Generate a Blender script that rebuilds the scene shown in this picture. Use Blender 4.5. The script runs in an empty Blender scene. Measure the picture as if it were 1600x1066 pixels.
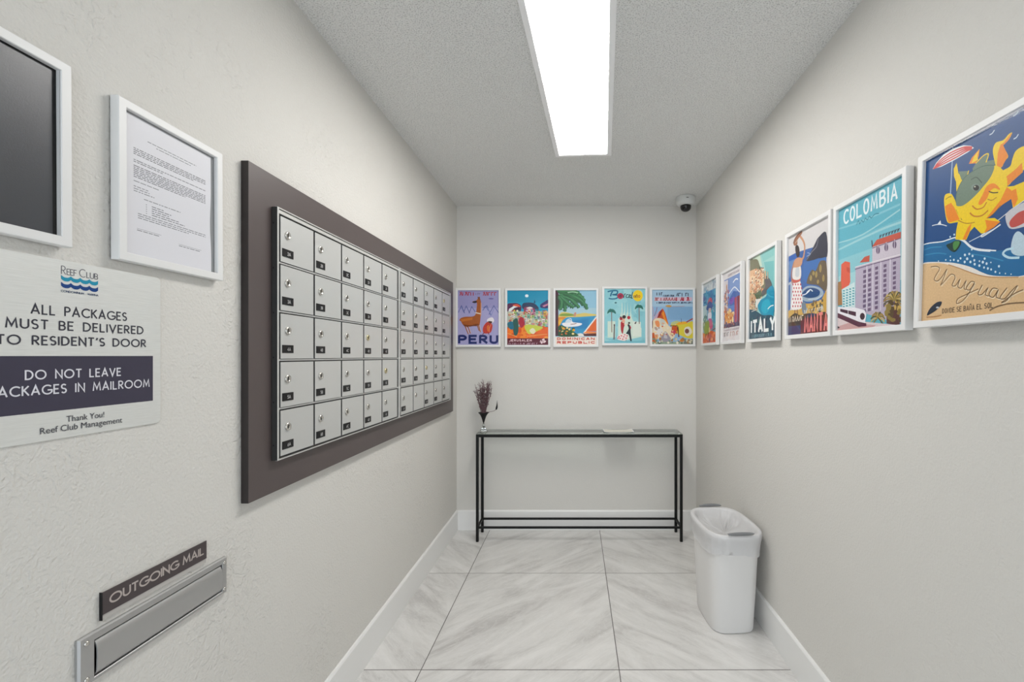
import bpy, bmesh, math, random
from mathutils import Vector, Matrix
from mathutils.geometry import tessellate_polygon
R = math.radians
PI = math.pi
SC = bpy.context.scene

# ------------------------------------------------------------------ camera
CAM_Z = 1.32
cam_data = bpy.data.cameras.new('camera')
cam = bpy.data.objects.new('camera', cam_data)
SC.collection.objects.link(cam)
cam_data.sensor_width = 36.0
cam_data.lens = 700.0 / 1600.0 * 36.0
cam_data.shift_x = -99.0 / 1600.0
cam_data.shift_y = 23.0 / 1600.0
cam_data.clip_start = 0.02
cam.location = (0, 0, CAM_Z)
cam.rotation_euler = (R(90), 0, 0)
SC.camera = cam

# ------------------------------------------------------------------ world, exposure
world = bpy.data.worlds.new('daylight')
SC.world = world
world.use_nodes = True
bg = world.node_tree.nodes['Background']
bg.inputs[0].default_value = (0.84, 0.92, 1.0, 1)
WORLD_STRENGTH = 2.3
bg.inputs[1].default_value = WORLD_STRENGTH
LAMP_STRENGTH = 24.5
SC.view_settings.view_transform = 'Standard'
SC.view_settings.look = 'None'
SC.view_settings.gamma = 1.0
SC.view_settings.exposure = 0.0
SC.view_settings.use_curve_mapping = False
SC.cycles.use_denoising = True
SC.cycles.max_bounces = 12
SC.cycles.diffuse_bounces = 7
SC.cycles.glossy_bounces = 6
SC.cycles.transmission_bounces = 8
SC.cycles.transparent_max_bounces = 12
SC.cycles.caustics_reflective = True
SC.cycles.caustics_refractive = True
SC.cycles.blur_glossy = 0.2
SC.cycles.sample_clamp_indirect = 20.0

# room extents (metres): x to the right, y away from the camera, z up
XL, XR, YB, YF, ZC = -0.901, 0.916, 3.40, -1.40, 2.457

# ------------------------------------------------------------------ helpers
def lin(h):
    h = h.lstrip('#')
    out = []
    for i in (0, 2, 4):
        c = int(h[i:i+2], 16) / 255.0
        out.append(c / 12.92 if c <= 0.04045 else ((c + 0.055) / 1.055) ** 2.4)
    return out

def mat(name, col, rough=0.5, metal=0.0, spec=0.5, **kw):
    m = bpy.data.materials.new(name)
    m.use_nodes = True
    b = m.node_tree.nodes['Principled BSDF']
    b.inputs['Base Color'].default_value = (*col[:3], 1)
    b.inputs['Roughness'].default_value = rough
    b.inputs['Metallic'].default_value = metal
    b.inputs['Specular IOR Level'].default_value = spec
    for k, v in kw.items():
        b.inputs[k.replace('_', ' ')].default_value = v
    return m

def nodes(m):
    nt = m.node_tree
    return nt, nt.nodes, nt.links, nt.nodes['Principled BSDF']

def add_bump(m, scale, strength, dist=0.002, detail=4, rough=0.6, stretch=(1, 1, 1), kind='noise'):
    nt, N, L, b = nodes(m)
    tc = N.new('ShaderNodeTexCoord'); mp = N.new('ShaderNodeMapping')
    mp.inputs['Scale'].default_value = stretch
    L.new(tc.outputs['Object'], mp.inputs['Vector'])
    if kind == 'noise':
        t = N.new('ShaderNodeTexNoise'); t.inputs['Detail'].default_value = detail
        t.inputs['Roughness'].default_value = rough
    else:
        t = N.new('ShaderNodeTexVoronoi')
    t.inputs['Scale'].default_value = scale
    L.new(mp.outputs[0], t.inputs['Vector'])
    bp = N.new('ShaderNodeBump')
    bp.inputs['Strength'].default_value = strength
    bp.inputs['Distance'].default_value = dist
    L.new(t.outputs[0], bp.inputs['Height'])
    L.new(bp.outputs[0], b.inputs['Normal'])
    return t, bp, mp

def link(o, parent=None):
    SC.collection.objects.link(o)
    if parent is not None:
        o.parent = parent
    return o

def tag(o, label=None, cat=None, group=None, kind=None):
    if label: o['label'] = label
    if cat: o['category'] = cat
    if group: o['group'] = group
    if kind: o['kind'] = kind
    return o

def thing(name, label, cat, loc, rot=(0, 0, 0), group=None):
    o = bpy.data.objects.new(name, None)
    o.empty_display_size = 0.05
    link(o)
    o.location = loc
    o.rotation_euler = rot
    return tag(o, label, cat, group)

class MB:
    """collects shapes, then links them as one mesh object"""
    def __init__(self):
        self.bm = bmesh.new()
        self.mats = []
        self.mi = 0
    def use(self, m):
        if m not in self.mats:
            self.mats.append(m)
        self.mi = self.mats.index(m)
        return self
    def _mark(self, faces):
        for f in faces:
            f.material_index = self.mi
    def box(self, x0, y0, z0, x1, y1, z1, bev=0.0, seg=2, M=None):
        vs = [self.bm.verts.new(p) for p in ((x0,y0,z0),(x1,y0,z0),(x1,y1,z0),(x0,y1,z0),(x0,y0,z1),(x1,y0,z1),(x1,y1,z1),(x0,y1,z1))]
        fs = [self.bm.faces.new([vs[i] for i in q]) for q in ((3,2,1,0),(4,5,6,7),(0,1,5,4),(1,2,6,5),(2,3,7,6),(3,0,4,7))]
        if bev > 0:
            es = list({e for f in fs for e in f.edges})
            r = bmesh.ops.bevel(self.bm, geom=es, offset=bev, segments=seg, affect='EDGES', profile=0.6)
            fs = list({f for v in r['verts'] for f in v.link_faces} | set(f for f in fs if f.is_valid))
        self._mark(fs)
        if M is not None:
            bmesh.ops.transform(self.bm, matrix=M, verts=list({v for f in fs for v in f.verts}))
        return self
    def lathe(self, prof, seg=32, c=(0, 0, 0), axis='z', a0=0.0, a1=2*PI, smooth=True):
        full = abs(a1 - a0 - 2*PI) < 1e-6
        n = seg if full else seg + 1
        rings = []
        for r, h in prof:
            ring = []
            for i in range(n):
                a = a0 + (a1 - a0) * i / seg
                if axis == 'z': p = (c[0] + r*math.cos(a), c[1] + r*math.sin(a), c[2] + h)
                elif axis == 'y': p = (c[0] + r*math.cos(a), c[1] + h, c[2] + r*math.sin(a))
                else: p = (c[0] + h, c[1] + r*math.cos(a), c[2] + r*math.sin(a))
                ring.append(self.bm.verts.new(p))
            rings.append(ring)
        fs = []
        for a, b in zip(rings, rings[1:]):
            for i in range(n if full else n - 1):
                j = (i + 1) % n
                fs.append(self.bm.faces.new((a[i], a[j], b[j], b[i])))
        for f in fs: f.smooth = smooth
        if full:
            for ring, (r, h) in ((rings[0], prof[0]), (rings[-1], prof[-1])):
                if r > 1e-5:
                    try: fs.append(self.bm.faces.new(ring))
                    except ValueError: pass
        self._mark(fs)
        return self
    def rings(self, rings, cap0=True, cap1=True, smooth=True, closed=True):
        rv = [[self.bm.verts.new(p) for p in r] for r in rings]
        fs = []
        n = len(rv[0])
        for a, b in zip(rv, rv[1:]):
            for i in range(n if closed else n - 1):
                j = (i + 1) % n
                f = self.bm.faces.new((a[i], a[j], b[j], b[i])); f.smooth = smooth; fs.append(f)
        if cap0: fs.append(self.bm.faces.new(rv[0][::-1]))
        if cap1: fs.append(self.bm.faces.new(rv[-1]))
        self._mark(fs)
        return self
    def tube(self, pts, rad, seg=8, cap=True):
        pts = [Vector(p) for p in pts]
        rads = rad if isinstance(rad, (list, tuple)) else [rad] * len(pts)
        rings = []
        up = Vector((0.13, 0.31, 0.94)).normalized()
        for i, p in enumerate(pts):
            d = (pts[min(i+1, len(pts)-1)] - pts[max(i-1, 0)]).normalized()
            if abs(d.dot(up)) > 0.97: up = Vector((1, 0.1, 0)).normalized()
            u = d.cross(up).normalized(); v = d.cross(u).normalized()
            rings.append([p + (u*math.cos(2*PI*k/seg) + v*math.sin(2*PI*k/seg)) * rads[i] for k in range(seg)])
        return self.rings(rings, cap, cap)
    def blob(self, c, r, sub=1, sc=(1, 1, 1)):
        q = bmesh.ops.create_icosphere(self.bm, subdivisions=sub, radius=r, matrix=Matrix.Translation(c) @ Matrix.Diagonal((*sc, 1)))
        fs = list({f for v in q['verts'] for f in v.link_faces})
        for f in fs: f.smooth = True
        self._mark(fs)
        return self
    def build(self, name, m=None, parent=None, loc=None, rot=None, wn=False):
        me = bpy.data.meshes.new(name)
        bmesh.ops.recalc_face_normals(self.bm, faces=self.bm.faces[:])
        self.bm.to_mesh(me); self.bm.free()
        for q in (self.mats or [m]): me.materials.append(q)
        o = bpy.data.objects.new(name, me)
        link(o, parent)
        if loc is not None: o.location = loc
        if rot is not None: o.rotation_euler = rot
        return o

# ------------------------------------------------------------------ lettering: a monoline alphabet
def arc(cx, cy, rx, ry, a0, a1, n=12):
    return [(cx + rx*math.cos(R(a0 + (a1-a0)*i/n)), cy + ry*math.sin(R(a0 + (a1-a0)*i/n))) for i in range(n+1)]
GL = {
 'A': (.72, [[(0,0),(.36,1),(.72,0)], [(.11,.3),(.61,.3)]]),
 'B': (.52, [[(0,0),(0,1)], [(.02,1)] + arc(.24,.76,.24,.24,90,-90) + [(.02,.52)], [(.2,.52)] + arc(.26,.26,.26,.26,90,-90) + [(.02,0)]]),
 'C': (.78, [arc(.5,.5,.5,.5,50,310,18)]),
 'D': (.68, [[(0,0),(0,1),(.2,1)] + arc(.2,.5,.48,.5,90,-90,16) + [(0,0)]]),
 'E': (.46, [[(.46,1),(0,1),(0,0),(.46,0)], [(0,.52),(.4,.52)]]),
 'F': (.46, [[(.46,1),(0,1),(0,0)], [(0,.52),(.4,.52)]]),
 'G': (.86, [arc(.5,.5,.5,.5,50,330,18) + [(.93,.45),(.55,.45)]]),
 'H': (.62, [[(0,0),(0,1)], [(.62,0),(.62,1)], [(0,.5),(.62,.5)]]),
 'I': (.0, [[(0,0),(0,1)]]),
 'J': (.36, [[(.36,1),(.36,.2)] + arc(.18,.2,.18,.2,0,-170,8)]),
 'K': (.55, [[(0,0),(0,1)], [(.53,1),(0,.42)], [(.14,.56),(.56,0)]]),
 'L': (.44, [[(0,1),(0,0),(.44,0)]]),
 'M': (.84, [[(0,0),(.1,1),(.42,.2),(.74,1),(.84,0)]]),
 'N': (.66, [[(0,0),(0,1),(.66,0),(.66,1)]]),
 'Ñ': (.66, [[(0,0),(0,1),(.66,0),(.66,1)], [(.1,1.2),(.28,1.28),(.4,1.18),(.58,1.26)]]),
 'O': (1.0, [arc(.5,.5,.5,.5,0,360,24)]),
 'P': (.5, [[(0,0),(0,1)], [(.02,1)] + arc(.24,.74,.26,.26,90,-90) + [(.02,.48)]]),
 'Q': (1.0, [arc(.5,.5,.5,.5,0,360,24), [(.6,.3),(.95,-.02)]]),
 'R': (.54, [[(0,0),(0,1)], [(.02,1)] + arc(.24,.74,.26,.26,90,-90) + [(.02,.48)], [(.2,.48),(.54,0)]]),
 'S': (.48, [arc(.24,.75,.23,.25,40,270,12) + arc(.24,.25,.24,.25,90,-140,12)]),
 'T': (.56, [[(0,1),(.56,1)], [(.28,1),(.28,0)]]),
 'U': (.62, [[(0,1),(0,.31)] + arc(.31,.31,.31,.31,180,360,12) + [(.62,1)]]),
 'V': (.68, [[(0,1),(.34,0),(.68,1)]]),
 'W': (1.0, [[(0,1),(.25,0),(.5,.9),(.75,0),(1,1)]]),
 'X': (.6, [[(0,0),(.6,1)], [(0,1),(.6,0)]]),
 'Y': (.62, [[(0,1),(.31,.46),(.62,1)], [(.31,.46),(.31,0)]]),
 'Z': (.58, [[(0,1),(.58,1),(0,0),(.58,0)]]),
 '1': (.3, [[(.05,.8),(.25,1),(.25,0)]]),
 '2': (.5, [arc(.25,.72,.25,.28,170,-30,12) + [(0,0),(.5,0)]]),
 '3': (.5, [arc(.24,.75,.23,.25,150,-90,12) + arc(.24,.25,.25,.26,90,-150,12)]),
 '4': (.55, [[(.42,0),(.42,1),(0,.3),(.55,.3)]]),
 '5': (.5, [[(.45,1),(.08,1),(.05,.55)] + arc(.22,.31,.28,.31,120,-140,14)]),
 '6': (.5, [[(.4,1),(.06,.45)] + arc(.25,.28,.25,.28,150,-210,18)]),
 "'": (.1, [[(.08,1),(.02,.78)]]),
 '-': (.2, [[(.05,.4),(.15,.4)]]),
}
def text_strokes(s, gap=.22, space=.5, even=0):
    """-> polylines in cap heights, total width"""
    x, out = 0.0, []
    for ch in s:
        if ch == ' ':
            x += space; continue
        w, ls = GL[ch]
        if even and w > .25:      # all letters of one width
            k = even*(1.2 if ch in 'MW' else 1)/w; w *= k; ls = [[(px*k, py) for px, py in l] for l in ls]
        for l in ls: out.append([(x + px, py) for px, py in l])
        x += w + gap
    return out, x - gap

def catmull(p, closed=False, n=5):
    m = len(p); out = []
    if m < 3: return list(p)
    rng = range(m) if closed else range(m - 1)
    for i in rng:
        a = p[(i-1) % m] if closed or i else p[0]
        b = p[i]; c = p[(i+1) % m]
        d = p[(i+2) % m] if closed or i + 2 < m else p[-1]
        for k in range(n):
            t = k / n
            out.append(tuple(.5*(2*b[j] + (c[j]-a[j])*t + (2*a[j]-5*b[j]+4*c[j]-d[j])*t*t + (3*b[j]-a[j]-3*c[j]+d[j])*t**3) for j in (0, 1)))
    if not closed: out.append(tuple(p[-1]))
    return out

def clip(poly, x0, y0, x1, y1):
    for ax, lim, sg in ((0, x0, 1), (0, x1, -1), (1, y0, 1), (1, y1, -1)):
        out = []
        for i in range(len(poly)):
            a, b = poly[i-1], poly[i]
            ia, ib = (a[ax]-lim)*sg >= 0, (b[ax]-lim)*sg >= 0
            if ia != ib:
                t = (lim - a[ax]) / (b[ax] - a[ax])
                out.append((a[0]+(b[0]-a[0])*t, a[1]+(b[1]-a[1])*t))
            if ib: out.append(b)
        poly = out
        if len(poly) < 3: return []
    return poly

def ribbon(pts, w):
    p = [pts[0]]
    for q in pts[1:]:
        if math.hypot(q[0]-p[-1][0], q[1]-p[-1][1]) > 1e-7: p.append(q)
    if len(p) < 2: return []
    closed = len(p) > 3 and math.hypot(p[0][0]-p[-1][0], p[0][1]-p[-1][1]) < 1e-6
    n, h = len(p), w/2
    nrm = []
    for a, b in zip(p, p[1:]):
        d = math.hypot(b[0]-a[0], b[1]-a[1]); nrm.append((-(b[1]-a[1])/d, (b[0]-a[0])/d))
    L, Rr = [], []
    for i in range(n):
        n0 = nrm[i-1] if i else (nrm[-1] if closed else nrm[0])
        n1 = nrm[i] if i < n-1 else (nrm[0] if closed else nrm[-1])
        mx, my = n0[0]+n1[0], n0[1]+n1[1]
        k = mx*mx + my*my
        k = 2/max(k, .45)
        mx, my = mx*k*h, my*k*h
        ex = ey = 0
        if not closed and i in (0, n-1):      # square ends
            s = (-.5 if i == 0 else .5)*h
            ex, ey = n0[1]*s, -n0[0]*s
        L.append((p[i][0]+mx+ex, p[i][1]+my+ey)); Rr.append((p[i][0]-mx+ex, p[i][1]-my+ey))
    return [[L[i], Rr[i], Rr[i+1], L[i+1]] for i in range(n-1)]

class Art:
    """flat print: coloured shapes in the local x/z plane, facing -y; ink layers a few hundredths of a mm apart"""
    def __init__(self, scale=1.0, box=None, ox=0.0, oz=0.0, step=5e-6):
        self.v, self.f, self.c = [], [], []
        self.s, self.box, self.ox, self.oz, self.y, self.step = scale, box, ox, oz, 0.0, step
    def up(self): self.y -= self.step
    def tri(self, poly, col):
        if self.box: poly = clip(poly, *self.box)
        if len(poly) < 3: return
        n0 = len(self.v)
        self.v += [(self.ox + x*self.s, self.y, self.oz + z*self.s) for x, z in poly]
        if len(poly) <= 4 and self._convex(poly):
            self.f.append(tuple(range(n0, n0+len(poly)))); self.c.append(col); return
        for t in tessellate_polygon([[Vector((x, z, 0)) for x, z in poly]]):
            self.f.append(tuple(n0+i for i in t)); self.c.append(col)
    @staticmethod
    def _convex(p):
        s = 0
        for i in range(len(p)):
            a, b, c = p[i-2], p[i-1], p[i]
            k = (b[0]-a[0])*(c[1]-b[1]) - (b[1]-a[1])*(c[0]-b[0])
            if abs(k) < 1e-12: continue
            if s and (k > 0) != (s > 0): return False
            s = k
        return True
    def poly(self, pts, col): self.up(); self.tri(list(pts), col)
    def rect(self, x0, y0, x1, y1, col): self.poly([(x0,y0),(x1,y0),(x1,y1),(x0,y1)], col)
    def stroke(self, pts, w, col, cap=True, up=True):
        """one mitred ribbon along the polyline, so no two faces of it share a plane and place"""
        self.up()
        for q in ribbon(pts, w): self.tri(q, col)
    def text(self, s, x0, y0, x1, y1, w, col, gap=.22, space=.5, cap=False, even=0):
        """capitals filling the box; caps = height of the small capitals"""
        st, W = text_strokes(s, gap, space, even)
        sx, sy = (x1-x0)/W, (y1-y0)
        sx = (x1-x0-w)/W; sy = y1-y0-w
        self.up()
        for l in st:
            self.stroke([(x0+w/2+px*sx, y0+w/2+py*sy) for px, py in l], w, col, cap, up=False)
    def build(self, name, m, parent=None, loc=None):
        me = bpy.data.meshes.new(name)
        me.from_pydata(self.v, [], self.f)
        a = me.color_attributes.new('ink', 'FLOAT_COLOR', 'CORNER')
        k = 0
        buf = []
        for f, c in zip(self.f, self.c):
            cc = (*lin(c), 1.0)
            for _ in f: buf.extend(cc)
        a.data.foreach_set('color', buf)
        me.materials.append(m)
        o = bpy.data.objects.new(name, me)
        link(o, parent)
        if loc: o.location = loc
        return o

def curve_text(s, size, align='CENTER', bold=0.0):
    """outline text from the built-in font as a list of triangles/polys in xy"""
    cu = bpy.data.curves.new('letters', 'FONT')
    cu.body = s; cu.size = size; cu.align_x = align; cu.offset = bold; cu.resolution_u = 3
    ob = bpy.data.objects.new('letters', cu)
    SC.collection.objects.link(ob)
    me = bpy.data.meshes.new_from_object(ob)
    vs = [(v.co.x, v.co.y) for v in me.vertices]
    fs = [tuple(p.vertices) for p in me.polygons]
    bpy.data.objects.remove(ob); bpy.data.curves.remove(cu); bpy.data.meshes.remove(me)
    return vs, fs

# ------------------------------------------------------------------ poster drawings: shapes in hundredths of the sheet width
ART = {
'uruguay': [
('p','#0d4a86','0 0 100 0 100 134 0 134'),
('c','#176a9f','-13 47.2 -13 63.9 -2.8 64.1 5.8 63.8 18.3 61.9 25.6 61.9 31.7 61.4 38.4 57.5 44.9 50.9 51.2 47.7 64.4 43.8 100.5 35.3 111.1 10.1 31.7 21.6'),
('k','#e8eef2', 0.9,'-2.8 63.9 5.8 63.7 18.3 61.7 25.6 61.7 31.7 61.4 38.4 57.5 44.9 50.9 51.2 47.7 64.4 43.8'),
('k','#e8eef2', 1.6,'31.7 61.4 38.4 57.4 44.9 51 51.2 47.6 60.1 44.8'),
('k','#2e86b5', 1.0,'-0.3 59.3 8.8 59.4 18.3 57.6'),
('k','#2e86b5', 1.0,'1.8 54.8 13.6 53.7 22.9 50.9'),
('k','#2e86b5', 0.9,'44.9 45.9 55.7 42.1 69.9 35.7'),
('p','#f3cf0a','30.2 118.9 27.7 115.4 28.2 109.3 30.2 104.3 30.7 97.5 32.1 93.6 37.8 101.4 36.9 104.2 32.1 110.2'),
('p','#6f8473','32.1 111.5 41 108.3 39.7 104.8 38.7 101.1 35 104.1'),
('s','#f3cf0a', 0.8,'41 108.3 39.8 104.7'),
('p','#f08a14','49.5 120.6 43.3 117 41 113.5 46.9 111.4 49.1 116'),
('p','#f3cf0a','49.5 120.2 45.1 117 43.3 113 48.6 113.1 47.8 116.6'),
('p','#6f8473','46.4 110.8 53.8 113.9 56.7 113.8 55.9 109.2 61.3 107.6 62.1 102.7 53.8 104.6 45.1 105 44.2 108.6'),
('k','#f3cf0a', 0.8,'46.9 111.4 53 114.3 56.7 113.6 55.1 108.7'),
('c','#f3cf0a','73.7 120.1 71.4 120.5 67.6 118.3 62.1 119 60 115 61.3 107.6 62.9 102.4 66.8 100 69.1 103.5 71.4 105.8 67.6 113.8 67.2 116.2 70.7 116.1'),
('p','#f08a14','73.7 120.1 72.6 120 67.6 116.1 65.6 116.2 63.7 111.1 63.3 102.2 66.8 100 71.4 105.8 67.6 114.6 71 116.3'),
('c','#f3cf0a','81.7 107.5 76.6 106.8 74.4 102.7 72.9 98.2 67.6 97.1 69.9 92.1 71.4 85.6 75.9 88.3 81.7 91.7 87.9 97.5 87.2 104.1'),
('p','#f08a14','80.8 97.1 77.4 94.9 69.9 92.1 71.4 85.6 75.9 87.9 81.7 90.7'),
('p','#f3cf0a','68.4 86 75.9 83.9 84.5 84.3 94.5 82.4 91.2 75.5 84.5 72.3 75.9 68.7 74.4 75.8 66.8 73.9'),
('p','#f08a14','72.2 80.9 80.8 82.1 84.5 79.3 79.5 75.4 77.4 71.2 76.3 69.3 74.3 75.8 68.4 74.1 63.7 71.9'),
('p','#f3cf0a','77.4 82 84.5 82.9 85.2 74.9 79.5 71.1'),
('c','#f3cf0a','30.7 88.3 30.7 94.2 33.1 99.9 37.8 104.7 45.1 106.6 53.8 106.6 62.1 103.5 67.6 98.2 70.7 91.8 71.4 85.6 71 79.9 66.8 73.9 61.3 69.7 53.8 67.3 45.1 67.9 37.8 72.1 33.1 78.4 30.7 83.3'),
('p','#f08a14','71 85 74.4 81.6 71.4 76.8 66.8 73.2 61.3 69.7 55.5 67.6 61.3 72.7 66.8 77.6'),
('c','#6f8473','30.7 86.7 30.7 94.2 33.1 99.9 37.8 104.7 45.1 106.6 53.8 106.6 61.3 103.5 59.2 97 53.8 92.2 46.9 87.6 39.7 84.5 35 84.2'),
('k','#4d6b5c', 0.6,'30.7 86.7 30.7 94.2 33.1 99.9 37.8 104.7 45.1 106.6 53.8 106.6 62.1 103.5'),
('k','#4d5f52', 0.7,'43.3 100.9 47.8 100.8 52.1 95.2'),
('p','#7c8f83','51.2 92.4 50.9 91.5 50 91 48.8 90.9 47.3 91.3 45.8 92 44.6 93 43.7 94.2 43.4 95.3 43.7 96.1 44.6 96.6 45.8 96.7 47.3 96.4 48.8 95.6 50 94.6 50.9 93.5'),
('p','#22231f','50.2 92.4 50 91.6 49.5 91.2 48.7 91 47.8 91.2 46.8 91.7 46 92.4 45.5 93.3 45.3 94.2 45.5 94.9 46 95.4 46.8 95.5 47.8 95.3 48.7 94.8 49.5 94.1 50 93.2'),
('p','#d8d8c8','47.3 94.2 47.3 94 47.1 93.9 46.9 93.8 46.7 93.9 46.5 94 46.3 94.2 46.1 94.4 46.1 94.7 46.1 94.9 46.3 95 46.5 95 46.7 95 46.9 94.9 47.1 94.7 47.3 94.4'),
('c','#f08a14','53 86.3 56.3 91.2 61.3 91.3 65.2 87.2 66 85 62.1 87.6 58.8 86.5 56.3 82 52.1 79.5 49.9 81.4'),
('k','#3a3420', 0.7,'58 86.8 61.3 84.7 64.8 83.7'),
('k','#b0741a', 0.6,'57.2 81.7 60.4 79.8 63.7 80.6'),
('k','#c77a12', 1.0,'43.3 76.4 46.9 72.9 53 71.5 57.6 73.5'),
('k','#c77a12', 0.9,'45.1 81.1 48.6 77.5 53.8 77 56.3 79.7'),
('k','#8a6a18', 0.5,'30.7 83.3 33.1 78.4 37.8 72.1 45.1 67.9 53.8 67.3 61.3 69.7 66.8 73.9'),
('c','#f3cf0a','20.1 97.5 23.2 98.1 26.7 96.2 30.7 88.3 31.1 82.3 35.9 73.4 29.2 73.4 24.2 74.8 21.7 80.3 19.6 92.1'),
('p','#f08a14','20.6 89.1 26.2 89.8 29.7 84.5 34.5 74.3 24.7 74.7 22 81'),
('k','#8a6a18', 0.6,'21.2 94.1 23.7 94.9 26.2 94.5'),
('s','#9fb6d6', 1.0,'26.5 132.3 25.4 96.9'),
('p','#eef0f2','7.1 123.7 10.6 127.3 17.5 130.8 26.2 131.6 35.9 129.6 42.4 126.2 44.9 123.5 39.7 122.5 29.2 121.9 15.9 122'),
('k','#d24040', 1.15,'8.2 123.6 12.5 126.9 19.1 128.7 27.2 129.1 36.3 127.9 43.1 124.9'),
('k','#d24040', 1.15,'8.5 123.6 13.2 125.7 20 127 28.2 127.2 37 126.5 43.1 124.4'),
('k','#d24040', 1.15,'8.8 123.7 13.9 124.6 21 125.2 29.2 125.3 37.7 125.2 43.1 124'),
('k','#d24040', 1.15,'9.2 123.7 14.6 123.4 21.9 123.4 30.2 123.4 38.4 123.9 43.1 123.5'),
('k','#c6d6e6', 0.8,'58.6 132.9 60.4 132.9 61.9 134.2'),
('k','#c6d6e6', 0.8,'57.4 127 59.2 127 60.7 128.4'),
('k','#c6d6e6', 0.8,'75 115.5 76.6 115.6 77.9 117'),
('k','#c6d6e6', 0.8,'74.3 131.1 75.9 131.1 77.2 132.5'),
('k','#c6d6e6', 0.8,'48.5 141.6 50.4 141.5 51.9 142.9'),
('k','#e8eef2', 0.6,'8.4 77.2 12.7 76.8 18 75.3 22.7 72.9'),
('p','#e8eef2','13.8 77 16.5 79.2 17.5 75.6'),
('s','#d5dbe0', 0.6,'64.8 64 75.9 69.1 84.5 72.3'),
('c','#c9c9cf','70.7 65.3 73.7 68.7 80.2 70.2 89.9 70.4 89.9 56.6 81.7 54.8 73.7 56.6'),
('c','#c24c45','73.7 60.7 78.8 64.9 85.2 65.1 89.9 62.2 84.5 57.5 75.9 56.4'),
('p','#f3cf0a','33.4 74.2 31.7 66.6 31.3 60.1 35.1 58.7 40.9 57.3 43.7 62.6 47.3 65.1 52.7 58.8 55.7 58.1 67.2 62.8 63 66.7'),
('p','#f08a14','44.9 68.7 43.7 63.3 40.5 57.7 37.6 58.5 41.7 66'),
('p','#f08a14','55.7 67.6 57.2 61.7 55 58.3 62.3 60.2 67.2 62.8'),
('k','#b07a18', 0.6,'33.4 73.9 40.1 69.7 47.3 68.3'),
('c','#173a35','22.9 57.7 27.3 58.5 31.7 59.2 36.4 57 34.3 52.7 30.8 50.6 26.5 53.1'),
('c','#4a8a45','30.4 58.8 35.1 57.4 33.4 53.7 30.4 52.1 29.1 56.2'),
('s','#c6d6e6', 0.6,'43.3 55.2 64.4 59.5'),
('k','#dfe6ec', 1.0,'67.2 60.8 60.1 58.1 54.2 56.3 53.1 57.3 55.7 58'),
('c','#bcd3e0','75.3 41.1 76.6 50.4 80.4 52.6 86 44.8 86 36.7 79.8 36.9'),
('k','#bfe0ee', 1.5,'80.8 35.4 74 36.9 69.9 40.3 72 42.5 76.6 42.4'),
('c','#e9e4dc','-13 49.3 -2.8 48.6 4.8 48.3 18.3 45.6 31.7 42 44.9 36.5 54.2 30.9 63 26.9 80.8 23.2 105.9 19 105.9 -29.7 -13 -30.4'),
('c','#dcb98c','-13 47.9 -2.8 47.7 4.8 47.3 18.3 44.7 30 40 41.7 34.5 51.2 29.6 61.5 25.9 80.8 22.6 105.9 18.4 105.9 -29.7 -13 -30.4'),
('k','#b98a5c', 0.7,'25.6 42 35.9 37.1 44.9 32.4 54.2 28.3 64.4 25.5 80.8 22.6'),
('p','#cfe6f2','41 46.1 40.9 45.7 40.7 45.4 40.4 45.3 40.1 45.3 39.7 45.4 39.4 45.7 39.2 46.1 39.2 46.5 39.2 46.9 39.4 47.2 39.7 47.3 40.1 47.3 40.4 47.1 40.7 46.9 40.9 46.5'),
('p','#cfe6f2','44.6 46 44.5 45.7 44.3 45.4 44.1 45.3 43.7 45.3 43.4 45.4 43.1 45.7 43 46 42.9 46.4 43 46.7 43.1 47 43.4 47.1 43.7 47.1 44.1 47 44.3 46.7 44.5 46.4'),
('p','#cfe6f2','47.3 44 47.3 43.6 47.1 43.4 46.8 43.2 46.5 43.2 46.2 43.4 45.9 43.6 45.8 44 45.7 44.3 45.8 44.7 45.9 44.9 46.2 45.1 46.5 45.1 46.8 44.9 47.1 44.7 47.3 44.3'),
('p','#cfe6f2','37.2 44.4 37.1 44.1 36.9 43.8 36.7 43.7 36.4 43.7 36.1 43.8 35.8 44.1 35.6 44.4 35.6 44.7 35.6 45.1 35.8 45.3 36.1 45.4 36.4 45.4 36.7 45.3 36.9 45.1 37.1 44.7'),
('p','#cfe6f2','43.1 42.8 43 42.4 42.8 42.1 42.5 41.9 42.1 41.9 41.8 42.1 41.4 42.4 41.2 42.8 41.1 43.2 41.2 43.6 41.4 43.9 41.8 44.1 42.1 44.1 42.5 43.9 42.8 43.6 43 43.2'),
('p','#cfe6f2','46.4 48.8 46.3 48.5 46.2 48.3 46 48.2 45.7 48.2 45.5 48.3 45.3 48.5 45.1 48.8 45.1 49.1 45.1 49.3 45.3 49.5 45.5 49.7 45.7 49.7 46 49.5 46.2 49.3 46.3 49.1'),
('p','#cfe6f2','48.9 40.5 48.8 40.1 48.7 39.9 48.4 39.7 48.1 39.7 47.8 39.9 47.5 40.1 47.3 40.5 47.3 40.8 47.3 41.2 47.5 41.4 47.8 41.6 48.1 41.6 48.4 41.4 48.7 41.2 48.8 40.8'),
('p','#cfe6f2','35.1 43 35 42.7 34.8 42.4 34.6 42.3 34.3 42.3 33.9 42.4 33.7 42.7 33.5 43 33.4 43.4 33.5 43.7 33.7 43.9 33.9 44.1 34.3 44.1 34.6 43.9 34.8 43.7 35 43.4'),
('p','#cfe6f2','31.2 44.6 31.2 44.2 31 44 30.7 43.8 30.4 43.8 30.1 44 29.8 44.2 29.6 44.6 29.6 44.9 29.6 45.2 29.8 45.5 30.1 45.6 30.4 45.6 30.7 45.5 31 45.2 31.2 44.9'),
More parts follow.
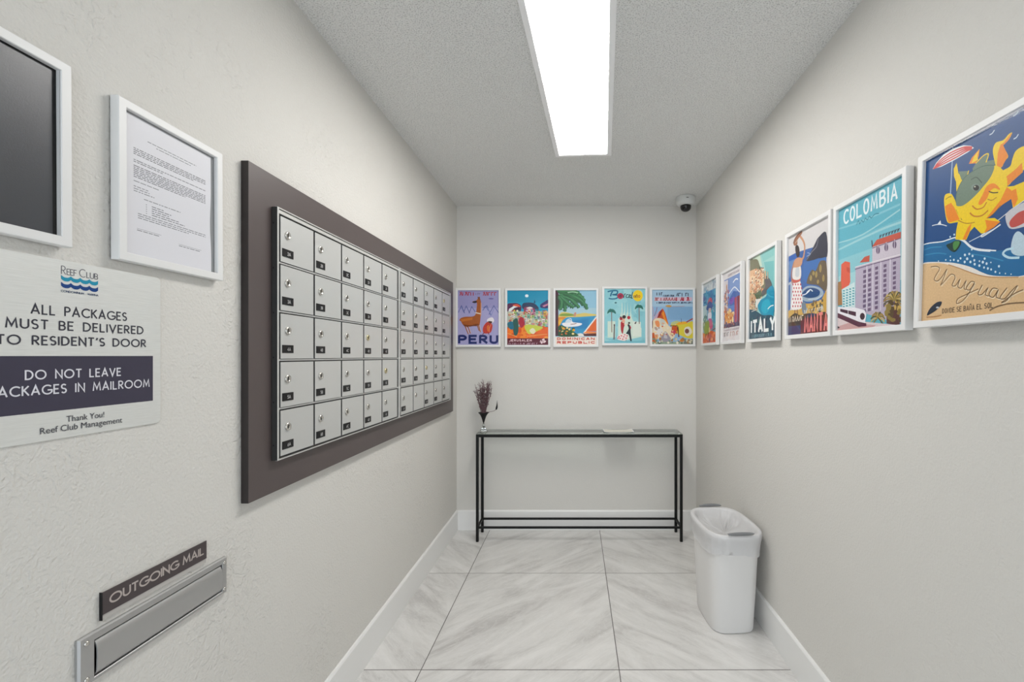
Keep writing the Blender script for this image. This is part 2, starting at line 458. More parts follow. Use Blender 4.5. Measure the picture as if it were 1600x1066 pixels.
('p','#cfe6f2','28 44.9 28 44.6 27.8 44.4 27.6 44.3 27.3 44.3 27.1 44.4 26.8 44.6 26.7 44.9 26.6 45.1 26.7 45.4 26.8 45.6 27.1 45.7 27.3 45.7 27.6 45.6 27.8 45.4 28 45.2'),
('p','#cfe6f2','23.5 46.2 23.5 45.9 23.3 45.7 23.1 45.6 22.9 45.6 22.6 45.7 22.4 45.9 22.3 46.2 22.2 46.5 22.3 46.7 22.4 46.9 22.6 47 22.9 47 23.1 46.9 23.3 46.7 23.5 46.4'),
('p','#cfe6f2','41 40.9 40.9 40.5 40.7 40.3 40.4 40.1 40.1 40.1 39.7 40.2 39.4 40.5 39.2 40.9 39.2 41.3 39.2 41.7 39.4 42 39.7 42.1 40.1 42.1 40.4 42 40.7 41.7 40.9 41.3'),
('p','#cfe6f2','45.8 39.9 45.8 39.6 45.6 39.3 45.3 39.1 44.9 39.1 44.6 39.3 44.3 39.5 44.1 39.9 44 40.3 44.1 40.7 44.3 40.9 44.6 41.1 44.9 41.1 45.3 41 45.6 40.7 45.8 40.3'),
('p','#cfe6f2','49.3 37.6 49.3 37.2 49.1 36.9 48.8 36.8 48.5 36.8 48.1 36.9 47.9 37.2 47.7 37.5 47.6 37.9 47.7 38.3 47.9 38.6 48.1 38.7 48.5 38.7 48.8 38.6 49.1 38.3 49.3 38'),
('p','#cfe6f2','53.2 35.8 53.1 35.4 52.9 35.1 52.6 35 52.3 35 52 35.1 51.7 35.4 51.5 35.7 51.5 36.1 51.5 36.5 51.7 36.8 52 36.9 52.3 36.9 52.6 36.8 52.9 36.5 53.1 36.2'),
('p','#cfe6f2','55.9 37.7 55.8 37.3 55.6 37 55.3 36.8 55 36.8 54.6 37 54.3 37.2 54.1 37.6 54.1 38 54.1 38.4 54.3 38.7 54.6 38.9 55 38.9 55.3 38.7 55.6 38.4 55.8 38.1'),
('p','#cfe6f2','57.1 39.9 57 39.6 56.8 39.4 56.6 39.2 56.3 39.2 56 39.3 55.8 39.6 55.6 39.9 55.5 40.3 55.6 40.6 55.8 40.8 56 41 56.3 41 56.6 40.9 56.8 40.6 57 40.3'),
('p','#cfe6f2','58.7 36 58.7 35.7 58.5 35.4 58.2 35.3 57.9 35.2 57.6 35.4 57.3 35.6 57.2 36 57.1 36.4 57.2 36.7 57.3 37 57.6 37.2 57.9 37.2 58.2 37 58.5 36.8 58.7 36.4'),
('p','#cfe6f2','59.8 32.4 59.7 32.1 59.6 31.9 59.3 31.7 59 31.7 58.7 31.8 58.5 32.1 58.3 32.4 58.3 32.7 58.3 33.1 58.5 33.3 58.7 33.5 59 33.5 59.3 33.3 59.6 33.1 59.7 32.8'),
('p','#cfe6f2','56.8 33.7 56.7 33.4 56.6 33.2 56.3 33 56.1 33 55.8 33.1 55.6 33.3 55.4 33.6 55.4 34 55.4 34.3 55.6 34.5 55.8 34.6 56.1 34.7 56.3 34.5 56.6 34.3 56.7 34'),
('p','#cfe6f2','62.2 31.3 62.2 31 62 30.8 61.8 30.6 61.5 30.6 61.3 30.7 61.1 30.9 60.9 31.2 60.9 31.6 60.9 31.9 61.1 32.1 61.3 32.2 61.5 32.2 61.8 32.1 62 31.9 62.2 31.6'),
('p','#cfe6f2','65.4 29 65.4 28.7 65.2 28.5 65 28.4 64.7 28.3 64.5 28.5 64.3 28.7 64.1 29 64.1 29.3 64.1 29.6 64.3 29.8 64.5 29.9 64.7 30 65 29.8 65.2 29.6 65.4 29.3'),
('p','#cfe6f2','67.9 32.3 67.9 32 67.7 31.8 67.5 31.6 67.2 31.6 66.9 31.7 66.7 32 66.5 32.3 66.5 32.6 66.5 32.9 66.7 33.2 66.9 33.3 67.2 33.3 67.5 33.2 67.7 33 67.9 32.7'),
('p','#cfe6f2','61.6 36.3 61.6 36.1 61.5 35.9 61.4 35.8 61.2 35.8 61 35.9 60.9 36 60.8 36.2 60.7 36.4 60.8 36.6 60.9 36.8 61 36.9 61.2 36.9 61.4 36.8 61.5 36.7 61.6 36.5'),
('p','#cfe6f2','72.4 26.6 72.4 26.4 72.3 26.2 72.1 26.1 72 26.1 71.8 26.2 71.7 26.3 71.6 26.5 71.5 26.7 71.6 26.9 71.7 27.1 71.8 27.2 72 27.2 72.1 27.1 72.3 27 72.4 26.8'),
('p','#cfe6f2','68.4 27.6 68.3 27.4 68.2 27.2 68.1 27.1 67.9 27.1 67.7 27.2 67.5 27.4 67.4 27.6 67.4 27.8 67.4 28 67.5 28.2 67.7 28.3 67.9 28.3 68.1 28.2 68.2 28.1 68.3 27.9'),
('p','#cfe6f2','76.3 25.4 76.3 25.2 76.2 25.1 76.1 25 75.9 25 75.8 25 75.6 25.2 75.5 25.4 75.5 25.6 75.5 25.7 75.6 25.9 75.8 26 75.9 26 76.1 25.9 76.2 25.8 76.3 25.6'),
('p','#cfe6f2','27.2 63.1 27.1 62.9 27 62.7 26.7 62.6 26.5 62.6 26.2 62.7 26 62.9 25.8 63.2 25.7 63.5 25.8 63.8 26 64 26.2 64.1 26.5 64.1 26.7 64 27 63.7 27.1 63.4'),
('p','#cfe6f2','30.9 63.9 30.8 63.6 30.7 63.4 30.4 63.2 30.1 63.3 29.8 63.4 29.6 63.6 29.4 63.9 29.4 64.3 29.4 64.6 29.6 64.8 29.8 64.9 30.1 64.9 30.4 64.8 30.7 64.5 30.8 64.2'),
('p','#cfe6f2','16.5 46.7 16.4 46.5 16.3 46.4 16.2 46.3 16 46.3 15.8 46.4 15.6 46.5 15.5 46.7 15.4 47 15.5 47.2 15.6 47.3 15.8 47.4 16 47.4 16.2 47.3 16.3 47.2 16.4 47'),
('p','#cfe6f2','27.7 47.9 27.7 47.7 27.6 47.5 27.4 47.4 27.2 47.4 26.9 47.5 26.8 47.7 26.6 47.9 26.6 48.2 26.6 48.4 26.8 48.5 26.9 48.6 27.2 48.6 27.4 48.5 27.6 48.4 27.7 48.1'),
('p','#cfe6f2','52.9 38.9 52.9 38.7 52.7 38.5 52.5 38.4 52.3 38.4 52.1 38.5 51.9 38.7 51.8 38.9 51.7 39.2 51.8 39.5 51.9 39.7 52.1 39.8 52.3 39.8 52.5 39.7 52.7 39.5 52.9 39.2'),
('k','#eedcbc', 0.62,'9.2 42.7 14.4 42.2 18 39.7 14.9 35.5 13 32 15.9 30.1 20 32.3 25 37.9'),
('k','#eedcbc', 0.62,'25 37.9 21.4 29.8 19.6 26.3 23.7 29.4 28.6 33.1 32 31.9 32.9 29.8'),
('k','#eedcbc', 0.62,'32.9 29.8 30.3 24.7 33.3 23.8 37.1 28 35.4 23.1 38.4 21.3 42.4 26 40.8 21.3 42.4 19.2'),
('k','#eedcbc', 0.62,'49.6 23.8 46.4 24.7 42.8 20.6 45.6 18.8 49.6 23.5 45.2 16.7 40 11.6 35 10 35.9 13.6 44.1 16.1 52.6 18.5'),
('k','#eedcbc', 0.62,'55.6 20.8 52.6 15 55.6 14.3 60 18.1 58.2 13.9 60.8 12.2'),
('k','#eedcbc', 0.62,'67.1 16.4 63.6 17.2 61.1 13.2 64.3 11.1 67.8 15.6 66.4 11.2 69.2 9.5'),
('k','#eedcbc', 0.62,'73.9 16.1 69.2 10.2 72.6 9.1 77.2 13.7 81 16.3 74.6 8.2 70.5 6.7 79.1 11.5 84.7 13.2'),
('k','#7d644a', 0.62,'8.3 43.7 13.6 43.2 17.2 40.7 14.1 36.5 12.2 33 15 31.1 19.2 33.3 24.2 38.9'),
('k','#7d644a', 0.62,'24.2 38.9 20.6 30.8 18.8 27.3 22.9 30.4 27.8 34.1 31.3 32.9 32.1 30.7'),
('k','#7d644a', 0.62,'32.1 30.7 29.5 25.6 32.6 24.8 36.4 28.9 34.7 24.1 37.6 22.2 41.7 26.9 40.1 22.2 41.7 20.1'),
('k','#7d644a', 0.62,'48.9 24.7 45.7 25.6 42.1 21.5 44.9 19.7 48.9 24.4 44.5 17.6 39.3 12.5 34.3 10.9 35.1 14.5 43.3 17 51.9 19.3'),
('k','#7d644a', 0.62,'55 21.7 51.9 15.9 55 15.1 59.4 18.9 57.6 14.8 60.1 13.1'),
('k','#7d644a', 0.62,'66.5 17.2 63 18.1 60.5 14 63.7 11.9 67.2 16.4 65.8 12 68.6 10.3'),
('k','#7d644a', 0.62,'73.3 16.9 68.6 11 72 9.9 76.6 14.4 80.4 17.1 74 9 69.9 7.5 78.5 12.3 84.2 14'),
('k','#7d644a', 1.0,'61.5 3 67.2 5.2 76.6 6.1 89.1 5.3'),
('t', '#6a5a48', 'DONDE SE BAÑA EL SOL', 21, 4.5, 64, 8.5, 0.55),
('c','#27303f','6 4.5 8.8 9.9 15 13.9 20.3 14 18.8 10.4 13.6 7.1'),
('p','#c6ccd4','17.9 9.7 17.8 9.4 17.5 9.2 17 9.1 16.4 9.1 15.8 9.2 15.4 9.4 15 9.7 14.9 10 15 10.3 15.4 10.5 15.8 10.7 16.4 10.7 17 10.5 17.5 10.3 17.8 10'),
('k','#b98a5c', 1,'5.8 3.1 13.6 2.8 20.1 3.4'),
],
'colombia': [
('p','#62b3c6','0 0 100 0 100 134 0 134'),
('p','#8cc7d2','0 60 100 60 100 78 0 78'),
('p','#a3d2d8','0 40 100 40 100 60 0 60'),
('p','#74bccc','0 78 100 78 100 95 0 95'),
('k','#9fd0d8', 2.2,'-1.9 89.5 36.6 91.3 70.8 92.6 96 91.8'),
('k','#9fd0d8', 1.6,'-1.9 97.3 42.2 95.2 93.8 103.5'),
('k','#84c4d2', 2,'-1.9 112.9 36.6 109.4 93.8 108.3'),
('t', '#e6f1f4', 'COLOMBIA', 9, 114, 91, 130, 2.3),
('k','#2b7f93', 0.9,'32 108 35 111.5 37 107.5 40 110 43 107.5 46 110.5 49 108 52 110.5 55 108 60 110 66 109'),
('p','#e0624a','4.7 45.4 5.7 72.3 12.7 74.3 21.3 71.3 21.9 50.3 15.8 41.9'),
('p','#c94f3a','15.2 67.5 21.3 65.4 21.3 59.8 15.8 62.7'),
('p','#cfe4e6','7.9 44.9 18.9 47.1 29.3 49.1 30.8 21.4 7.9 25.8'),
('p','#3c98a8','12.7 42.3 12.5 42.1 12.1 41.9 11.5 41.8 10.8 41.9 10 42 9.4 42.3 9 42.6 8.9 42.9 9 43.2 9.4 43.4 10 43.4 10.8 43.4 11.5 43.2 12.1 43 12.5 42.7'),
('p','#3c98a8','18.2 42.5 18.1 42.2 17.7 42 17.1 41.9 16.4 42 15.7 42.2 15.1 42.4 14.7 42.7 14.5 43 14.7 43.3 15.1 43.5 15.7 43.5 16.4 43.5 17.1 43.3 17.7 43.1 18.1 42.8'),
('p','#3c98a8','23.7 42.6 23.6 42.3 23.2 42.2 22.6 42.1 21.9 42.1 21.2 42.3 20.6 42.5 20.2 42.8 20.1 43.1 20.2 43.4 20.6 43.6 21.2 43.7 21.9 43.6 22.6 43.5 23.2 43.2 23.6 42.9'),
('p','#3c98a8','29 42.7 28.9 42.5 28.5 42.3 28 42.2 27.3 42.3 26.6 42.4 26 42.7 25.6 43 25.5 43.3 25.6 43.5 26 43.7 26.6 43.8 27.3 43.7 28 43.6 28.5 43.3 28.9 43'),
('p','#3c98a8','12.7 39.5 12.5 39.2 12.1 39 11.5 38.9 10.8 39 10 39.1 9.4 39.4 9 39.7 8.9 40 9 40.3 9.4 40.5 10 40.6 10.8 40.5 11.5 40.4 12.1 40.1 12.5 39.8'),
('p','#3c98a8','18.2 39.7 18.1 39.4 17.7 39.2 17.1 39.1 16.4 39.2 15.7 39.3 15.1 39.6 14.7 39.9 14.5 40.2 14.7 40.4 15.1 40.6 15.7 40.7 16.4 40.7 17.1 40.5 17.7 40.3 18.1 40'),
('p','#3c98a8','23.7 39.8 23.6 39.6 23.2 39.4 22.6 39.3 21.9 39.3 21.2 39.5 20.6 39.7 20.2 40 20.1 40.3 20.2 40.6 20.6 40.8 21.2 40.9 21.9 40.8 22.6 40.7 23.2 40.4 23.6 40.1'),
('p','#3c98a8','29 40 28.9 39.7 28.5 39.5 28 39.5 27.3 39.5 26.6 39.7 26 39.9 25.6 40.2 25.5 40.5 25.6 40.8 26 40.9 26.6 41 27.3 41 28 40.8 28.5 40.6 28.9 40.3'),
('p','#3c98a8','12.7 36.6 12.5 36.4 12.1 36.2 11.5 36.1 10.8 36.1 10 36.3 9.4 36.5 9 36.8 8.9 37.1 9 37.4 9.4 37.6 10 37.7 10.8 37.7 11.5 37.5 12.1 37.3 12.5 37'),
('p','#3c98a8','18.2 36.8 18.1 36.6 17.7 36.4 17.1 36.3 16.4 36.3 15.7 36.5 15.1 36.7 14.7 37 14.5 37.3 14.7 37.6 15.1 37.8 15.7 37.9 16.4 37.8 17.1 37.7 17.7 37.4 18.1 37.1'),
('p','#3c98a8','23.7 37 23.6 36.8 23.2 36.6 22.6 36.5 21.9 36.5 21.2 36.7 20.6 36.9 20.2 37.2 20.1 37.5 20.2 37.8 20.6 38 21.2 38.1 21.9 38 22.6 37.9 23.2 37.6 23.6 37.3'),
('p','#3c98a8','29 37.2 28.9 37 28.5 36.8 28 36.7 27.3 36.7 26.6 36.9 26 37.1 25.6 37.4 25.5 37.7 25.6 38 26 38.2 26.6 38.2 27.3 38.2 28 38.1 28.5 37.8 28.9 37.5'),
('p','#3c98a8','12.7 33.8 12.5 33.5 12.1 33.3 11.5 33.2 10.8 33.3 10 33.4 9.4 33.7 9 34 8.9 34.3 9 34.5 9.4 34.7 10 34.8 10.8 34.8 11.5 34.6 12.1 34.4 12.5 34.1'),
('p','#3c98a8','18.2 34 18.1 33.8 17.7 33.6 17.1 33.5 16.4 33.5 15.7 33.7 15.1 33.9 14.7 34.2 14.5 34.5 14.7 34.8 15.1 35 15.7 35 16.4 35 17.1 34.9 17.7 34.6 18.1 34.3'),
('p','#3c98a8','23.7 34.2 23.6 34 23.2 33.8 22.6 33.7 21.9 33.7 21.2 33.9 20.6 34.1 20.2 34.4 20.1 34.7 20.2 35 20.6 35.2 21.2 35.3 21.9 35.2 22.6 35.1 23.2 34.8 23.6 34.6'),
('p','#3c98a8','29 34.5 28.9 34.2 28.5 34 28 33.9 27.3 34 26.6 34.1 26 34.3 25.6 34.6 25.5 34.9 25.6 35.2 26 35.4 26.6 35.5 27.3 35.4 28 35.3 28.5 35.1 28.9 34.8'),
('p','#3c98a8','12.7 30.9 12.5 30.7 12.1 30.5 11.5 30.4 10.8 30.4 10 30.5 9.4 30.8 9 31.1 8.9 31.4 9 31.7 9.4 31.9 10 32 10.8 31.9 11.5 31.8 12.1 31.5 12.5 31.2'),
('p','#3c98a8','18.2 31.2 18.1 30.9 17.7 30.7 17.1 30.6 16.4 30.7 15.7 30.8 15.1 31.1 14.7 31.4 14.5 31.7 14.7 31.9 15.1 32.1 15.7 32.2 16.4 32.2 17.1 32 17.7 31.8 18.1 31.5'),
('p','#3c98a8','23.7 31.5 23.6 31.2 23.2 31 22.6 30.9 21.9 30.9 21.2 31.1 20.6 31.3 20.2 31.6 20.1 31.9 20.2 32.2 20.6 32.4 21.2 32.5 21.9 32.4 22.6 32.3 23.2 32.1 23.6 31.8'),
('p','#3c98a8','29 31.7 28.9 31.4 28.5 31.3 28 31.2 27.3 31.2 26.6 31.3 26 31.6 25.6 31.9 25.5 32.2 25.6 32.4 26 32.6 26.6 32.7 27.3 32.7 28 32.5 28.5 32.3 28.9 32'),
('p','#3c98a8','12.7 28.1 12.5 27.8 12.1 27.6 11.5 27.5 10.8 27.5 10 27.7 9.4 27.9 9 28.2 8.9 28.5 9 28.8 9.4 29 10 29.1 10.8 29.1 11.5 28.9 12.1 28.7 12.5 28.4'),
('p','#3c98a8','18.2 28.4 18.1 28.1 17.7 27.9 17.1 27.8 16.4 27.8 15.7 28 15.1 28.2 14.7 28.5 14.5 28.8 14.7 29.1 15.1 29.3 15.7 29.4 16.4 29.4 17.1 29.2 17.7 29 18.1 28.7'),
('p','#3c98a8','23.7 28.7 23.6 28.4 23.2 28.2 22.6 28.1 21.9 28.1 21.2 28.3 20.6 28.5 20.2 28.8 20.1 29.1 20.2 29.4 20.6 29.6 21.2 29.7 21.9 29.6 22.6 29.5 23.2 29.3 23.6 29'),
('p','#3c98a8','29 29 28.9 28.7 28.5 28.5 28 28.4 27.3 28.4 26.6 28.6 26 28.8 25.6 29.1 25.5 29.4 25.6 29.7 26 29.8 26.6 29.9 27.3 29.9 28 29.8 28.5 29.5 28.9 29.3'),
('p','#3c98a8','12.7 25.2 12.5 25 12.1 24.8 11.5 24.7 10.8 24.7 10 24.8 9.4 25 9 25.3 8.9 25.7 9 25.9 9.4 26.1 10 26.2 10.8 26.2 11.5 26.1 12.1 25.8 12.5 25.5'),
('p','#3c98a8','18.2 25.6 18.1 25.3 17.7 25.1 17.1 25 16.4 25 15.7 25.2 15.1 25.4 14.7 25.7 14.5 26 14.7 26.3 15.1 26.5 15.7 26.5 16.4 26.5 17.1 26.4 17.7 26.2 18.1 25.9'),
('p','#3c98a8','23.7 25.9 23.6 25.6 23.2 25.4 22.6 25.3 21.9 25.3 21.2 25.5 20.6 25.7 20.2 26 20.1 26.3 20.2 26.6 20.6 26.8 21.2 26.9 21.9 26.8 22.6 26.7 23.2 26.5 23.6 26.2'),
('p','#3c98a8','29 26.2 28.9 25.9 28.5 25.7 28 25.6 27.3 25.7 26.6 25.8 26 26 25.6 26.3 25.5 26.6 25.6 26.9 26 27.1 26.6 27.2 27.3 27.1 28 27 28.5 26.8 28.9 26.5'),
('p','#a77a4a','-3.6 53.5 5.7 54 8.2 27.6 -3.6 28'),
('p','#b9aec2','30.8 64.4 56.9 64.5 56.9 79.2 63.3 81 94.9 81.1 95.1 0.4 30.8 19.6'),
('p','#cfc6d2','56.9 79.2 94.9 77.9 95.1 60.5 56.9 61.9'),
('p','#c85a48','56.1 79 63.3 84.4 95.4 83.3 95.4 77.5'),
('p','#c85a48','37.4 67.6 44.9 71.8 53 71.7 52.5 65.4'),
('s','#6d5a78', 1.0,'30.2 62.2 63.3 62 95.1 61.1'),
('s','#e7e1e6', 0.8,'30.2 64.4 63.3 64 95.1 63'),
('s','#6d5a78', 0.8,'56.9 77.8 95.1 77.5'),
('p','#6d5a78','43.3 58.6 47.9 58.6 47.9 55.4 43.3 55.6'),
('p','#6d5a78','43.3 53.6 47.9 53.7 47.9 50.5 43.3 50.6'),
('p','#6d5a78','43.3 48.6 47.9 48.7 47.9 45.5 43.3 45.6'),
('p','#6d5a78','43.3 43.6 47.9 43.8 47.9 40.6 43.3 40.6'),
('p','#6d5a78','43.3 38.6 47.9 38.8 47.9 35.7 43.3 35.6'),
('p','#6d5a78','43.3 33.7 47.9 33.9 47.9 30.7 43.3 30.6'),
('p','#6d5a78','43.3 28.7 47.9 29 47.9 25.8 43.3 25.6'),
('p','#6d5a78','43.3 23.7 47.9 24 47.9 20.9 43.3 20.6'),
('p','#6d5a78','43.3 18.7 47.9 19.1 47.9 15.9 43.3 15.7'),
('p','#6d5a78','50.9 58.5 55.4 58.5 55.4 55.4 50.9 55.6'),
('p','#6d5a78','50.9 53.6 55.4 53.7 55.4 50.6 50.9 50.6'),
('p','#6d5a78','50.9 48.7 55.4 48.8 55.4 45.7 50.9 45.7'),
('p','#6d5a78','50.9 43.8 55.4 44 55.4 40.8 50.9 40.8'),
('p','#6d5a78','50.9 38.9 55.4 39.1 55.4 36 50.9 35.9'),
('p','#6d5a78','50.9 34 55.4 34.3 55.4 31.1 50.9 31'),
('p','#6d5a78','50.9 29.1 55.4 29.4 55.4 26.3 50.9 26.1'),
('p','#6d5a78','50.9 24.2 55.4 24.5 55.4 21.4 50.9 21.2'),
('p','#6d5a78','50.9 19.3 55.4 19.7 55.4 16.6 50.9 16.3'),
('p','#6d5a78','61.3 58.4 65.6 58.4 65.6 55.4 61.3 55.5'),
('p','#6d5a78','61.3 53.6 65.6 53.7 65.6 50.7 61.3 50.7'),
('p','#6d5a78','61.3 48.9 65.6 49 65.6 45.9 61.3 45.9'),
('p','#6d5a78','61.3 44.1 65.6 44.2 65.6 41.2 61.3 41.2'),
('p','#6d5a78','61.3 39.3 65.6 39.5 65.6 36.4 61.3 36.4'),
('p','#6d5a78','61.3 34.5 65.6 34.7 65.6 31.7 61.3 31.6'),
('p','#6d5a78','61.3 29.7 65.6 30 65.6 26.9 61.3 26.8'),
('p','#6d5a78','61.3 24.9 65.6 25.2 65.6 22.2 61.3 22'),
('p','#6d5a78','61.3 20.1 65.6 20.5 65.6 17.4 61.3 17.2'),
('p','#6d5a78','73.2 58.3 77.2 58.3 77.2 55.4 73.2 55.5'),
('p','#6d5a78','73.2 53.7 77.2 53.7 77.2 50.8 73.2 50.8'),
('p','#6d5a78','73.2 49 77.2 49.1 77.2 46.1 73.2 46.2'),
('p','#6d5a78','73.2 44.4 77.2 44.5 77.2 41.5 73.2 41.5'),
('p','#6d5a78','73.2 39.7 77.2 39.9 77.2 36.9 73.2 36.9'),
('p','#6d5a78','73.2 35 77.2 35.3 77.2 32.3 73.2 32.2'),
('p','#6d5a78','73.2 30.4 77.2 30.6 77.2 27.7 73.2 27.5'),
('p','#6d5a78','73.2 25.7 77.2 26 77.2 23 73.2 22.9'),
('p','#6d5a78','73.2 21 77.2 21.4 77.2 18.4 73.2 18.2'),
('p','#6d5a78','85.8 58.2 89.6 58.2 89.6 55.4 85.8 55.5'),
('p','#6d5a78','85.8 53.7 89.6 53.8 89.6 50.9 85.8 51'),
('p','#6d5a78','85.8 49.2 89.6 49.3 89.6 46.4 85.8 46.4'),
('p','#6d5a78','85.8 44.7 89.6 44.8 89.6 41.9 85.8 41.9'),
('p','#6d5a78','85.8 40.1 89.6 40.3 89.6 37.4 85.8 37.4'),
('p','#6d5a78','85.8 35.6 89.6 35.8 89.6 32.9 85.8 32.9'),
('p','#6d5a78','85.8 31.1 89.6 31.3 89.6 28.5 85.8 28.3'),
('p','#6d5a78','85.8 26.6 89.6 26.9 89.6 24 85.8 23.8'),
('p','#6d5a78','85.8 22 89.6 22.4 89.6 19.5 85.8 19.3'),
('p','#6d5a78','68.1 73.1 67.9 71.7 67.3 70.7 66.4 70.1 65.3 70 64.3 70.5 63.4 71.6 62.8 72.9 62.6 74.4 62.8 75.8 63.4 76.9 64.3 77.5 65.3 77.5 66.4 76.9 67.3 75.9 67.9 74.6'),
('s','#cfc6d2', 0.8,'65.3 78.8 65.3 67.6'),
('p','#6d5a78','79.4 73 79.2 71.7 78.6 70.6 77.8 70.1 76.8 70 75.8 70.5 74.9 71.5 74.3 72.8 74.1 74.3 74.3 75.6 74.9 76.7 75.8 77.2 76.8 77.3 77.8 76.7 78.6 75.8 79.2 74.4'),
('s','#cfc6d2', 0.8,'76.8 78.6 76.8 67.7'),
('p','#6d5a78','90.1 72.9 89.9 71.6 89.4 70.6 88.6 70 87.6 70 86.7 70.5 85.9 71.5 85.3 72.7 85.1 74.1 85.3 75.5 85.9 76.5 86.7 77 87.6 77.1 88.6 76.6 89.4 75.6 89.9 74.3'),
('s','#cfc6d2', 0.8,'87.6 78.4 87.6 67.7'),
('s','#e2dce6', 1.0,'49 61.7 49 17.8'),
('s','#e2dce6', 1.0,'58.2 61.6 58.2 16.8'),
('s','#e2dce6', 1.0,'69.5 61.4 69.5 15.7'),
('s','#e2dce6', 1.0,'82.2 61.2 82.2 14.4'),
('s','#4b4456', 0.9,'67.8 85.5 70 87.4'),
('s','#4b4456', 0.7,'67.8 87.5 67.8 84.6'),
('s','#4b4456', 0.9,'72 85.4 74.1 87.3'),
('s','#4b4456', 0.7,'72 87.4 72 84.6'),
('s','#4b4456', 0.9,'76.1 85.3 78.2 87.2'),
('s','#4b4456', 0.7,'76.1 87.3 76.1 84.5'),
('s','#4b4456', 0.9,'80.1 85.2 82.2 87.1'),
('s','#4b4456', 0.7,'80.1 87.2 80.1 84.4'),
('s','#4b4456', 0.9,'84 85.1 86 87'),
('s','#4b4456', 0.7,'84 87.1 84 84.3'),
('s','#4b4456', 0.9,'87.8 85.1 89.9 86.9'),
('s','#4b4456', 0.7,'87.8 87 87.8 84.2'),
('s','#4b4456', 0.9,'91.6 85 93.6 86.8'),
('s','#4b4456', 0.7,'91.6 86.9 91.6 84.2'),
('s','#4b4456', 1.2,'56.1 85.4 57.2 79.1'),
('k','#8d7a3c', 1.5,'88.3 23.4 82.3 18.8 78.2 16.2'),
('k','#c9b06a', 1.5,'88.3 23.4 80.8 20.8 75.7 18.6'),
('k','#5d5a34', 1.5,'88.3 23.4 79.9 23 74.2 21.1'),
('k','#a4873f', 1.5,'88.3 23.4 79.8 25.2 74 23.7'),
('k','#8d7a3c', 1.5,'88.3 23.4 80.4 27.3 75 26.1'),
('k','#c9b06a', 1.5,'88.3 23.4 81.7 29 77.3 28'),
('k','#5d5a34', 1.5,'88.3 23.4 83.6 30.3 80.4 29.3'),
('k','#a4873f', 1.5,'88.3 23.4 85.9 30.9 84.2 29.8'),
('k','#8d7a3c', 1.5,'88.3 23.4 88.3 30.9 88.3 29.6'),
('k','#c9b06a', 1.5,'88.3 23.4 90.7 30.2 92.3 28.7'),
('k','#5d5a34', 1.5,'88.3 23.4 92.9 29 95.9 27.2'),
('k','#a4873f', 1.5,'88.3 23.4 94.7 27.3 98.8 25.1'),
('k','#8d7a3c', 1.5,'88.3 23.4 95.9 25.3 100.8 22.8'),
('k','#c9b06a', 1.5,'88.3 23.4 96.4 23.1 101.7 20.4'),
('k','#5d5a34', 1.5,'88.3 23.4 96.3 21 101.5 18'),
('k','#a4873f', 1.5,'88.3 23.4 95.5 19 100.2 15.9'),
('k','#8d7a3c', 1.5,'88.3 23.4 94.1 17.5 97.9 14.2'),
('k','#8d7a3c', 1.5,'65.8 9.3 61.6 6 58.7 3.3'),
('k','#c9b06a', 1.5,'65.8 9.3 60.1 8.2 56.1 5.9'),
('k','#5d5a34', 1.5,'65.8 9.3 59.8 10.6 55.7 8.6'),
('k','#a4873f', 1.5,'65.8 9.3 60.9 12.7 57.6 11'),
('k','#8d7a3c', 1.5,'65.8 9.3 63.1 14.1 61.3 12.5'),
('k','#c9b06a', 1.5,'65.8 9.3 65.8 14.4 65.8 12.7'),
('k','#5d5a34', 1.5,'65.8 9.3 68.5 13.5 70.3 11.6'),
('k','#a4873f', 1.5,'65.8 9.3 70.6 11.8 73.8 9.6'),
('k','#8d7a3c', 1.5,'65.8 9.3 71.7 9.6 75.5 7'),
('k','#c9b06a', 1.5,'65.8 9.3 71.4 7.2 75.1 4.4'),
('k','#5d5a34', 1.5,'65.8 9.3 70 5.4 72.8 2.3'),
('p','#5d3a34','78 14.8 93.8 19.5 95.1 -1.1 78 2.5'),
('h', '#5d4a2c', 90.5, 17.4, 3.5, 1.3, 2.3),
('h', '#8d7a3c', 78.6, 12.4, 3.9, 1.0, 2.8),
('h', '#5d4a2c', 85.4, 19.6, 2.5, 0.6, 0.8),
('h', '#8d7a3c', 82.3, 9.0, 3.8, 1.1, 0.5),
('h', '#8d7a3c', 80.8, 15.1, 1.8, 0.5, 2.7),
('h', '#8d7a3c', 93.5, 21.3, 1.9, 0.6, 1.0),
('h', '#c9a85a', 88.8, 16.2, 2.0, 1.3, 2.2),
('h', '#c9a85a', 84.0, 10.5, 1.9, 0.6, 0.2),
('h', '#c9a85a', 94.3, 14.6, 3.0, 1.1, 0.2),
('h', '#8d7a3c', 94.4, 12.7, 2.3, 0.9, 2.2),
('h', '#5d4a2c', 83.1, 20.9, 3.9, 0.8, 1.3),
('h', '#8d7a3c', 93.8, 10.6, 2.9, 0.5, 0.1),
('h', '#c9a85a', 90.5, 21.2, 1.8, 0.7, 2.6),
('h', '#5d4a2c', 84.9, 10.4, 2.8, 1.1, 0.3),
('h', '#8d7a3c', 93.6, 10.6, 2.2, 0.8, 3.1),
('h', '#5d4a2c', 84.8, 15.0, 3.8, 0.8, 2.9),
('h', '#5d4a2c', 79.8, 16.3, 2.3, 1.1, 2.0),
('h', '#5d4a2c', 91.8, 21.9, 1.9, 0.5, 3.1),
('h', '#5d4a2c', 96.5, 4.6, 3.4, 0.8, 0.8),
('h', '#8d7a3c', 86.4, 5.0, 3.8, 0.5, 1.5),
('h', '#8d7a3c', 80.6, 17.2, 3.9, 1.0, 2.5),
('h', '#5d4a2c', 81.4, 10.7, 1.6, 0.8, 0.4),
('p','#d9c9cb','-6.9 17.5 30.8 8.6 95.1 -0.4 95.1 -12.2 -6.9 -8.2'),
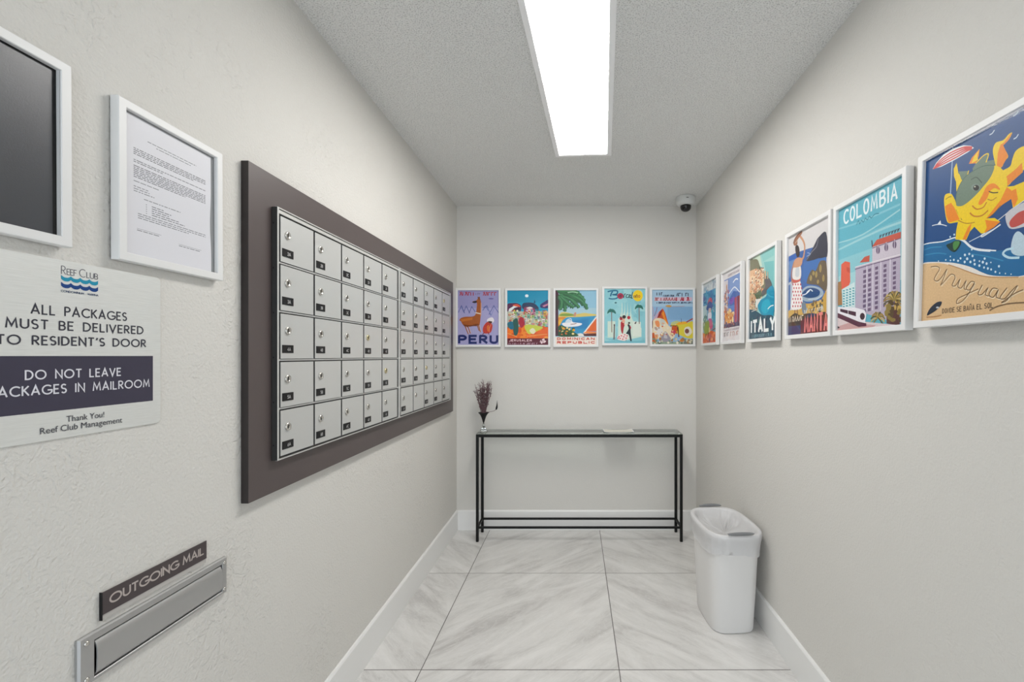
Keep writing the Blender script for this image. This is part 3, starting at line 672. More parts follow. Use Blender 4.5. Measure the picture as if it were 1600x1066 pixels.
('p','#c9a0a0','-6.9 3.7 21.9 7.4 63.3 1.8 50.3 -3.4 -6.9 -2.3'),
('p','#eceaf0','-0.9 21.8 -0.2 26.6 30.8 22.3 46.3 18 49 13.4 46.3 3 36.6 2.7 -1.9 17'),
('p','#5c2f45','-0.2 19.8 36.6 7.3 49 4.6 49 1.9 36.6 1.8 -1.9 15.1'),
('p','#4b2b3c','4.7 23.8 32.3 17.6 32.3 13.1 4.7 20.7'),
('p','#3c2434','46.6 11.8 46.3 10.5 45.4 9.4 44.2 8.7 42.7 8.6 41.2 9 40 9.9 39.1 11.1 38.8 12.5 39.1 13.8 40 14.9 41.2 15.6 42.7 15.7 44.2 15.3 45.4 14.4 46.3 13.2'),
('s','#eceaf0', 0.8,'18.9 22.7 18.9 16.1'),
('p','#333039','-6.3 8.5 4.7 2.9 -6.3 1.6'),
],
'manta': [
('p','#d9d6d6','0 0 100 0 100 134 0 134'),
('p','#3d66a8','-12.1 107.3 18.4 108.4 52 106.3 92.1 102.3 92.1 34.3 -12.1 40'),
('c','#3a3b4a','46.2 93.2 57.7 101.2 68.8 110.4 74.1 114.1 90.9 116 93.4 87.3 74.1 89.4 57.7 89.2'),
('k','#8a8690', 1.2,'47.7 93.2 59.1 100.1 70.1 104.2 74.1 112.6'),
('p','#2f5fae','-12.1 107.3 18.4 107.1 40.2 92.9 21.7 84.1 -12.1 87.1'),
('p','#5f86bd','1.8 101 18.4 100.7 1.8 77.9 -12.1 73.6 -12.1 83.7'),
('k','#d5dcea', 1.0,'41.7 89.5 63.3 88.8 82 86.3'),
('k','#d5dcea', 1.2,'43.2 84.6 47.7 85 53.4 82.3'),
('k','#9fb3d6', 1,'49.1 101.7 56.3 98.5 47.7 97.4'),
('p','#3f6fb2','40.2 91.4 90.9 87.2 90.9 73.8 57.7 74.3 46.2 64.2 37.2 71.8'),
('c','#6b5c48','47.7 63.9 52 72.3 60.5 78.2 68.8 75.2 76.8 83.8 83.3 84.6 92.1 79.2 92.6 48.2 74.1 56.7 54.9 61.3'),
('p','#b29a62','60.2 67.9 60 66.5 59.5 65.5 58.7 64.8 57.7 64.7 56.7 65.2 55.9 66.1 55.4 67.3 55.2 68.7 55.4 70.1 55.9 71.1 56.7 71.8 57.7 71.9 58.7 71.4 59.5 70.5 60 69.2'),
('k','#8a7a3a', 1,'56.3 71.6 57.7 68.3 58.6 65.1'),
('p','#b29a62','72.5 70.1 72.4 68.6 71.8 67.3 71 66.6 70.1 66.4 69.2 66.9 68.4 67.9 67.9 69.4 67.7 71 67.9 72.5 68.4 73.8 69.2 74.5 70.1 74.6 71 74.1 71.8 73.1 72.4 71.7'),
('k','#8a7a3a', 1,'68.8 74.3 70.1 70.5 70.9 66.9'),
('p','#b29a62','81.7 75.6 81.6 73.8 81.1 72.3 80.3 71.4 79.4 71.2 78.5 71.8 77.7 72.9 77.2 74.6 77 76.5 77.2 78.3 77.7 79.8 78.5 80.7 79.4 80.9 80.3 80.3 81.1 79.1 81.6 77.5'),
('k','#8a7a3a', 1,'78.1 80.4 79.4 76 80.2 71.8'),
('p','#b29a62','88.1 63 87.9 61.5 87.5 60.2 86.7 59.4 85.8 59.3 85 59.7 84.2 60.8 83.7 62.2 83.5 63.8 83.7 65.4 84.2 66.7 85 67.4 85.8 67.6 86.7 67.1 87.5 66.1 87.9 64.7'),
('k','#8a7a3a', 1,'84.6 67.2 85.8 63.4 86.6 59.7'),
('p','#b29a62','76.5 60.7 76.3 59.7 75.8 59 75.1 58.5 74.1 58.5 73.2 58.8 72.4 59.5 71.9 60.5 71.7 61.5 71.9 62.5 72.4 63.3 73.2 63.7 74.1 63.7 75.1 63.4 75.8 62.7 76.3 61.7'),
('k','#8a7a3a', 1,'72.8 63.6 74.1 61.1 74.9 58.7'),
('p','#b29a62','66.3 72.7 66.1 71.7 65.6 70.9 64.8 70.5 63.8 70.5 62.9 70.8 62.1 71.6 61.5 72.5 61.4 73.6 61.5 74.6 62.1 75.4 62.9 75.8 63.8 75.8 64.8 75.5 65.6 74.7 66.1 73.8'),
('k','#8a7a3a', 1,'62.5 75.7 63.8 73.1 64.7 70.7'),
('c','#9fb0c0','31.1 52.5 46.2 59.6 66 57.3 82 51.2 85.8 43.6 68.8 39.3 43.2 41.6'),
('c','#25497e','35.7 50.3 46.2 56.5 63.3 55.5 78.1 49.6 74.1 43.7 52 44.4'),
('k','#e6edf4', 1.3,'37.2 50.1 46.2 50.4 54.9 53'),
('k','#e6edf4', 1.3,'47.7 51.8 56.3 54.3 61.9 51.5'),
('k','#c7d3de', 1.0,'52 42.8 71.5 41.1 82 43.4'),
('p','#cfa552','-12.1 34.1 18.4 33.5 37.2 39.3 54.9 37.2 82 38.4 92.6 49.6 92.6 17.4 -12.1 18.1'),
('h', '#d8bb78', 79.1, 37.6, 2.0, 0.9, 2.3),
('h', '#8c6b3a', 56.0, 29.5, 2.8, 0.6, 2.6),
('h', '#5f5a55', 83.4, 32.0, 2.1, 0.8, 0.3),
('h', '#5f5a55', 65.6, 30.8, 2.1, 0.6, 2.5),
('h', '#5f5a55', 72.8, 32.6, 2.6, 0.8, 2.2),
('h', '#5f5a55', 78.4, 26.2, 3.0, 1.1, 3.0),
('h', '#5f5a55', 71.0, 31.3, 1.2, 0.9, 0.8),
('h', '#5f5a55', 63.5, 35.1, 2.4, 1.1, 1.1),
('h', '#d8bb78', 74.5, 35.3, 1.8, 1.2, 2.7),
('h', '#5f5a55', 84.0, 37.3, 2.1, 0.9, 0.5),
('h', '#b8c0c6', 82.5, 29.6, 2.4, 1.1, 2.3),
('h', '#8c6b3a', 69.7, 37.0, 2.1, 1.2, 1.0),
('h', '#d8bb78', 76.0, 32.2, 2.5, 0.5, 0.5),
('h', '#d8bb78', 70.0, 24.9, 2.6, 0.6, 2.3),
('h', '#d8bb78', 84.2, 24.7, 2.8, 0.6, 3.0),
('h', '#8c6b3a', 52.7, 22.6, 2.0, 0.8, 1.9),
('h', '#d8bb78', 53.2, 33.5, 1.9, 0.8, 3.0),
('h', '#5f5a55', 79.7, 33.0, 2.2, 1.3, 1.7),
('h', '#b8c0c6', 48.8, 30.7, 1.8, 1.0, 3.0),
('h', '#8c6b3a', 61.8, 35.0, 2.4, 0.8, 0.4),
('h', '#7b6a4c', 60.3, 29.6, 1.6, 0.6, 0.3),
('h', '#8c6b3a', 60.3, 27.2, 2.8, 0.9, 1.0),
('h', '#d8bb78', 60.0, 28.9, 1.6, 0.7, 3.1),
('h', '#5f5a55', 60.4, 35.7, 1.5, 1.0, 2.3),
('h', '#5f5a55', 64.9, 28.6, 1.8, 1.3, 1.5),
('h', '#7b6a4c', 50.7, 22.4, 2.4, 1.3, 0.8),
('h', '#d8bb78', 76.3, 35.2, 1.2, 0.9, 0.9),
('h', '#5f5a55', 76.3, 25.9, 1.7, 0.6, 3.1),
('h', '#7b6a4c', 64.7, 37.9, 2.1, 1.2, 2.8),
('h', '#8c6b3a', 45.6, 24.0, 1.7, 1.1, 1.9),
('p','#b5bdc9','-12.1 70.3 11.9 73 10.3 37.5 -12.1 31.6'),
('p','#4a6fa6','-8.6 66.4 5.2 69.2 5.2 34.8 -8.6 31.2'),
('c','#efe9e6','13.6 71.1 31.1 69.8 36.6 50.2 38.7 37.6 32.6 32.8 15.2 33 6.9 37.9 10.3 53.8'),
('p','#c24452','14.2 67.4 14.1 66.9 13.7 66.5 13.2 66.2 12.6 66.2 11.9 66.4 11.4 66.8 11 67.4 10.9 67.9 11 68.5 11.4 68.9 11.9 69.1 12.6 69.1 13.2 68.9 13.7 68.5 14.1 68'),
('p','#c24452','21 66.3 20.9 65.8 20.6 65.4 20 65.2 19.4 65.2 18.8 65.4 18.3 65.8 17.9 66.3 17.8 66.9 17.9 67.4 18.3 67.8 18.8 68 19.4 68 20 67.8 20.6 67.4 20.9 66.9'),
('p','#c24452','27.7 65.3 27.6 64.8 27.2 64.4 26.7 64.1 26.1 64.1 25.5 64.3 25 64.7 24.6 65.2 24.5 65.8 24.6 66.3 25 66.7 25.5 66.9 26.1 67 26.7 66.8 27.2 66.4 27.6 65.8'),
('p','#c24452','34.2 64.3 34.1 63.7 33.7 63.3 33.2 63.1 32.6 63.1 32.1 63.3 31.6 63.7 31.2 64.2 31.1 64.7 31.2 65.3 31.6 65.7 32.1 65.9 32.6 65.9 33.2 65.7 33.7 65.3 34.1 64.8'),
('p','#c24452','16.8 62.2 16.7 61.7 16.3 61.2 15.8 61 15.2 61 14.6 61.2 14 61.6 13.7 62.1 13.6 62.7 13.7 63.2 14 63.6 14.6 63.9 15.2 63.9 15.8 63.7 16.3 63.3 16.7 62.8'),
('p','#c24452','23.6 61.2 23.5 60.6 23.1 60.2 22.6 60 22 60 21.4 60.2 20.8 60.6 20.5 61.1 20.4 61.7 20.5 62.2 20.8 62.6 21.4 62.8 22 62.8 22.6 62.6 23.1 62.3 23.5 61.7'),
('p','#c24452','30.2 60.2 30.1 59.7 29.7 59.3 29.2 59 28.6 59 28 59.2 27.5 59.6 27.2 60.1 27 60.7 27.2 61.2 27.5 61.6 28 61.8 28.6 61.8 29.2 61.6 29.7 61.3 30.1 60.7'),
('p','#c24452','36.6 59.2 36.5 58.7 36.2 58.3 35.7 58.1 35.1 58 34.5 58.2 34 58.6 33.7 59.1 33.6 59.7 33.7 60.2 34 60.6 34.5 60.8 35.1 60.8 35.7 60.6 36.2 60.3 36.5 59.8'),
('p','#c24452','14.2 57.8 14.1 57.2 13.7 56.8 13.2 56.6 12.6 56.5 11.9 56.7 11.4 57.1 11 57.6 10.9 58.2 11 58.8 11.4 59.2 11.9 59.4 12.6 59.4 13.2 59.2 13.7 58.8 14.1 58.3'),
('p','#c24452','21 56.8 20.9 56.2 20.6 55.8 20 55.6 19.4 55.6 18.8 55.8 18.3 56.2 17.9 56.7 17.8 57.2 17.9 57.8 18.3 58.2 18.8 58.4 19.4 58.4 20 58.2 20.6 57.9 20.9 57.3'),
('p','#c24452','27.7 55.8 27.6 55.3 27.2 54.9 26.7 54.7 26.1 54.6 25.5 54.8 25 55.2 24.6 55.7 24.5 56.3 24.6 56.8 25 57.2 25.5 57.5 26.1 57.5 26.7 57.3 27.2 56.9 27.6 56.4'),
('p','#c24452','34.2 54.9 34.1 54.4 33.7 54 33.2 53.7 32.6 53.7 32.1 53.9 31.6 54.3 31.2 54.8 31.1 55.3 31.2 55.9 31.6 56.3 32.1 56.5 32.6 56.5 33.2 56.3 33.7 56 34.1 55.5'),
('p','#c24452','16.8 52.6 16.7 52 16.3 51.6 15.8 51.4 15.2 51.3 14.6 51.5 14 51.9 13.7 52.4 13.6 53 13.7 53.5 14 54 14.6 54.2 15.2 54.2 15.8 54 16.3 53.7 16.7 53.1'),
('p','#c24452','23.6 51.7 23.5 51.1 23.1 50.7 22.6 50.5 22 50.4 21.4 50.6 20.8 51 20.5 51.5 20.4 52.1 20.5 52.6 20.8 53 21.4 53.3 22 53.3 22.6 53.1 23.1 52.7 23.5 52.2'),
('p','#c24452','30.2 50.8 30.1 50.2 29.7 49.8 29.2 49.6 28.6 49.6 28 49.7 27.5 50.1 27.2 50.6 27 51.2 27.2 51.7 27.5 52.1 28 52.4 28.6 52.4 29.2 52.2 29.7 51.8 30.1 51.3'),
('p','#c24452','36.6 49.9 36.5 49.4 36.2 49 35.7 48.7 35.1 48.7 34.5 48.9 34 49.3 33.7 49.8 33.6 50.3 33.7 50.8 34 51.2 34.5 51.5 35.1 51.5 35.7 51.3 36.2 50.9 36.5 50.4'),
('p','#c24452','14.2 48.1 14.1 47.5 13.7 47.1 13.2 46.9 12.6 46.8 11.9 47 11.4 47.4 11 47.9 10.9 48.5 11 49 11.4 49.5 11.9 49.7 12.6 49.7 13.2 49.6 13.7 49.2 14.1 48.7'),
('p','#c24452','21 47.2 20.9 46.7 20.6 46.3 20 46 19.4 46 18.8 46.2 18.3 46.5 17.9 47.1 17.8 47.6 17.9 48.2 18.3 48.6 18.8 48.8 19.4 48.9 20 48.7 20.6 48.3 20.9 47.8'),
('p','#c24452','27.7 46.4 27.6 45.8 27.2 45.4 26.7 45.2 26.1 45.2 25.5 45.3 25 45.7 24.6 46.2 24.5 46.8 24.6 47.3 25 47.7 25.5 48 26.1 48 26.7 47.8 27.2 47.4 27.6 46.9'),
('p','#c24452','34.2 45.6 34.1 45 33.7 44.6 33.2 44.4 32.6 44.3 32.1 44.5 31.6 44.9 31.2 45.4 31.1 45.9 31.2 46.5 31.6 46.9 32.1 47.1 32.6 47.2 33.2 47 33.7 46.6 34.1 46.1'),
('p','#c24452','16.8 42.9 16.7 42.4 16.3 42 15.8 41.7 15.2 41.7 14.6 41.9 14 42.2 13.7 42.8 13.6 43.3 13.7 43.9 14 44.3 14.6 44.5 15.2 44.6 15.8 44.4 16.3 44 16.7 43.5'),
('p','#c24452','23.6 42.1 23.5 41.6 23.1 41.2 22.6 40.9 22 40.9 21.4 41.1 20.8 41.4 20.5 41.9 20.4 42.5 20.5 43 20.8 43.5 21.4 43.7 22 43.8 22.6 43.6 23.1 43.2 23.5 42.7'),
('p','#c24452','30.2 41.4 30.1 40.8 29.7 40.4 29.2 40.2 28.6 40.1 28 40.3 27.5 40.7 27.2 41.2 27 41.7 27.2 42.3 27.5 42.7 28 42.9 28.6 43 29.2 42.8 29.7 42.4 30.1 41.9'),
('p','#c24452','36.6 40.6 36.5 40.1 36.2 39.6 35.7 39.4 35.1 39.4 34.5 39.5 34 39.9 33.7 40.4 33.6 40.9 33.7 41.5 34 41.9 34.5 42.1 35.1 42.2 35.7 42 36.2 41.6 36.5 41.1'),
('p','#c24452','14.2 38.4 14.1 37.9 13.7 37.4 13.2 37.2 12.6 37.1 11.9 37.3 11.4 37.7 11 38.2 10.9 38.8 11 39.3 11.4 39.7 11.9 40 12.6 40 13.2 39.9 13.7 39.5 14.1 39'),
('p','#c24452','21 37.7 20.9 37.1 20.6 36.7 20 36.4 19.4 36.4 18.8 36.6 18.3 36.9 17.9 37.4 17.8 38 17.9 38.5 18.3 39 18.8 39.2 19.4 39.3 20 39.1 20.6 38.7 20.9 38.2'),
('p','#c24452','27.7 36.9 27.6 36.4 27.2 36 26.7 35.7 26.1 35.7 25.5 35.8 25 36.2 24.6 36.7 24.5 37.3 24.6 37.8 25 38.2 25.5 38.5 26.1 38.5 26.7 38.3 27.2 38 27.6 37.5'),
('p','#c24452','34.2 36.2 34.1 35.7 33.7 35.3 33.2 35 32.6 35 32.1 35.1 31.6 35.5 31.2 36 31.1 36.5 31.2 37.1 31.6 37.5 32.1 37.7 32.6 37.8 33.2 37.6 33.7 37.2 34.1 36.7'),
('c','#c85f52','11.9 77 29.5 75.5 31.1 69 13.6 69.5'),
('c','#e6e2de','13.6 90.4 31.1 90.1 32.6 72.6 11.9 75.4'),
('c','#c9cdd2','20.1 87.6 28 89.2 28.6 76.5 19.1 77.4'),
('c','#cf9a78','12.6 90.6 15.2 98.2 24.8 100.9 37.2 96.6 32.6 88.3'),
('k','#cf9a78', 3.2,'35.7 96.2 40.2 99.1 42.6 110.8 38.7 119.5 31.1 126.9'),
('k','#b98262', 2.4,'14.5 96.7 7.9 83.4 10.3 70'),
('c','#3a2b2a','18.4 116.7 23.3 117.9 28.6 112.7 29.5 103 23.3 102 19.1 110.1'),
('c','#9c6a50','13.6 125.1 21.7 131 34.2 133.1 35.7 129.6 24.8 124.6 23.3 118.7 15.2 119.1'),
('k','#5a3b34', 1.0,'12.6 123 18.4 127.9 26.4 130.6 34.2 132.4'),
('k','#e0c8b0', 1.0,'18.4 121.5 24.8 124.6'),
('s','#8a5a40', 2.2,'18.4 32.7 16.8 24'),
('s','#8a5a40', 2.2,'24.2 32.5 26.4 23.2'),
('c','#7b8694','35.7 39.4 44.7 39.9 47.7 27.4 38.7 26.7'),
('c','#4b3a2e','-8.6 17.8 1.8 23.7 18.4 28.7 31.1 25.1 54.9 25.2 71.5 22.9 93.4 21.5 93.4 -5.1 -8.6 -0.6'),
('p','#3f3f6a','-5.1 12.6 34.2 11.6 34.2 -0.9 -5.1 0.1'),
('p','#6a2f30','33.6 19.4 93.4 20.1 93.4 -3.7 33.6 -0.9'),
('c','#2f3f5e','46.2 21.4 57.7 24.9 71.5 22.2 60.5 19.4'),
('t', '#e7837e', 'MANTA', 42, 1, 97, 24, 3.6),
('s','#eddcc4', 1.2,'3 18 3 24'),
('s','#eddcc4', 1.2,'7.2 18 7.2 24'),
('s','#eddcc4', 1.2,'11.8 18 13.8 24 14.9 18'),
('s','#eddcc4', 1.2,'11.8 24 14.5 24'),
('s','#eddcc4', 1.2,'16.3 18 19.3 24 21.1 18'),
('s','#eddcc4', 1.2,'23.2 18 26 24 27.6 18'),
('s','#eddcc4', 1.2,'29.6 18 32.4 24 34.1 18'),
('s','#eddcc4', 1.2,'36.1 18 36.1 24'),
('s','#eddcc4', 1.2,'36.1 24 40.2 24'),
('s','#e4e0d2', 0.7,'42 26 43.6 29.6 44.6 26'),
('s','#e4e0d2', 0.7,'42 29.6 44.2 29.6'),
('s','#e4e0d2', 0.7,'45.7 26 46.9 29.6 47.7 26'),
('s','#e4e0d2', 0.7,'48.5 26 48.5 29.6'),
('s','#e4e0d2', 0.7,'54.3 26 54.3 29.6'),
('s','#e4e0d2', 0.7,'54.3 29.6 56.7 29.6'),
('s','#e4e0d2', 0.7,'60.5 26 60.5 29.6'),
('s','#e4e0d2', 0.7,'60.5 29.6 63.2 29.6'),
('s','#e4e0d2', 0.7,'67.1 26 67.1 29.6'),
('s','#e4e0d2', 0.7,'67.1 29.6 69.1 29.6'),
('s','#e4e0d2', 0.7,'72.6 26 74.2 29.6 75.2 26'),
('s','#e4e0d2', 0.7,'72.6 29.6 74.9 29.6'),
('s','#e4e0d2', 0.7,'76.4 26 78.4 29.6 79.6 26'),
('s','#e4e0d2', 0.7,'76.4 29.6 79.2 29.6'),
('s','#e4e0d2', 0.7,'80.9 26 82.1 29.6 82.9 26'),
('s','#e4e0d2', 0.7,'80.9 29.6 82.6 29.6'),
('s','#e4e0d2', 0.7,'83.8 26 85.4 29.6 86.3 26'),
],
'italy': [
('p','#9fd0cc','0 0 100 0 100 134 0 134'),
('p','#78bfc0','55.3 117.4 90.1 112.2 90.7 74.6 71.6 77.6'),
('p','#c9dcc8','-6.1 134.8 38.3 136.1 48.6 112.4 -6.1 117.2'),
('p','#8cc9c6','45.2 131.6 90.7 133.4 90.7 120 52 118.8'),
('c','#7d7c62','-6.1 132.5 13 130.7 31.3 126 41.8 112.3 55.3 105.4 61.9 87.5 80.9 80.2 80.9 70.7 38.3 62.6 -6.1 56'),
('h', '#56624a', 28.3, 97.2, 3.2, 1.0, 0.0),
('h', '#56624a', 16.5, 106.4, 3.5, 1.3, 1.2),
('h', '#8f8a6a', 8.4, 100.6, 3.7, 1.0, 0.9),
('h', '#8f8a6a', 14.1, 105.5, 2.8, 1.1, 1.6),
('h', '#56624a', 39.2, 111.4, 3.4, 0.8, 0.4),
('h', '#4e5c4c', 32.1, 96.6, 4.0, 0.6, 0.4),
('h', '#56624a', 13.0, 111.7, 3.4, 0.8, 2.5),
('h', '#8f8a6a', 26.9, 102.3, 4.5, 1.3, 1.3),
('h', '#4e5c4c', 36.5, 96.6, 4.7, 0.9, 0.7),
('h', '#4e5c4c', 18.3, 99.5, 3.0, 1.0, 1.1),
('h', '#a9a488', 19.4, 108.7, 3.1, 0.7, 2.0),
('h', '#56624a', 25.8, 106.3, 3.7, 1.1, 1.2),
('h', '#a9a488', 3.7, 98.5, 2.6, 0.9, 2.9),
('h', '#4e5c4c', 2.0, 103.9, 4.7, 1.0, 1.3),
('h', '#4e5c4c', 23.2, 98.6, 4.0, 0.6, 2.7),
('h', '#8f8a6a', 9.0, 99.8, 2.8, 0.6, 0.9),
('h', '#56624a', 3.5, 112.0, 3.0, 1.1, 1.0),
('h', '#a9a488', 33.6, 107.8, 3.4, 1.3, 0.4),
('h', '#56624a', 15.4, 107.8, 4.2, 0.6, 0.6),
('h', '#a9a488', 28.4, 107.5, 3.9, 1.2, 2.2),
('p','#e5b990','-6.1 114.1 20.4 113.6 53.7 102.9 55.3 85.7 31.3 76.6 5.5 75.8 -6.1 80.5'),
('p','#ecd9b8','25.9 99.3 55.3 94.2 55.3 82.9 25.9 78.8'),
('p','#e08a66','36.6 104.7 53.7 102.9 54.7 94.3 40.1 96.1'),
('p','#f0c9a2','-4.2 103.1 24.1 107 24.1 93.8 -2.2 89'),
('h', '#f3e6cf', 11.2, 77.2, 1.5, 1.3, 1.5),
('h', '#f0dcc0', 14.0, 90.2, 3.5, 1.0, 1.4),
('h', '#b9a58a', 2.3, 64.6, 3.1, 0.8, 0.1),
('h', '#d99a72', 43.8, 97.2, 2.6, 1.3, 2.2),
('h', '#edc9a0', 46.9, 82.6, 3.5, 0.5, 0.8),
('h', '#e8b080', 26.9, 94.8, 1.5, 1.2, 1.4),
('h', '#c9805e', 4.6, 63.6, 3.5, 0.6, 1.6),
('h', '#d99a72', 11.4, 71.8, 3.4, 1.1, 0.3),
('h', '#c9805e', 31.9, 98.0, 1.9, 0.5, 1.7),
('h', '#f3e6cf', 23.2, 94.3, 2.5, 0.6, 0.0),
('h', '#f0dcc0', 17.4, 80.9, 3.2, 0.7, 0.4),
('h', '#b9a58a', 26.2, 94.8, 2.0, 0.8, 0.4),
('h', '#d99a72', 6.1, 72.3, 1.6, 0.8, 1.8),
('h', '#f0dcc0', 15.8, 82.7, 1.9, 1.1, 2.5),
('h', '#edc9a0', 46.3, 65.0, 3.1, 0.8, 2.4),
('h', '#f3e6cf', 46.8, 89.5, 3.1, 1.0, 1.4),
('h', '#edc9a0', 36.4, 94.8, 1.4, 0.5, 1.3),
('h', '#f0dcc0', 42.6, 78.1, 1.7, 0.6, 0.5),
('h', '#edc9a0', 26.9, 75.6, 1.5, 0.9, 2.3),
('h', '#b9a58a', 3.4, 64.1, 1.7, 0.8, 2.7),
('h', '#d99a72', 2.8, 84.2, 1.7, 0.7, 1.1),
('h', '#d99a72', 31.2, 96.7, 3.0, 0.6, 1.7),
('h', '#f0dcc0', 33.5, 68.0, 3.1, 0.8, 1.3),
('h', '#f3e6cf', 17.9, 100.4, 2.4, 0.8, 1.4),
('h', '#d99a72', 35.4, 68.7, 2.4, 0.9, 0.0),
('h', '#b9a58a', 42.7, 79.6, 1.5, 1.3, 0.1),
('h', '#f3e6cf', 13.8, 91.6, 2.2, 0.9, 0.6),
('h', '#f0dcc0', 12.1, 85.6, 2.2, 1.1, 0.8),
('h', '#c9805e', 42.4, 96.2, 2.9, 1.2, 0.2),
('h', '#d99a72', 22.0, 68.0, 3.2, 0.9, 0.1),
('h', '#f3e6cf', 21.8, 93.7, 2.0, 1.2, 2.5),
('h', '#c9805e', 18.2, 90.7, 3.3, 1.0, 2.5),
('h', '#edc9a0', 36.4, 66.3, 2.7, 1.0, 2.6),
('h', '#e8b080', 17.9, 63.1, 2.1, 0.8, 1.5),
('h', '#b9a58a', 36.5, 80.9, 3.1, 1.0, 2.9),
('h', '#e8b080', 35.5, 84.5, 3.2, 0.8, 1.9),
('h', '#b9a58a', 40.5, 70.7, 2.0, 0.5, 2.4),
('h', '#f0dcc0', 31.0, 93.9, 3.0, 0.7, 2.9),
('h', '#f0dcc0', 48.5, 71.8, 1.5, 0.6, 3.0),
('h', '#d99a72', 46.9, 90.9, 3.2, 1.1, 1.9),
('h', '#c9805e', 26.2, 65.9, 1.7, 0.8, 2.5),
('h', '#d99a72', 21.7, 62.1, 2.3, 0.6, 2.1),
('h', '#b9a58a', 47.5, 87.8, 2.3, 0.6, 2.2),
('h', '#f3e6cf', 36.4, 103.3, 1.9, 0.6, 0.9),
('h', '#f3e6cf', 15.4, 88.1, 3.4, 0.6, 2.0),
('h', '#b9a58a', 11.3, 89.5, 2.7, 1.0, 2.0),
('h', '#f0dcc0', 38.4, 79.5, 2.3, 0.9, 2.8),
('h', '#d99a72', 22.9, 65.5, 3.4, 0.8, 1.3),
('h', '#b9a58a', 7.8, 85.6, 2.7, 0.6, 0.6),
('h', '#d99a72', 7.1, 95.0, 2.1, 0.6, 3.0),
('h', '#d99a72', 43.7, 102.2, 2.1, 1.2, 2.0),
('h', '#e8b080', 46.7, 87.8, 3.2, 1.2, 0.0),
('h', '#f3e6cf', 9.8, 65.9, 1.7, 1.0, 0.3),
('h', '#b9a58a', 24.1, 75.6, 3.1, 0.6, 2.8),
('h', '#edc9a0', 49.8, 88.3, 3.5, 0.6, 0.3),
('h', '#f3e6cf', 11.8, 75.6, 1.8, 1.2, 3.1),
('h', '#b9a58a', 6.2, 78.9, 2.6, 0.8, 0.4),
('h', '#e8b080', 50.1, 67.6, 1.4, 0.8, 1.1),
('h', '#c9805e', 5.6, 93.9, 3.0, 0.7, 0.4),
('h', '#c9805e', 52.0, 93.5, 1.8, 0.8, 0.4),
('h', '#f3e6cf', 34.1, 94.2, 1.6, 0.6, 1.3),
('h', '#e8b080', 5.2, 80.2, 1.9, 1.3, 0.9),
('h', '#b9a58a', 5.7, 73.4, 1.6, 0.9, 3.1),
('h', '#edc9a0', 44.2, 97.9, 1.9, 0.9, 0.4),
('h', '#c9805e', 2.3, 94.2, 2.2, 0.5, 0.8),
('h', '#f3e6cf', 49.8, 98.5, 1.6, 1.3, 0.6),
('h', '#e8b080', 24.1, 81.8, 1.6, 0.7, 3.0),
('h', '#f3e6cf', 25.5, 62.9, 1.8, 1.1, 1.6),
('h', '#edc9a0', 31.7, 99.9, 2.8, 1.0, 0.1),
('h', '#c9805e', 23.1, 92.4, 3.2, 1.2, 1.4),
('q', '#edc9a0 #e6b48a #f3e6cf #d99a72 #efd8b4', 4, (4, 66, 52, 102), 46, 3.5, 7),
('c','#5f5a5c','57 95.3 71.6 91.3 84 78.4 71.6 72.1 52 65.1 48.6 72.6 61.9 79.1'),
('p','#d9b48a','59.3 103.3 63.5 102.5 63.5 90 59.3 90.7'),
('p','#c9b090','68.4 100.2 71.6 99.6 71.6 88.6 68.4 89.1'),
('p','#5e6b4c','20.4 72.2 45.2 76 50.3 65.3 27.7 63.9'),
('p','#caa886','-6.1 74.3 20.4 72.2 24.1 49.7 1.7 46 -6.1 48.3'),
('h', '#d9bb96', 2.4, 57.9, 1.6, 0.8, 1.0),
('h', '#6a4f3c', 13.0, 61.4, 3.2, 0.7, 1.3),
('h', '#e3cda8', 5.6, 48.0, 1.3, 1.0, 2.4),
('h', '#8a6a50', 4.0, 55.1, 1.4, 0.8, 0.5),
('h', '#8a6a50', 21.4, 50.9, 1.9, 0.9, 1.5),
('h', '#6a4f3c', 25.9, 60.6, 1.4, 0.6, 1.3),
('h', '#8a6a50', 5.4, 54.4, 1.9, 0.7, 0.9),
('h', '#e3cda8', 9.4, 42.3, 2.1, 0.7, 2.8),
('h', '#e3cda8', 27.1, 45.3, 2.4, 0.7, 1.7),
('h', '#e3cda8', 5.5, 50.6, 2.6, 0.5, 2.4),
('h', '#d9bb96', 8.0, 55.8, 1.7, 0.7, 2.5),
('h', '#e3cda8', 3.0, 48.5, 2.0, 0.5, 0.9),
('h', '#e3cda8', 4.7, 42.7, 3.0, 1.0, 0.9),
('h', '#e3cda8', 27.7, 46.6, 1.6, 1.2, 0.2),
('h', '#6a4f3c', 3.4, 44.7, 2.5, 0.6, 1.6),
('h', '#d9bb96', 23.6, 43.0, 2.0, 0.9, 1.8),
('h', '#6a4f3c', 16.7, 40.9, 2.7, 0.6, 2.8),
('h', '#6a4f3c', 27.2, 45.8, 1.8, 1.1, 2.3),
('h', '#6a4f3c', 8.5, 40.5, 1.8, 0.6, 2.5),
('h', '#8a6a50', 17.4, 59.3, 3.0, 1.2, 1.9),
('h', '#e3cda8', 25.4, 47.8, 1.5, 0.9, 2.2),
('h', '#e3cda8', 19.5, 54.3, 1.3, 0.8, 1.3),
('h', '#8a6a50', 17.9, 44.9, 3.1, 0.6, 0.2),
('h', '#8a6a50', 3.1, 55.7, 1.9, 0.9, 1.7),
('h', '#e3cda8', 26.9, 55.0, 1.8, 0.8, 1.0),
('h', '#e3cda8', 9.8, 40.0, 2.7, 0.9, 2.8),
('q', '#e5cba6 #d9b48a #cdb9a0 #b98a6a', 9, (2, 42, 36, 58), 16, 3.5, 6.5),
('c','#0f8fb2','38.3 58.3 65.2 63.3 68.4 72.6 90.7 73.3 90.7 31.9 55.3 33.7 34.8 48.6'),
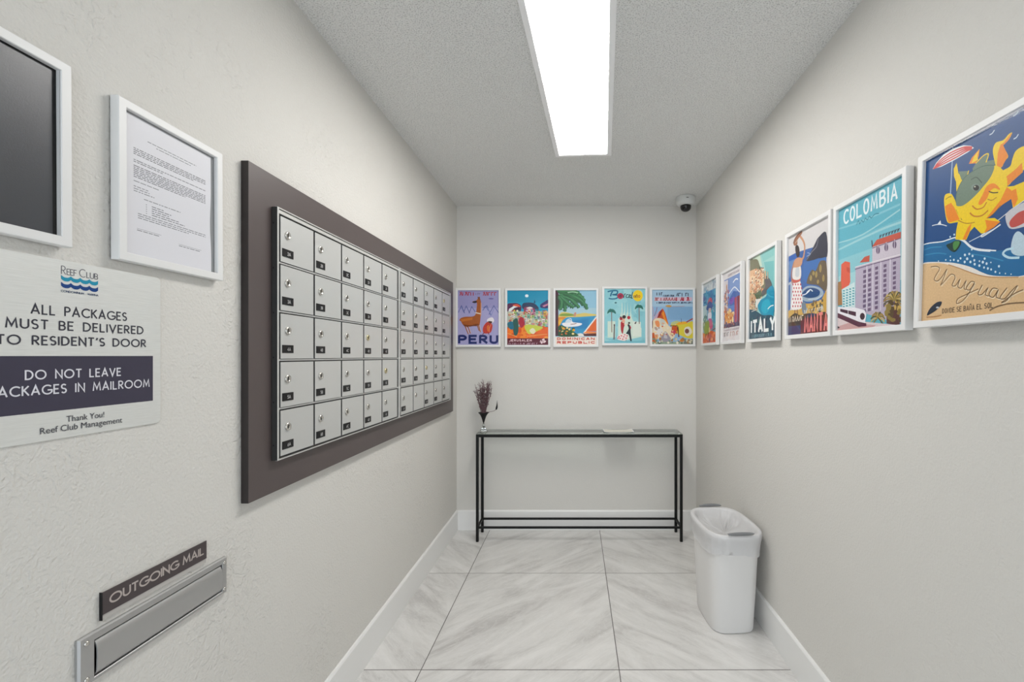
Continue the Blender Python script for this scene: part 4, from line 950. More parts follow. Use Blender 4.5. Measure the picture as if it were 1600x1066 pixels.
('c','#1aa6c4','52 55.2 71.6 58.4 80.9 46.4 65.2 37 48.6 42.8'),
('k','#e6f2f0', 1.6,'71.6 43.3 80.9 46.4 90.7 46.6'),
('k','#3ab4cc', 1,'68.4 67.1 77.8 61.7 90.7 58.6'),
('p','#e5e3dc','25.9 63.4 48.6 62 34.8 54.3 31.3 48.9 25.9 52.4'),
('c','#2b4a5e','-8.1 45.5 13 47.9 31.3 43.1 55.3 35.1 90.7 29.9 90.7 -2.8 -8.1 1'),
('h', '#3f6a78', 38.6, 31.2, 3.9, 0.8, 1.9),
('h', '#456a60', 10.5, 28.8, 1.7, 0.8, 2.0),
('h', '#456a60', 39.9, 27.6, 3.8, 0.6, 1.6),
('h', '#1d3a4c', 35.0, 26.1, 2.6, 1.0, 1.6),
('h', '#3f6a78', 55.3, 31.3, 2.5, 1.1, 2.6),
('h', '#3f6a78', 61.2, 27.6, 2.6, 1.2, 1.6),
('h', '#3f6a78', 62.4, 31.1, 3.9, 0.6, 2.4),
('h', '#456a60', 11.2, 33.0, 2.2, 1.1, 0.6),
('h', '#3f6a78', 38.9, 31.1, 3.3, 0.7, 1.3),
('h', '#3f6a78', 86.7, 28.5, 2.2, 0.8, 3.1),
('h', '#456a60', 8.0, 28.4, 2.0, 1.3, 2.5),
('h', '#456a60', 41.0, 29.7, 1.7, 0.8, 2.9),
('h', '#3f6a78', 29.8, 26.9, 2.8, 1.2, 3.0),
('h', '#456a60', 38.5, 27.4, 2.1, 1.0, 0.3),
('h', '#3f6a78', 96.8, 30.3, 2.6, 0.7, 1.7),
('h', '#1d3a4c', 5.8, 33.1, 4.0, 0.6, 2.1),
('k','#e6e2d6', 1.0,'9.3 45.3 31.3 46.8'),
('t', '#f2f5f5', 'ITALY', 6, 9, 97, 31, 5.2),
('s','#8fb8c4', 0.8,'12 2.2 12 6.2'),
('s','#8fb8c4', 0.8,'16.9 2.2 16.9 6.2'),
('s','#8fb8c4', 0.8,'20 2.2 21.6 6.2 22.6 2.2'),
('s','#8fb8c4', 0.8,'23.8 2.2 25.3 6.2 26.2 2.2'),
('s','#8fb8c4', 0.8,'23.8 6.2 25.9 6.2'),
('s','#8fb8c4', 0.8,'27.2 2.2 29.2 6.2 30.3 2.2'),
('s','#8fb8c4', 0.8,'27.2 6.2 29.9 6.2'),
('s','#8fb8c4', 0.8,'31.7 2.2 33.6 6.2 34.7 2.2'),
('s','#8fb8c4', 0.8,'31.7 6.2 34.4 6.2'),
('s','#8fb8c4', 0.8,'36.1 2.2 36.1 6.2'),
('s','#8fb8c4', 0.8,'36.1 6.2 38 6.2'),
('s','#8fb8c4', 0.8,'39.2 2.2 41 6.2 42.1 2.2'),
('s','#8fb8c4', 0.8,'39.2 6.2 41.7 6.2'),
('s','#8fb8c4', 0.8,'43.4 2.2 44.7 6.2 45.5 2.2'),
('s','#8fb8c4', 0.8,'43.4 6.2 45.2 6.2'),
('s','#8fb8c4', 0.8,'46.4 2.2 47.7 6.2 48.4 2.2'),
('s','#8fb8c4', 0.8,'46.4 6.2 48.2 6.2'),
('s','#8fb8c4', 0.8,'49.3 2.2 50.8 6.2 51.8 2.2'),
('s','#8fb8c4', 0.8,'52.8 2.2 54.9 6.2 56.1 2.2'),
('s','#8fb8c4', 0.8,'52.8 6.2 55.7 6.2'),
('s','#8fb8c4', 0.8,'57.6 2.2 57.6 6.2'),
('s','#8fb8c4', 0.8,'57.6 6.2 60.5 6.2'),
('s','#8fb8c4', 0.8,'62.4 2.2 62.4 6.2'),
('s','#8fb8c4', 0.8,'67.4 2.2 67.4 6.2'),
('s','#8fb8c4', 0.8,'71.8 2.2 73.9 6.2 75.1 2.2'),
('s','#8fb8c4', 0.8,'71.8 6.2 74.7 6.2'),
('s','#8fb8c4', 0.8,'76.5 2.2 76.5 6.2'),
('s','#8fb8c4', 0.8,'80.8 2.2 82.7 6.2 83.9 2.2'),
('s','#8fb8c4', 0.8,'85.2 2.2 85.2 6.2'),
],
'lady': [
('p','#7aa6bd','0 0 100 0 100 134 0 134'),
('p','#cfd8dc','0 112 100 112 100 134 0 134'),
('h', '#dfe3e4', 81.0, 112.9, 4.6, 0.9, 0.4),
('h', '#b5c3cf', 19.5, 115.4, 4.5, 1.0, 1.3),
('h', '#dfe3e4', 39.4, 124.9, 3.7, 0.7, 0.0),
('h', '#b5c3cf', 57.5, 126.9, 4.5, 0.8, 1.0),
('h', '#b5c3cf', 38.3, 123.9, 5.3, 0.9, 2.2),
('h', '#dfe3e4', 86.0, 122.6, 3.0, 0.8, 1.5),
('h', '#9aa6b8', 74.5, 114.1, 4.4, 0.9, 2.5),
('h', '#9aa6b8', 30.6, 113.5, 5.3, 1.1, 1.9),
('h', '#b5c3cf', 80.8, 124.3, 5.1, 1.2, 1.9),
('h', '#dfe3e4', 63.9, 120.9, 4.5, 1.3, 2.2),
('h', '#9aa6b8', 13.2, 119.4, 3.3, 0.7, 0.0),
('h', '#b5c3cf', 9.3, 115.8, 5.6, 0.8, 2.4),
('h', '#9aa6b8', 86.3, 125.8, 3.7, 0.8, 1.4),
('h', '#8fb0c4', 92.4, 117.5, 4.6, 0.7, 2.2),
('h', '#9aa6b8', 74.2, 129.4, 5.8, 1.1, 1.3),
('h', '#b5c3cf', 71.4, 116.1, 4.7, 1.1, 2.7),
('h', '#9aa6b8', 21.7, 122.7, 5.5, 0.8, 0.3),
('h', '#9aa6b8', 37.3, 114.9, 3.9, 0.5, 0.5),
('h', '#8fb0c4', 91.2, 126.9, 5.1, 0.9, 2.6),
('h', '#8fb0c4', 70.8, 129.7, 4.5, 0.8, 3.1),
('h', '#9aa6b8', 73.6, 121.6, 5.4, 0.9, 2.9),
('h', '#8fb0c4', 19.7, 120.5, 4.3, 1.2, 0.7),
('h', '#8fb0c4', 14.0, 122.3, 5.3, 0.9, 0.3),
('h', '#b5c3cf', 12.7, 126.6, 4.2, 0.8, 2.7),
('h', '#b5c3cf', 32.5, 125.6, 3.4, 0.9, 0.3),
('h', '#8fb0c4', 7.7, 122.3, 4.4, 0.9, 0.5),
('p','#2a86b4','0 84 100 84 100 113 0 113'),
('h', '#1f6ca4', 61.1, 100.0, 6.9, 0.9, 2.8),
('h', '#5cb0c8', 58.6, 86.0, 4.5, 0.8, 0.5),
('h', '#1f6ca4', 10.4, 93.6, 3.8, 1.0, 1.4),
('h', '#1f6ca4', 81.7, 97.9, 3.1, 1.3, 2.2),
('h', '#2a55a0', 59.1, 108.9, 4.2, 0.9, 2.8),
('h', '#3d9cc0', 51.3, 86.6, 5.0, 1.2, 1.3),
('h', '#1f6ca4', 61.0, 95.4, 4.7, 0.6, 1.4),
('h', '#5cb0c8', 31.4, 94.2, 5.4, 1.0, 0.6),
('h', '#1f6ca4', 15.7, 92.5, 5.3, 1.0, 2.2),
('h', '#1f6ca4', 8.5, 86.3, 5.5, 0.7, 2.1),
('h', '#5cb0c8', 43.6, 92.3, 5.8, 0.9, 3.1),
('h', '#2a55a0', 82.8, 101.3, 6.4, 0.6, 1.5),
('h', '#2a55a0', 83.5, 86.5, 4.8, 0.7, 2.9),
('h', '#3d9cc0', 92.5, 110.3, 4.6, 1.2, 3.1),
('h', '#5cb0c8', 15.9, 106.4, 5.2, 0.8, 0.6),
('h', '#5cb0c8', 2.9, 103.1, 4.3, 0.7, 0.5),
('h', '#5cb0c8', 13.4, 94.6, 3.8, 0.7, 1.3),
('h', '#1f6ca4', 86.0, 102.7, 3.1, 0.6, 1.7),
('h', '#5cb0c8', 34.5, 101.1, 3.6, 1.2, 0.1),
('h', '#2a55a0', 5.2, 97.3, 3.8, 1.2, 3.1),
('h', '#3d9cc0', 77.7, 90.2, 4.8, 0.5, 0.4),
('h', '#2a55a0', 12.4, 103.4, 3.5, 1.2, 2.0),
('h', '#3d9cc0', 77.1, 91.1, 3.7, 0.7, 0.2),
('h', '#3d9cc0', 25.1, 111.0, 6.4, 1.1, 1.5),
('h', '#5cb0c8', 83.7, 104.4, 5.9, 1.2, 1.7),
('h', '#3d9cc0', 65.9, 86.7, 4.9, 1.1, 0.0),
('h', '#5cb0c8', 13.5, 86.3, 4.0, 0.8, 3.0),
('h', '#2a55a0', 2.6, 103.5, 3.0, 1.3, 1.6),
('h', '#3d9cc0', 32.4, 101.8, 6.4, 1.1, 0.9),
('h', '#1f6ca4', 67.8, 100.6, 3.8, 1.2, 1.8),
('p','#bcd0cc','0 40 30 42 30 84 0 84'),
('p','#3f9cb4','62 20 100 20 100 84 62 84'),
('h', '#2f7fa0', 68.7, 41.1, 4.0, 1.0, 0.9),
('h', '#c9a6a0', 67.8, 79.7, 2.4, 1.0, 2.2),
('h', '#2f7fa0', 78.5, 77.1, 3.9, 1.1, 0.2),
('h', '#c9a6a0', 82.4, 73.2, 4.0, 1.0, 2.0),
('h', '#c9a6a0', 78.1, 58.2, 4.5, 0.7, 1.8),
('h', '#c9a6a0', 66.1, 72.5, 3.1, 1.2, 2.7),
('h', '#7fb5b8', 84.5, 37.2, 3.3, 0.9, 0.6),
('h', '#2f7fa0', 83.2, 75.5, 4.7, 0.6, 1.7),
('h', '#b9d2cc', 70.3, 38.7, 3.2, 1.2, 0.2),
('h', '#4a8a9c', 71.8, 36.1, 2.7, 1.0, 3.0),
('h', '#4a8a9c', 76.8, 43.9, 3.4, 0.9, 0.5),
('h', '#2f7fa0', 95.7, 33.3, 5.0, 0.8, 1.9),
('h', '#c9a6a0', 79.2, 65.8, 3.0, 1.0, 1.2),
('h', '#2f7fa0', 90.7, 66.5, 2.5, 0.8, 2.6),
('h', '#4a8a9c', 81.5, 72.4, 4.0, 0.7, 3.1),
('h', '#4a8a9c', 78.7, 58.3, 4.2, 1.1, 1.5),
('h', '#2f7fa0', 76.8, 60.6, 5.0, 0.8, 2.2),
('h', '#2f7fa0', 63.2, 72.0, 4.0, 0.9, 2.5),
('h', '#7fb5b8', 60.5, 67.7, 4.0, 0.6, 0.4),
('h', '#7fb5b8', 91.5, 33.5, 3.3, 1.2, 3.0),
('h', '#b9d2cc', 72.7, 71.6, 3.6, 1.0, 2.0),
('h', '#c9a6a0', 87.1, 82.4, 3.5, 0.9, 2.1),
('h', '#2f7fa0', 72.3, 71.6, 3.8, 0.5, 3.1),
('h', '#2f7fa0', 67.2, 80.2, 2.8, 0.7, 2.5),
('h', '#4a8a9c', 76.8, 33.6, 3.5, 1.2, 0.7),
('h', '#b9d2cc', 69.8, 49.6, 2.0, 0.6, 0.5),
('h', '#6f8f70', 10.6, 32.5, 5.7, 1.1, 3.1),
('h', '#6f8f70', 20.9, 41.2, 3.4, 0.9, 0.8),
('h', '#6f8f70', 22.0, 55.1, 3.3, 0.7, 0.5),
('h', '#6f8f70', 11.5, 58.1, 3.1, 1.2, 1.3),
('h', '#6f8f70', 5.4, 54.0, 4.6, 0.8, 0.3),
('h', '#6f8f70', 2.2, 35.0, 4.4, 1.2, 2.9),
('h', '#4f7a6a', 12.9, 58.7, 5.6, 0.7, 1.4),
('h', '#4f7a6a', 2.2, 41.3, 5.2, 1.3, 0.3),
('h', '#4f7a6a', 25.3, 32.8, 4.3, 0.6, 0.7),
('h', '#a9b98c', 20.6, 42.9, 5.0, 1.0, 1.6),
('h', '#4f7a6a', 8.1, 49.6, 3.1, 1.0, 1.3),
('h', '#6f8f70', 16.1, 44.2, 5.7, 1.2, 0.8),
('h', '#4f7a6a', 27.6, 41.4, 3.2, 0.6, 2.8),
('h', '#6f8f70', 18.4, 59.6, 4.3, 1.0, 1.5),
('h', '#6f8f70', 21.9, 25.8, 4.3, 1.2, 1.9),
('h', '#4f7a6a', 12.5, 48.7, 5.3, 0.8, 0.7),
('h', '#a9b98c', 16.8, 52.2, 3.4, 1.3, 2.7),
('h', '#a9b98c', 5.4, 40.9, 3.2, 0.9, 2.1),
('h', '#4f7a6a', 27.1, 57.6, 5.2, 0.6, 0.9),
('h', '#6f8f70', 13.1, 35.0, 4.6, 1.1, 1.2),
('h', '#6f8f70', 27.5, 37.7, 4.2, 1.0, 1.3),
('h', '#6f8f70', 19.9, 51.1, 5.8, 0.5, 2.8),
('h', '#4f7a6a', 25.3, 56.7, 4.3, 0.9, 2.8),
('h', '#6f8f70', 23.7, 39.4, 3.6, 0.7, 0.4),
('c','#c2485e','34 88 50 98 68 90 62 76 40 76'),
('c','#26408c','24 76 48 90 74 78 50 70'),
('c','#e3b8a0','42 74 58 74 56 62 45 62'),
('c','#ece4ea','38 64 62 64 60 48 42 48'),
('c','#c8508c','42 52 64 50 72 34 58 28 44 38'),
('c','#7a9a4a','16 44 44 48 44 22 14 16'),
('c','#e4c98a','44 32 54 30 52 6 46 6'),
('p','#d9602c','0 0 100 0 100 20 60 26 30 18 0 24'),
('h', '#f0a870', 38.3, 7.7, 2.9, 0.6, 1.0),
('h', '#8a3a30', 49.3, 5.1, 5.5, 1.2, 0.1),
('h', '#c24428', 33.5, 3.6, 4.0, 1.3, 0.3),
('h', '#8a3a30', 60.3, 11.1, 4.0, 1.0, 1.5),
('h', '#c24428', 44.1, 16.3, 5.7, 1.0, 1.9),
('h', '#f0a870', 12.2, 15.6, 4.1, 1.1, 1.8),
('h', '#e8824a', 75.9, 17.3, 5.5, 0.9, 3.0),
('h', '#f0a870', 69.3, 5.9, 6.0, 0.6, 1.8),
('h', '#8a3a30', 29.6, 18.0, 4.4, 1.1, 0.4),
('h', '#f0a870', 29.6, 13.1, 4.9, 0.8, 0.8),
('h', '#c24428', 5.3, 7.1, 3.6, 1.0, 2.4),
('h', '#e8824a', 27.2, 3.4, 2.4, 1.0, 1.9),
('h', '#f0a870', 83.9, 19.8, 4.0, 0.8, 1.5),
('h', '#c24428', 32.9, 13.8, 3.0, 1.2, 3.1),
('h', '#f0a870', 58.5, 12.4, 2.5, 0.6, 2.3),
('h', '#e8824a', 29.0, 13.3, 4.4, 0.7, 0.2),
('h', '#f0a870', 14.6, 15.7, 2.9, 1.0, 2.2),
('h', '#c24428', 73.8, 3.8, 4.1, 0.7, 1.9),
('h', '#c24428', 57.9, 18.1, 4.0, 0.9, 0.3),
('h', '#c24428', 54.6, 12.9, 5.6, 1.0, 1.6),
('h', '#e8824a', 62.3, 9.3, 3.1, 1.0, 1.2),
('h', '#8a3a30', 41.9, 19.8, 4.4, 0.9, 1.5),
('h', '#8a3a30', 80.4, 7.9, 3.4, 1.1, 2.1),
('h', '#e8824a', 13.5, 15.0, 5.8, 1.1, 2.2),
('h', '#8a3a30', 20.5, 16.5, 4.1, 1.2, 1.0),
('h', '#e8824a', 97.1, 8.1, 3.6, 0.6, 2.1),
('s','#7a3020', 2,'70 26 98 30'),
],
'plaza': [
('p','#e4e0e2','0 0 100 0 100 134 0 134'),
('p','#5e7fc4','8 26 94 26 94 120 8 120'),
('p','#7d9bd2','35 80 94 92 94 120 35 120'),
('p','#d9d2d8','8 60 30 60 30 118 8 118'),
('p','#3f62ae','40 66 94 66 94 86 60 92 40 82'),
('k','#f0f2f6', 2.2,'58 108 70 112 82 110'),
('k','#e6ecf4', 2.2,'36 90 60 98 72 96 90 86'),
('c','#7a4ab0','36 74 60 82 66 76 50 68'),
('h', '#d98aa0', 25.8, 81.5, 2.2, 1.2, 2.9),
('h', '#8a3a5a', 27.9, 76.4, 2.6, 0.8, 3.1),
('h', '#d98aa0', 11.1, 85.9, 4.4, 0.7, 0.1),
('h', '#8a3a5a', 31.6, 83.8, 2.6, 1.0, 3.0),
('h', '#6a6a9a', 9.3, 79.2, 2.5, 1.2, 2.1),
('h', '#8a3a5a', 21.4, 80.8, 3.1, 0.6, 2.7),
('h', '#6a6a9a', 23.5, 81.8, 4.0, 1.0, 2.0),
('h', '#c2485e', 29.6, 68.9, 2.3, 1.2, 2.6),
('h', '#6a6a9a', 22.4, 73.1, 3.2, 0.5, 0.7),
('h', '#6a6a9a', 11.8, 88.9, 3.8, 0.9, 0.9),
('h', '#8a3a5a', 33.2, 83.0, 3.5, 0.7, 0.6),
('h', '#6a6a9a', 31.1, 69.7, 3.5, 1.0, 0.0),
('h', '#8a3a5a', 32.3, 80.4, 2.0, 0.5, 2.3),
('h', '#6a6a9a', 12.6, 93.5, 2.7, 0.8, 0.3),
('h', '#6a6a9a', 15.6, 72.0, 3.6, 0.9, 2.1),
('h', '#8a3a5a', 13.6, 78.9, 2.4, 0.7, 1.1),
('h', '#c2485e', 33.3, 94.4, 3.4, 1.3, 2.5),
('h', '#6a6a9a', 31.7, 95.1, 2.3, 0.6, 2.3),
('p','#c98f7a','12 30 28 30 28 64 12 66'),
('p','#b0485c','66 32 80 30 78 80 66 78'),
('p','#8a3040','82 30 92 30 92 80 80 80'),
('p','#e4a050','12 34 62 34 62 54 12 54'),
('h', '#f4d9a0', 25.9, 54.5, 4.8, 1.2, 0.7),
('h', '#d9702c', 52.6, 39.6, 2.5, 0.6, 2.6),
('h', '#d9702c', 45.3, 38.8, 4.0, 1.3, 0.1),
('h', '#b0582c', 33.7, 42.9, 3.7, 0.5, 1.5),
('h', '#f4d9a0', 61.6, 50.5, 4.1, 1.0, 3.1),
('h', '#b0582c', 48.7, 43.3, 4.3, 0.6, 2.3),
('h', '#f0c070', 37.4, 56.6, 5.0, 1.3, 3.0),
('h', '#e08a3c', 59.1, 42.7, 3.3, 0.8, 3.1),
('h', '#e08a3c', 17.2, 40.0, 2.4, 0.6, 2.3),
('h', '#b0582c', 16.1, 42.9, 2.2, 1.2, 1.7),
('h', '#f4d9a0', 57.6, 51.4, 4.2, 0.7, 1.3),
('h', '#f0c070', 26.8, 57.7, 3.3, 0.7, 3.0),
('h', '#d9702c', 18.7, 57.4, 3.1, 1.2, 1.6),
('h', '#d9702c', 31.6, 45.0, 3.3, 1.2, 1.9),
('h', '#b0582c', 48.1, 35.9, 3.0, 1.0, 2.6),
('h', '#e08a3c', 58.7, 48.3, 3.2, 0.9, 1.7),
('h', '#f0c070', 13.5, 49.7, 3.5, 0.5, 1.6),
('h', '#d9702c', 45.4, 41.9, 2.7, 1.0, 1.7),
('h', '#b0582c', 20.2, 36.4, 4.3, 0.8, 1.9),
('h', '#e08a3c', 19.7, 55.2, 2.8, 1.0, 0.6),
('h', '#e08a3c', 48.5, 38.3, 3.3, 1.0, 2.2),
('h', '#b0582c', 33.5, 46.6, 4.6, 0.6, 2.5),
('h', '#f4d9a0', 22.1, 52.6, 4.9, 0.7, 2.2),
('h', '#f4d9a0', 44.4, 57.5, 3.8, 1.1, 0.0),
('h', '#d9702c', 25.2, 54.2, 4.7, 1.1, 1.4),
('h', '#f4d9a0', 45.8, 35.5, 4.1, 1.3, 2.5),
('h', '#d9702c', 22.0, 50.4, 3.1, 0.9, 1.8),
('h', '#f4d9a0', 48.9, 56.4, 2.4, 0.6, 2.1),
('h', '#f4d9a0', 57.0, 39.4, 4.8, 1.2, 2.1),
('h', '#f4d9a0', 34.4, 45.8, 3.2, 0.9, 1.0),
('h', '#d9702c', 12.4, 58.0, 4.4, 0.5, 2.7),
('h', '#f4d9a0', 29.9, 55.3, 4.8, 0.6, 2.0),
('h', '#f4d9a0', 23.7, 36.0, 3.7, 1.0, 2.6),
('h', '#b0582c', 24.9, 53.1, 3.2, 0.6, 2.5),
('p','#4a3a5a','8 26 94 26 94 34 8 34'),
('h', '#c27a5a', 80.1, 35.3, 1.6, 0.9, 0.2),
('h', '#c27a5a', 62.5, 30.9, 2.9, 0.6, 0.8),
('h', '#8a6a9a', 31.8, 33.2, 2.4, 0.8, 2.1),
('h', '#2f3a70', 21.0, 33.0, 2.4, 1.2, 2.8),
('h', '#6a4a7a', 37.0, 28.1, 2.9, 1.3, 1.3),
('h', '#6a4a7a', 37.7, 30.6, 1.7, 1.0, 3.0),
('h', '#c27a5a', 53.2, 32.9, 2.6, 1.1, 2.2),
('h', '#c27a5a', 45.2, 33.0, 1.3, 0.6, 2.6),
('h', '#8a6a9a', 22.4, 34.1, 1.6, 1.2, 0.1),
('h', '#2f3a70', 71.7, 30.1, 1.5, 0.8, 3.0),
('h', '#2f3a70', 23.9, 35.5, 3.0, 0.6, 0.1),
('h', '#c27a5a', 16.7, 27.4, 2.4, 0.8, 1.7),
('h', '#2f3a70', 52.0, 30.2, 2.0, 0.5, 3.0),
('h', '#6a4a7a', 23.6, 30.4, 2.8, 0.8, 0.1),
('h', '#c27a5a', 21.9, 34.4, 1.6, 0.6, 2.3),
('h', '#6a4a7a', 79.8, 35.4, 3.1, 0.5, 2.7),
('h', '#6a4a7a', 20.6, 35.5, 3.0, 1.3, 0.8),
('h', '#8a6a9a', 69.7, 33.3, 1.7, 1.0, 1.9),
('h', '#6a4a7a', 74.8, 31.5, 2.6, 0.7, 2.9),
('h', '#6a4a7a', 91.6, 33.9, 2.4, 1.1, 1.7),
('h', '#6a4a7a', 83.6, 31.8, 2.1, 0.6, 2.8),
('h', '#c27a5a', 91.5, 32.6, 2.2, 0.9, 2.0),
('h', '#6a4a7a', 50.0, 35.1, 3.0, 1.1, 2.3),
('h', '#6a4a7a', 26.2, 31.4, 1.7, 0.7, 3.0),
('h', '#2f3a70', 26.1, 30.0, 1.6, 0.9, 1.1),
('h', '#6a4a7a', 62.9, 33.4, 1.9, 1.0, 0.5),
('q', '#e4a878 #c98f7a #e8d0b8 #b0685c', 5, (10, 50, 26, 100), 14, 4, 7),
('s','#b09aa6', 0.7,'10 20 11.5 23 12.4 20'),
('s','#b09aa6', 0.7,'13.4 20 13.4 23'),
('s','#b09aa6', 0.7,'13.4 23 14.7 23'),
('s','#b09aa6', 0.7,'17.3 20 18.3 23 18.8 20'),
('s','#b09aa6', 0.7,'19.5 20 20.9 23 21.8 20'),
('s','#b09aa6', 0.7,'22.8 20 24 23 24.7 20'),
('s','#b09aa6', 0.7,'25.5 20 27 23 27.9 20'),
('s','#b09aa6', 0.7,'25.5 23 27.6 23'),
('s','#b09aa6', 0.7,'29 20 30.1 23 30.8 20'),
('s','#b09aa6', 0.7,'31.5 20 32.4 23 33 20'),
('s','#b09aa6', 0.7,'33.7 20 34.8 23 35.5 20'),
('s','#b09aa6', 0.7,'33.7 23 35.3 23'),
('s','#b09aa6', 0.7,'36.3 20 36.3 23'),
('s','#b09aa6', 0.7,'36.3 23 37.9 23'),
('s','#b09aa6', 0.7,'40.8 20 40.8 23'),
('s','#b09aa6', 0.7,'40.8 23 42.5 23'),
('s','#b09aa6', 0.7,'43.6 20 43.6 23'),
('s','#b09aa6', 0.7,'47.7 20 47.7 23'),
('s','#b09aa6', 0.7,'47.7 23 49.9 23'),
('s','#b09aa6', 0.7,'51.3 20 51.3 23'),
('s','#b09aa6', 0.7,'56 20 57.1 23 57.8 20'),
('s','#b09aa6', 0.7,'58.6 20 59.8 23 60.5 20'),
('s','#b09aa6', 0.7,'58.6 23 60.3 23'),
('s','#b09aa6', 0.7,'63.2 20 64.3 23 64.9 20'),
('s','#b09aa6', 0.7,'63.2 23 64.7 23'),
('s','#b09aa6', 0.7,'65.7 20 67.3 23 68.3 20'),
('s','#b09aa6', 0.7,'65.7 23 67.9 23'),
('s','#b09aa6', 0.7,'69.4 20 69.4 23'),
('s','#b09aa6', 0.7,'72 20 73.4 23 74.3 20'),
('s','#b09aa6', 0.7,'75.3 20 76.3 23 77 20'),
('s','#b09aa6', 0.7,'75.3 23 76.8 23'),
('s','#b09aa6', 0.7,'77.7 20 77.7 23'),
('s','#b09aa6', 0.7,'77.7 23 79.4 23'),
('s','#b09aa6', 0.7,'80.4 20 82 23 83 20'),
('s','#b09aa6', 0.7,'80.4 23 82.7 23'),
('s','#b09aa6', 0.7,'84.1 20 85.5 23 86.4 20'),
('s','#b09aa6', 0.7,'84.1 23 86.1 23'),
('s','#b09aa6', 0.7,'87.4 20 88.5 23 89.2 20'),
('s','#b09aa6', 0.7,'87.4 23 88.9 23'),
('s','#7a6a70', 1.2,'10 10 12.7 17 14.3 10'),
('s','#7a6a70', 1.2,'10 17 13.8 17'),
('s','#7a6a70', 1.2,'16.2 10 16.2 17'),
('s','#7a6a70', 1.2,'16.2 17 20.3 17'),
('s','#7a6a70', 1.2,'23 10 26.4 17 28.5 10'),
('s','#7a6a70', 1.2,'30.9 10 30.9 17'),
('s','#7a6a70', 1.2,'30.9 17 36.2 17'),
('s','#c07a66', 1.3,'46 10 46 17'),
('s','#c07a66', 1.3,'46 17 50.9 17'),
('s','#c07a66', 1.3,'58.2 10 58.2 17'),
('s','#c07a66', 1.3,'58.2 17 63.4 17'),
('s','#c07a66', 1.3,'66.7 10 66.7 17'),
('s','#c07a66', 1.3,'74.4 10 77.5 17 79.3 10'),
('s','#c07a66', 1.3,'81.5 10 81.5 17'),
('s','#c07a66', 1.3,'81.5 17 86.5 17'),
('s','#b5a8b0', 0.8,'30 123 31.2 127 32 123'),
('s','#b5a8b0', 0.8,'30 127 31.7 127'),
('s','#b5a8b0', 0.8,'32.8 123 34.8 127 36.1 123'),
('s','#b5a8b0', 0.8,'37.5 123 39.4 127 40.6 123'),
('s','#b5a8b0', 0.8,'37.5 127 40.2 127'),
('s','#b5a8b0', 0.8,'41.9 123 43.6 127 44.6 123'),
('s','#b5a8b0', 0.8,'41.9 127 44.2 127'),
('s','#b5a8b0', 0.8,'45.7 123 47.4 127 48.4 123'),
('s','#b5a8b0', 0.8,'49.5 123 49.5 127'),
('s','#b5a8b0', 0.8,'49.5 127 52 127'),
('s','#b5a8b0', 0.8,'53.6 123 53.6 127'),
('s','#b5a8b0', 0.8,'53.6 127 56.6 127'),
('s','#b5a8b0', 0.8,'58.5 123 58.5 127'),
('s','#b5a8b0', 0.8,'58.5 127 60.3 127'),
('s','#b5a8b0', 0.8,'61.4 123 63.4 127 64.6 123'),
('s','#b5a8b0', 0.8,'65.9 123 67.5 127 68.4 123'),
('s','#b5a8b0', 0.8,'69.5 123 69.5 127'),
('s','#b5a8b0', 0.8,'72.7 123 74.6 127 75.7 123'),
('s','#b5a8b0', 0.8,'77 123 78.7 127 79.7 123'),
('s','#b5a8b0', 0.8,'80.9 123 82.3 127 83.1 123'),
('s','#b5a8b0', 0.8,'80.9 127 82.8 127'),
('s','#b5a8b0', 0.8,'84.1 123 85.6 127 86.4 123'),
('s','#b5a8b0', 0.8,'87.4 123 87.4 127'),
],
'peru': [
('p','#a9a5cf','0 0 100 0 100 134 0 134'),
('p','#9a96c4','0 90 100 90 100 134 0 134'),
('s','#a83a4c', 2.2,'5 121 8.1 128 10 121'),
('s','#a83a4c', 2.2,'5 128 9.4 128'),
('s','#a83a4c', 2.2,'12.2 121 12.2 128'),
('s','#a83a4c', 2.2,'17.5 121 21 128 23.2 121'),
('s','#a83a4c', 2.2,'17.5 128 22.5 128'),
('s','#a83a4c', 2.2,'25.6 121 25.6 128'),
('s','#a83a4c', 2.2,'25.6 128 29.2 128'),
('s','#a83a4c', 2.2,'31.5 121 31.5 128'),
('s','#a83a4c', 2.2,'37.7 121 37.7 128'),
('s','#6a5a78', 1,'44 122 44 126'),
('s','#6a5a78', 1,'48 122 48 126'),
('s','#6a5a78', 1,'48 126 50.5 126'),
('s','#6a5a78', 1,'52.1 122 52.1 126'),
('s','#6a5a78', 1,'52.1 126 54.6 126'),
('s','#a8404c', 2.2,'62 121 64.8 128 66.5 121'),
('s','#a8404c', 2.2,'62 128 65.9 128'),
('s','#a8404c', 2.2,'68.5 121 70.9 128 72.3 121'),
('s','#a8404c', 2.2,'68.5 128 71.9 128'),
('s','#a8404c', 2.2,'74 121 74 128'),
('s','#a8404c', 2.2,'74 128 78.8 128'),
('s','#a8404c', 2.2,'81.9 121 81.9 128'),
('s','#a8404c', 2.2,'81.9 128 86.6 128'),
('s','#a8404c', 2.2,'89.7 121 89.7 128'),
('s','#a8404c', 2.2,'89.7 128 93.9 128'),
('c','#6f63a0','74.4 113 81.1 114.7 87.9 112.5 81.1 110.9'),
('s','#55609c', 1.6,'1.2 79.2 8.8 95.7 16.3 77.6'),
('s','#55609c', 1.6,'13.8 79.2 20.5 94.9 29 77.6'),
('s','#55609c', 1.6,'27.3 77.6 34 93.2 43.3 79.2'),
('s','#55609c', 1.6,'62.6 90.8 71 95.7 81.1 71'),
('s','#55609c', 1.6,'76.1 74.3 87.9 95.7 100 77.6'),
('s','#55609c', 1.6,'60.9 84.2 67.7 94.1 74.4 84.2'),
('s','#8a8fc4', 1.6,'3.7 84.2 8.8 90.8 13.8 79.2'),
('s','#8a8fc4', 1.6,'67.7 90.8 74.4 87.5 81.1 74.3'),
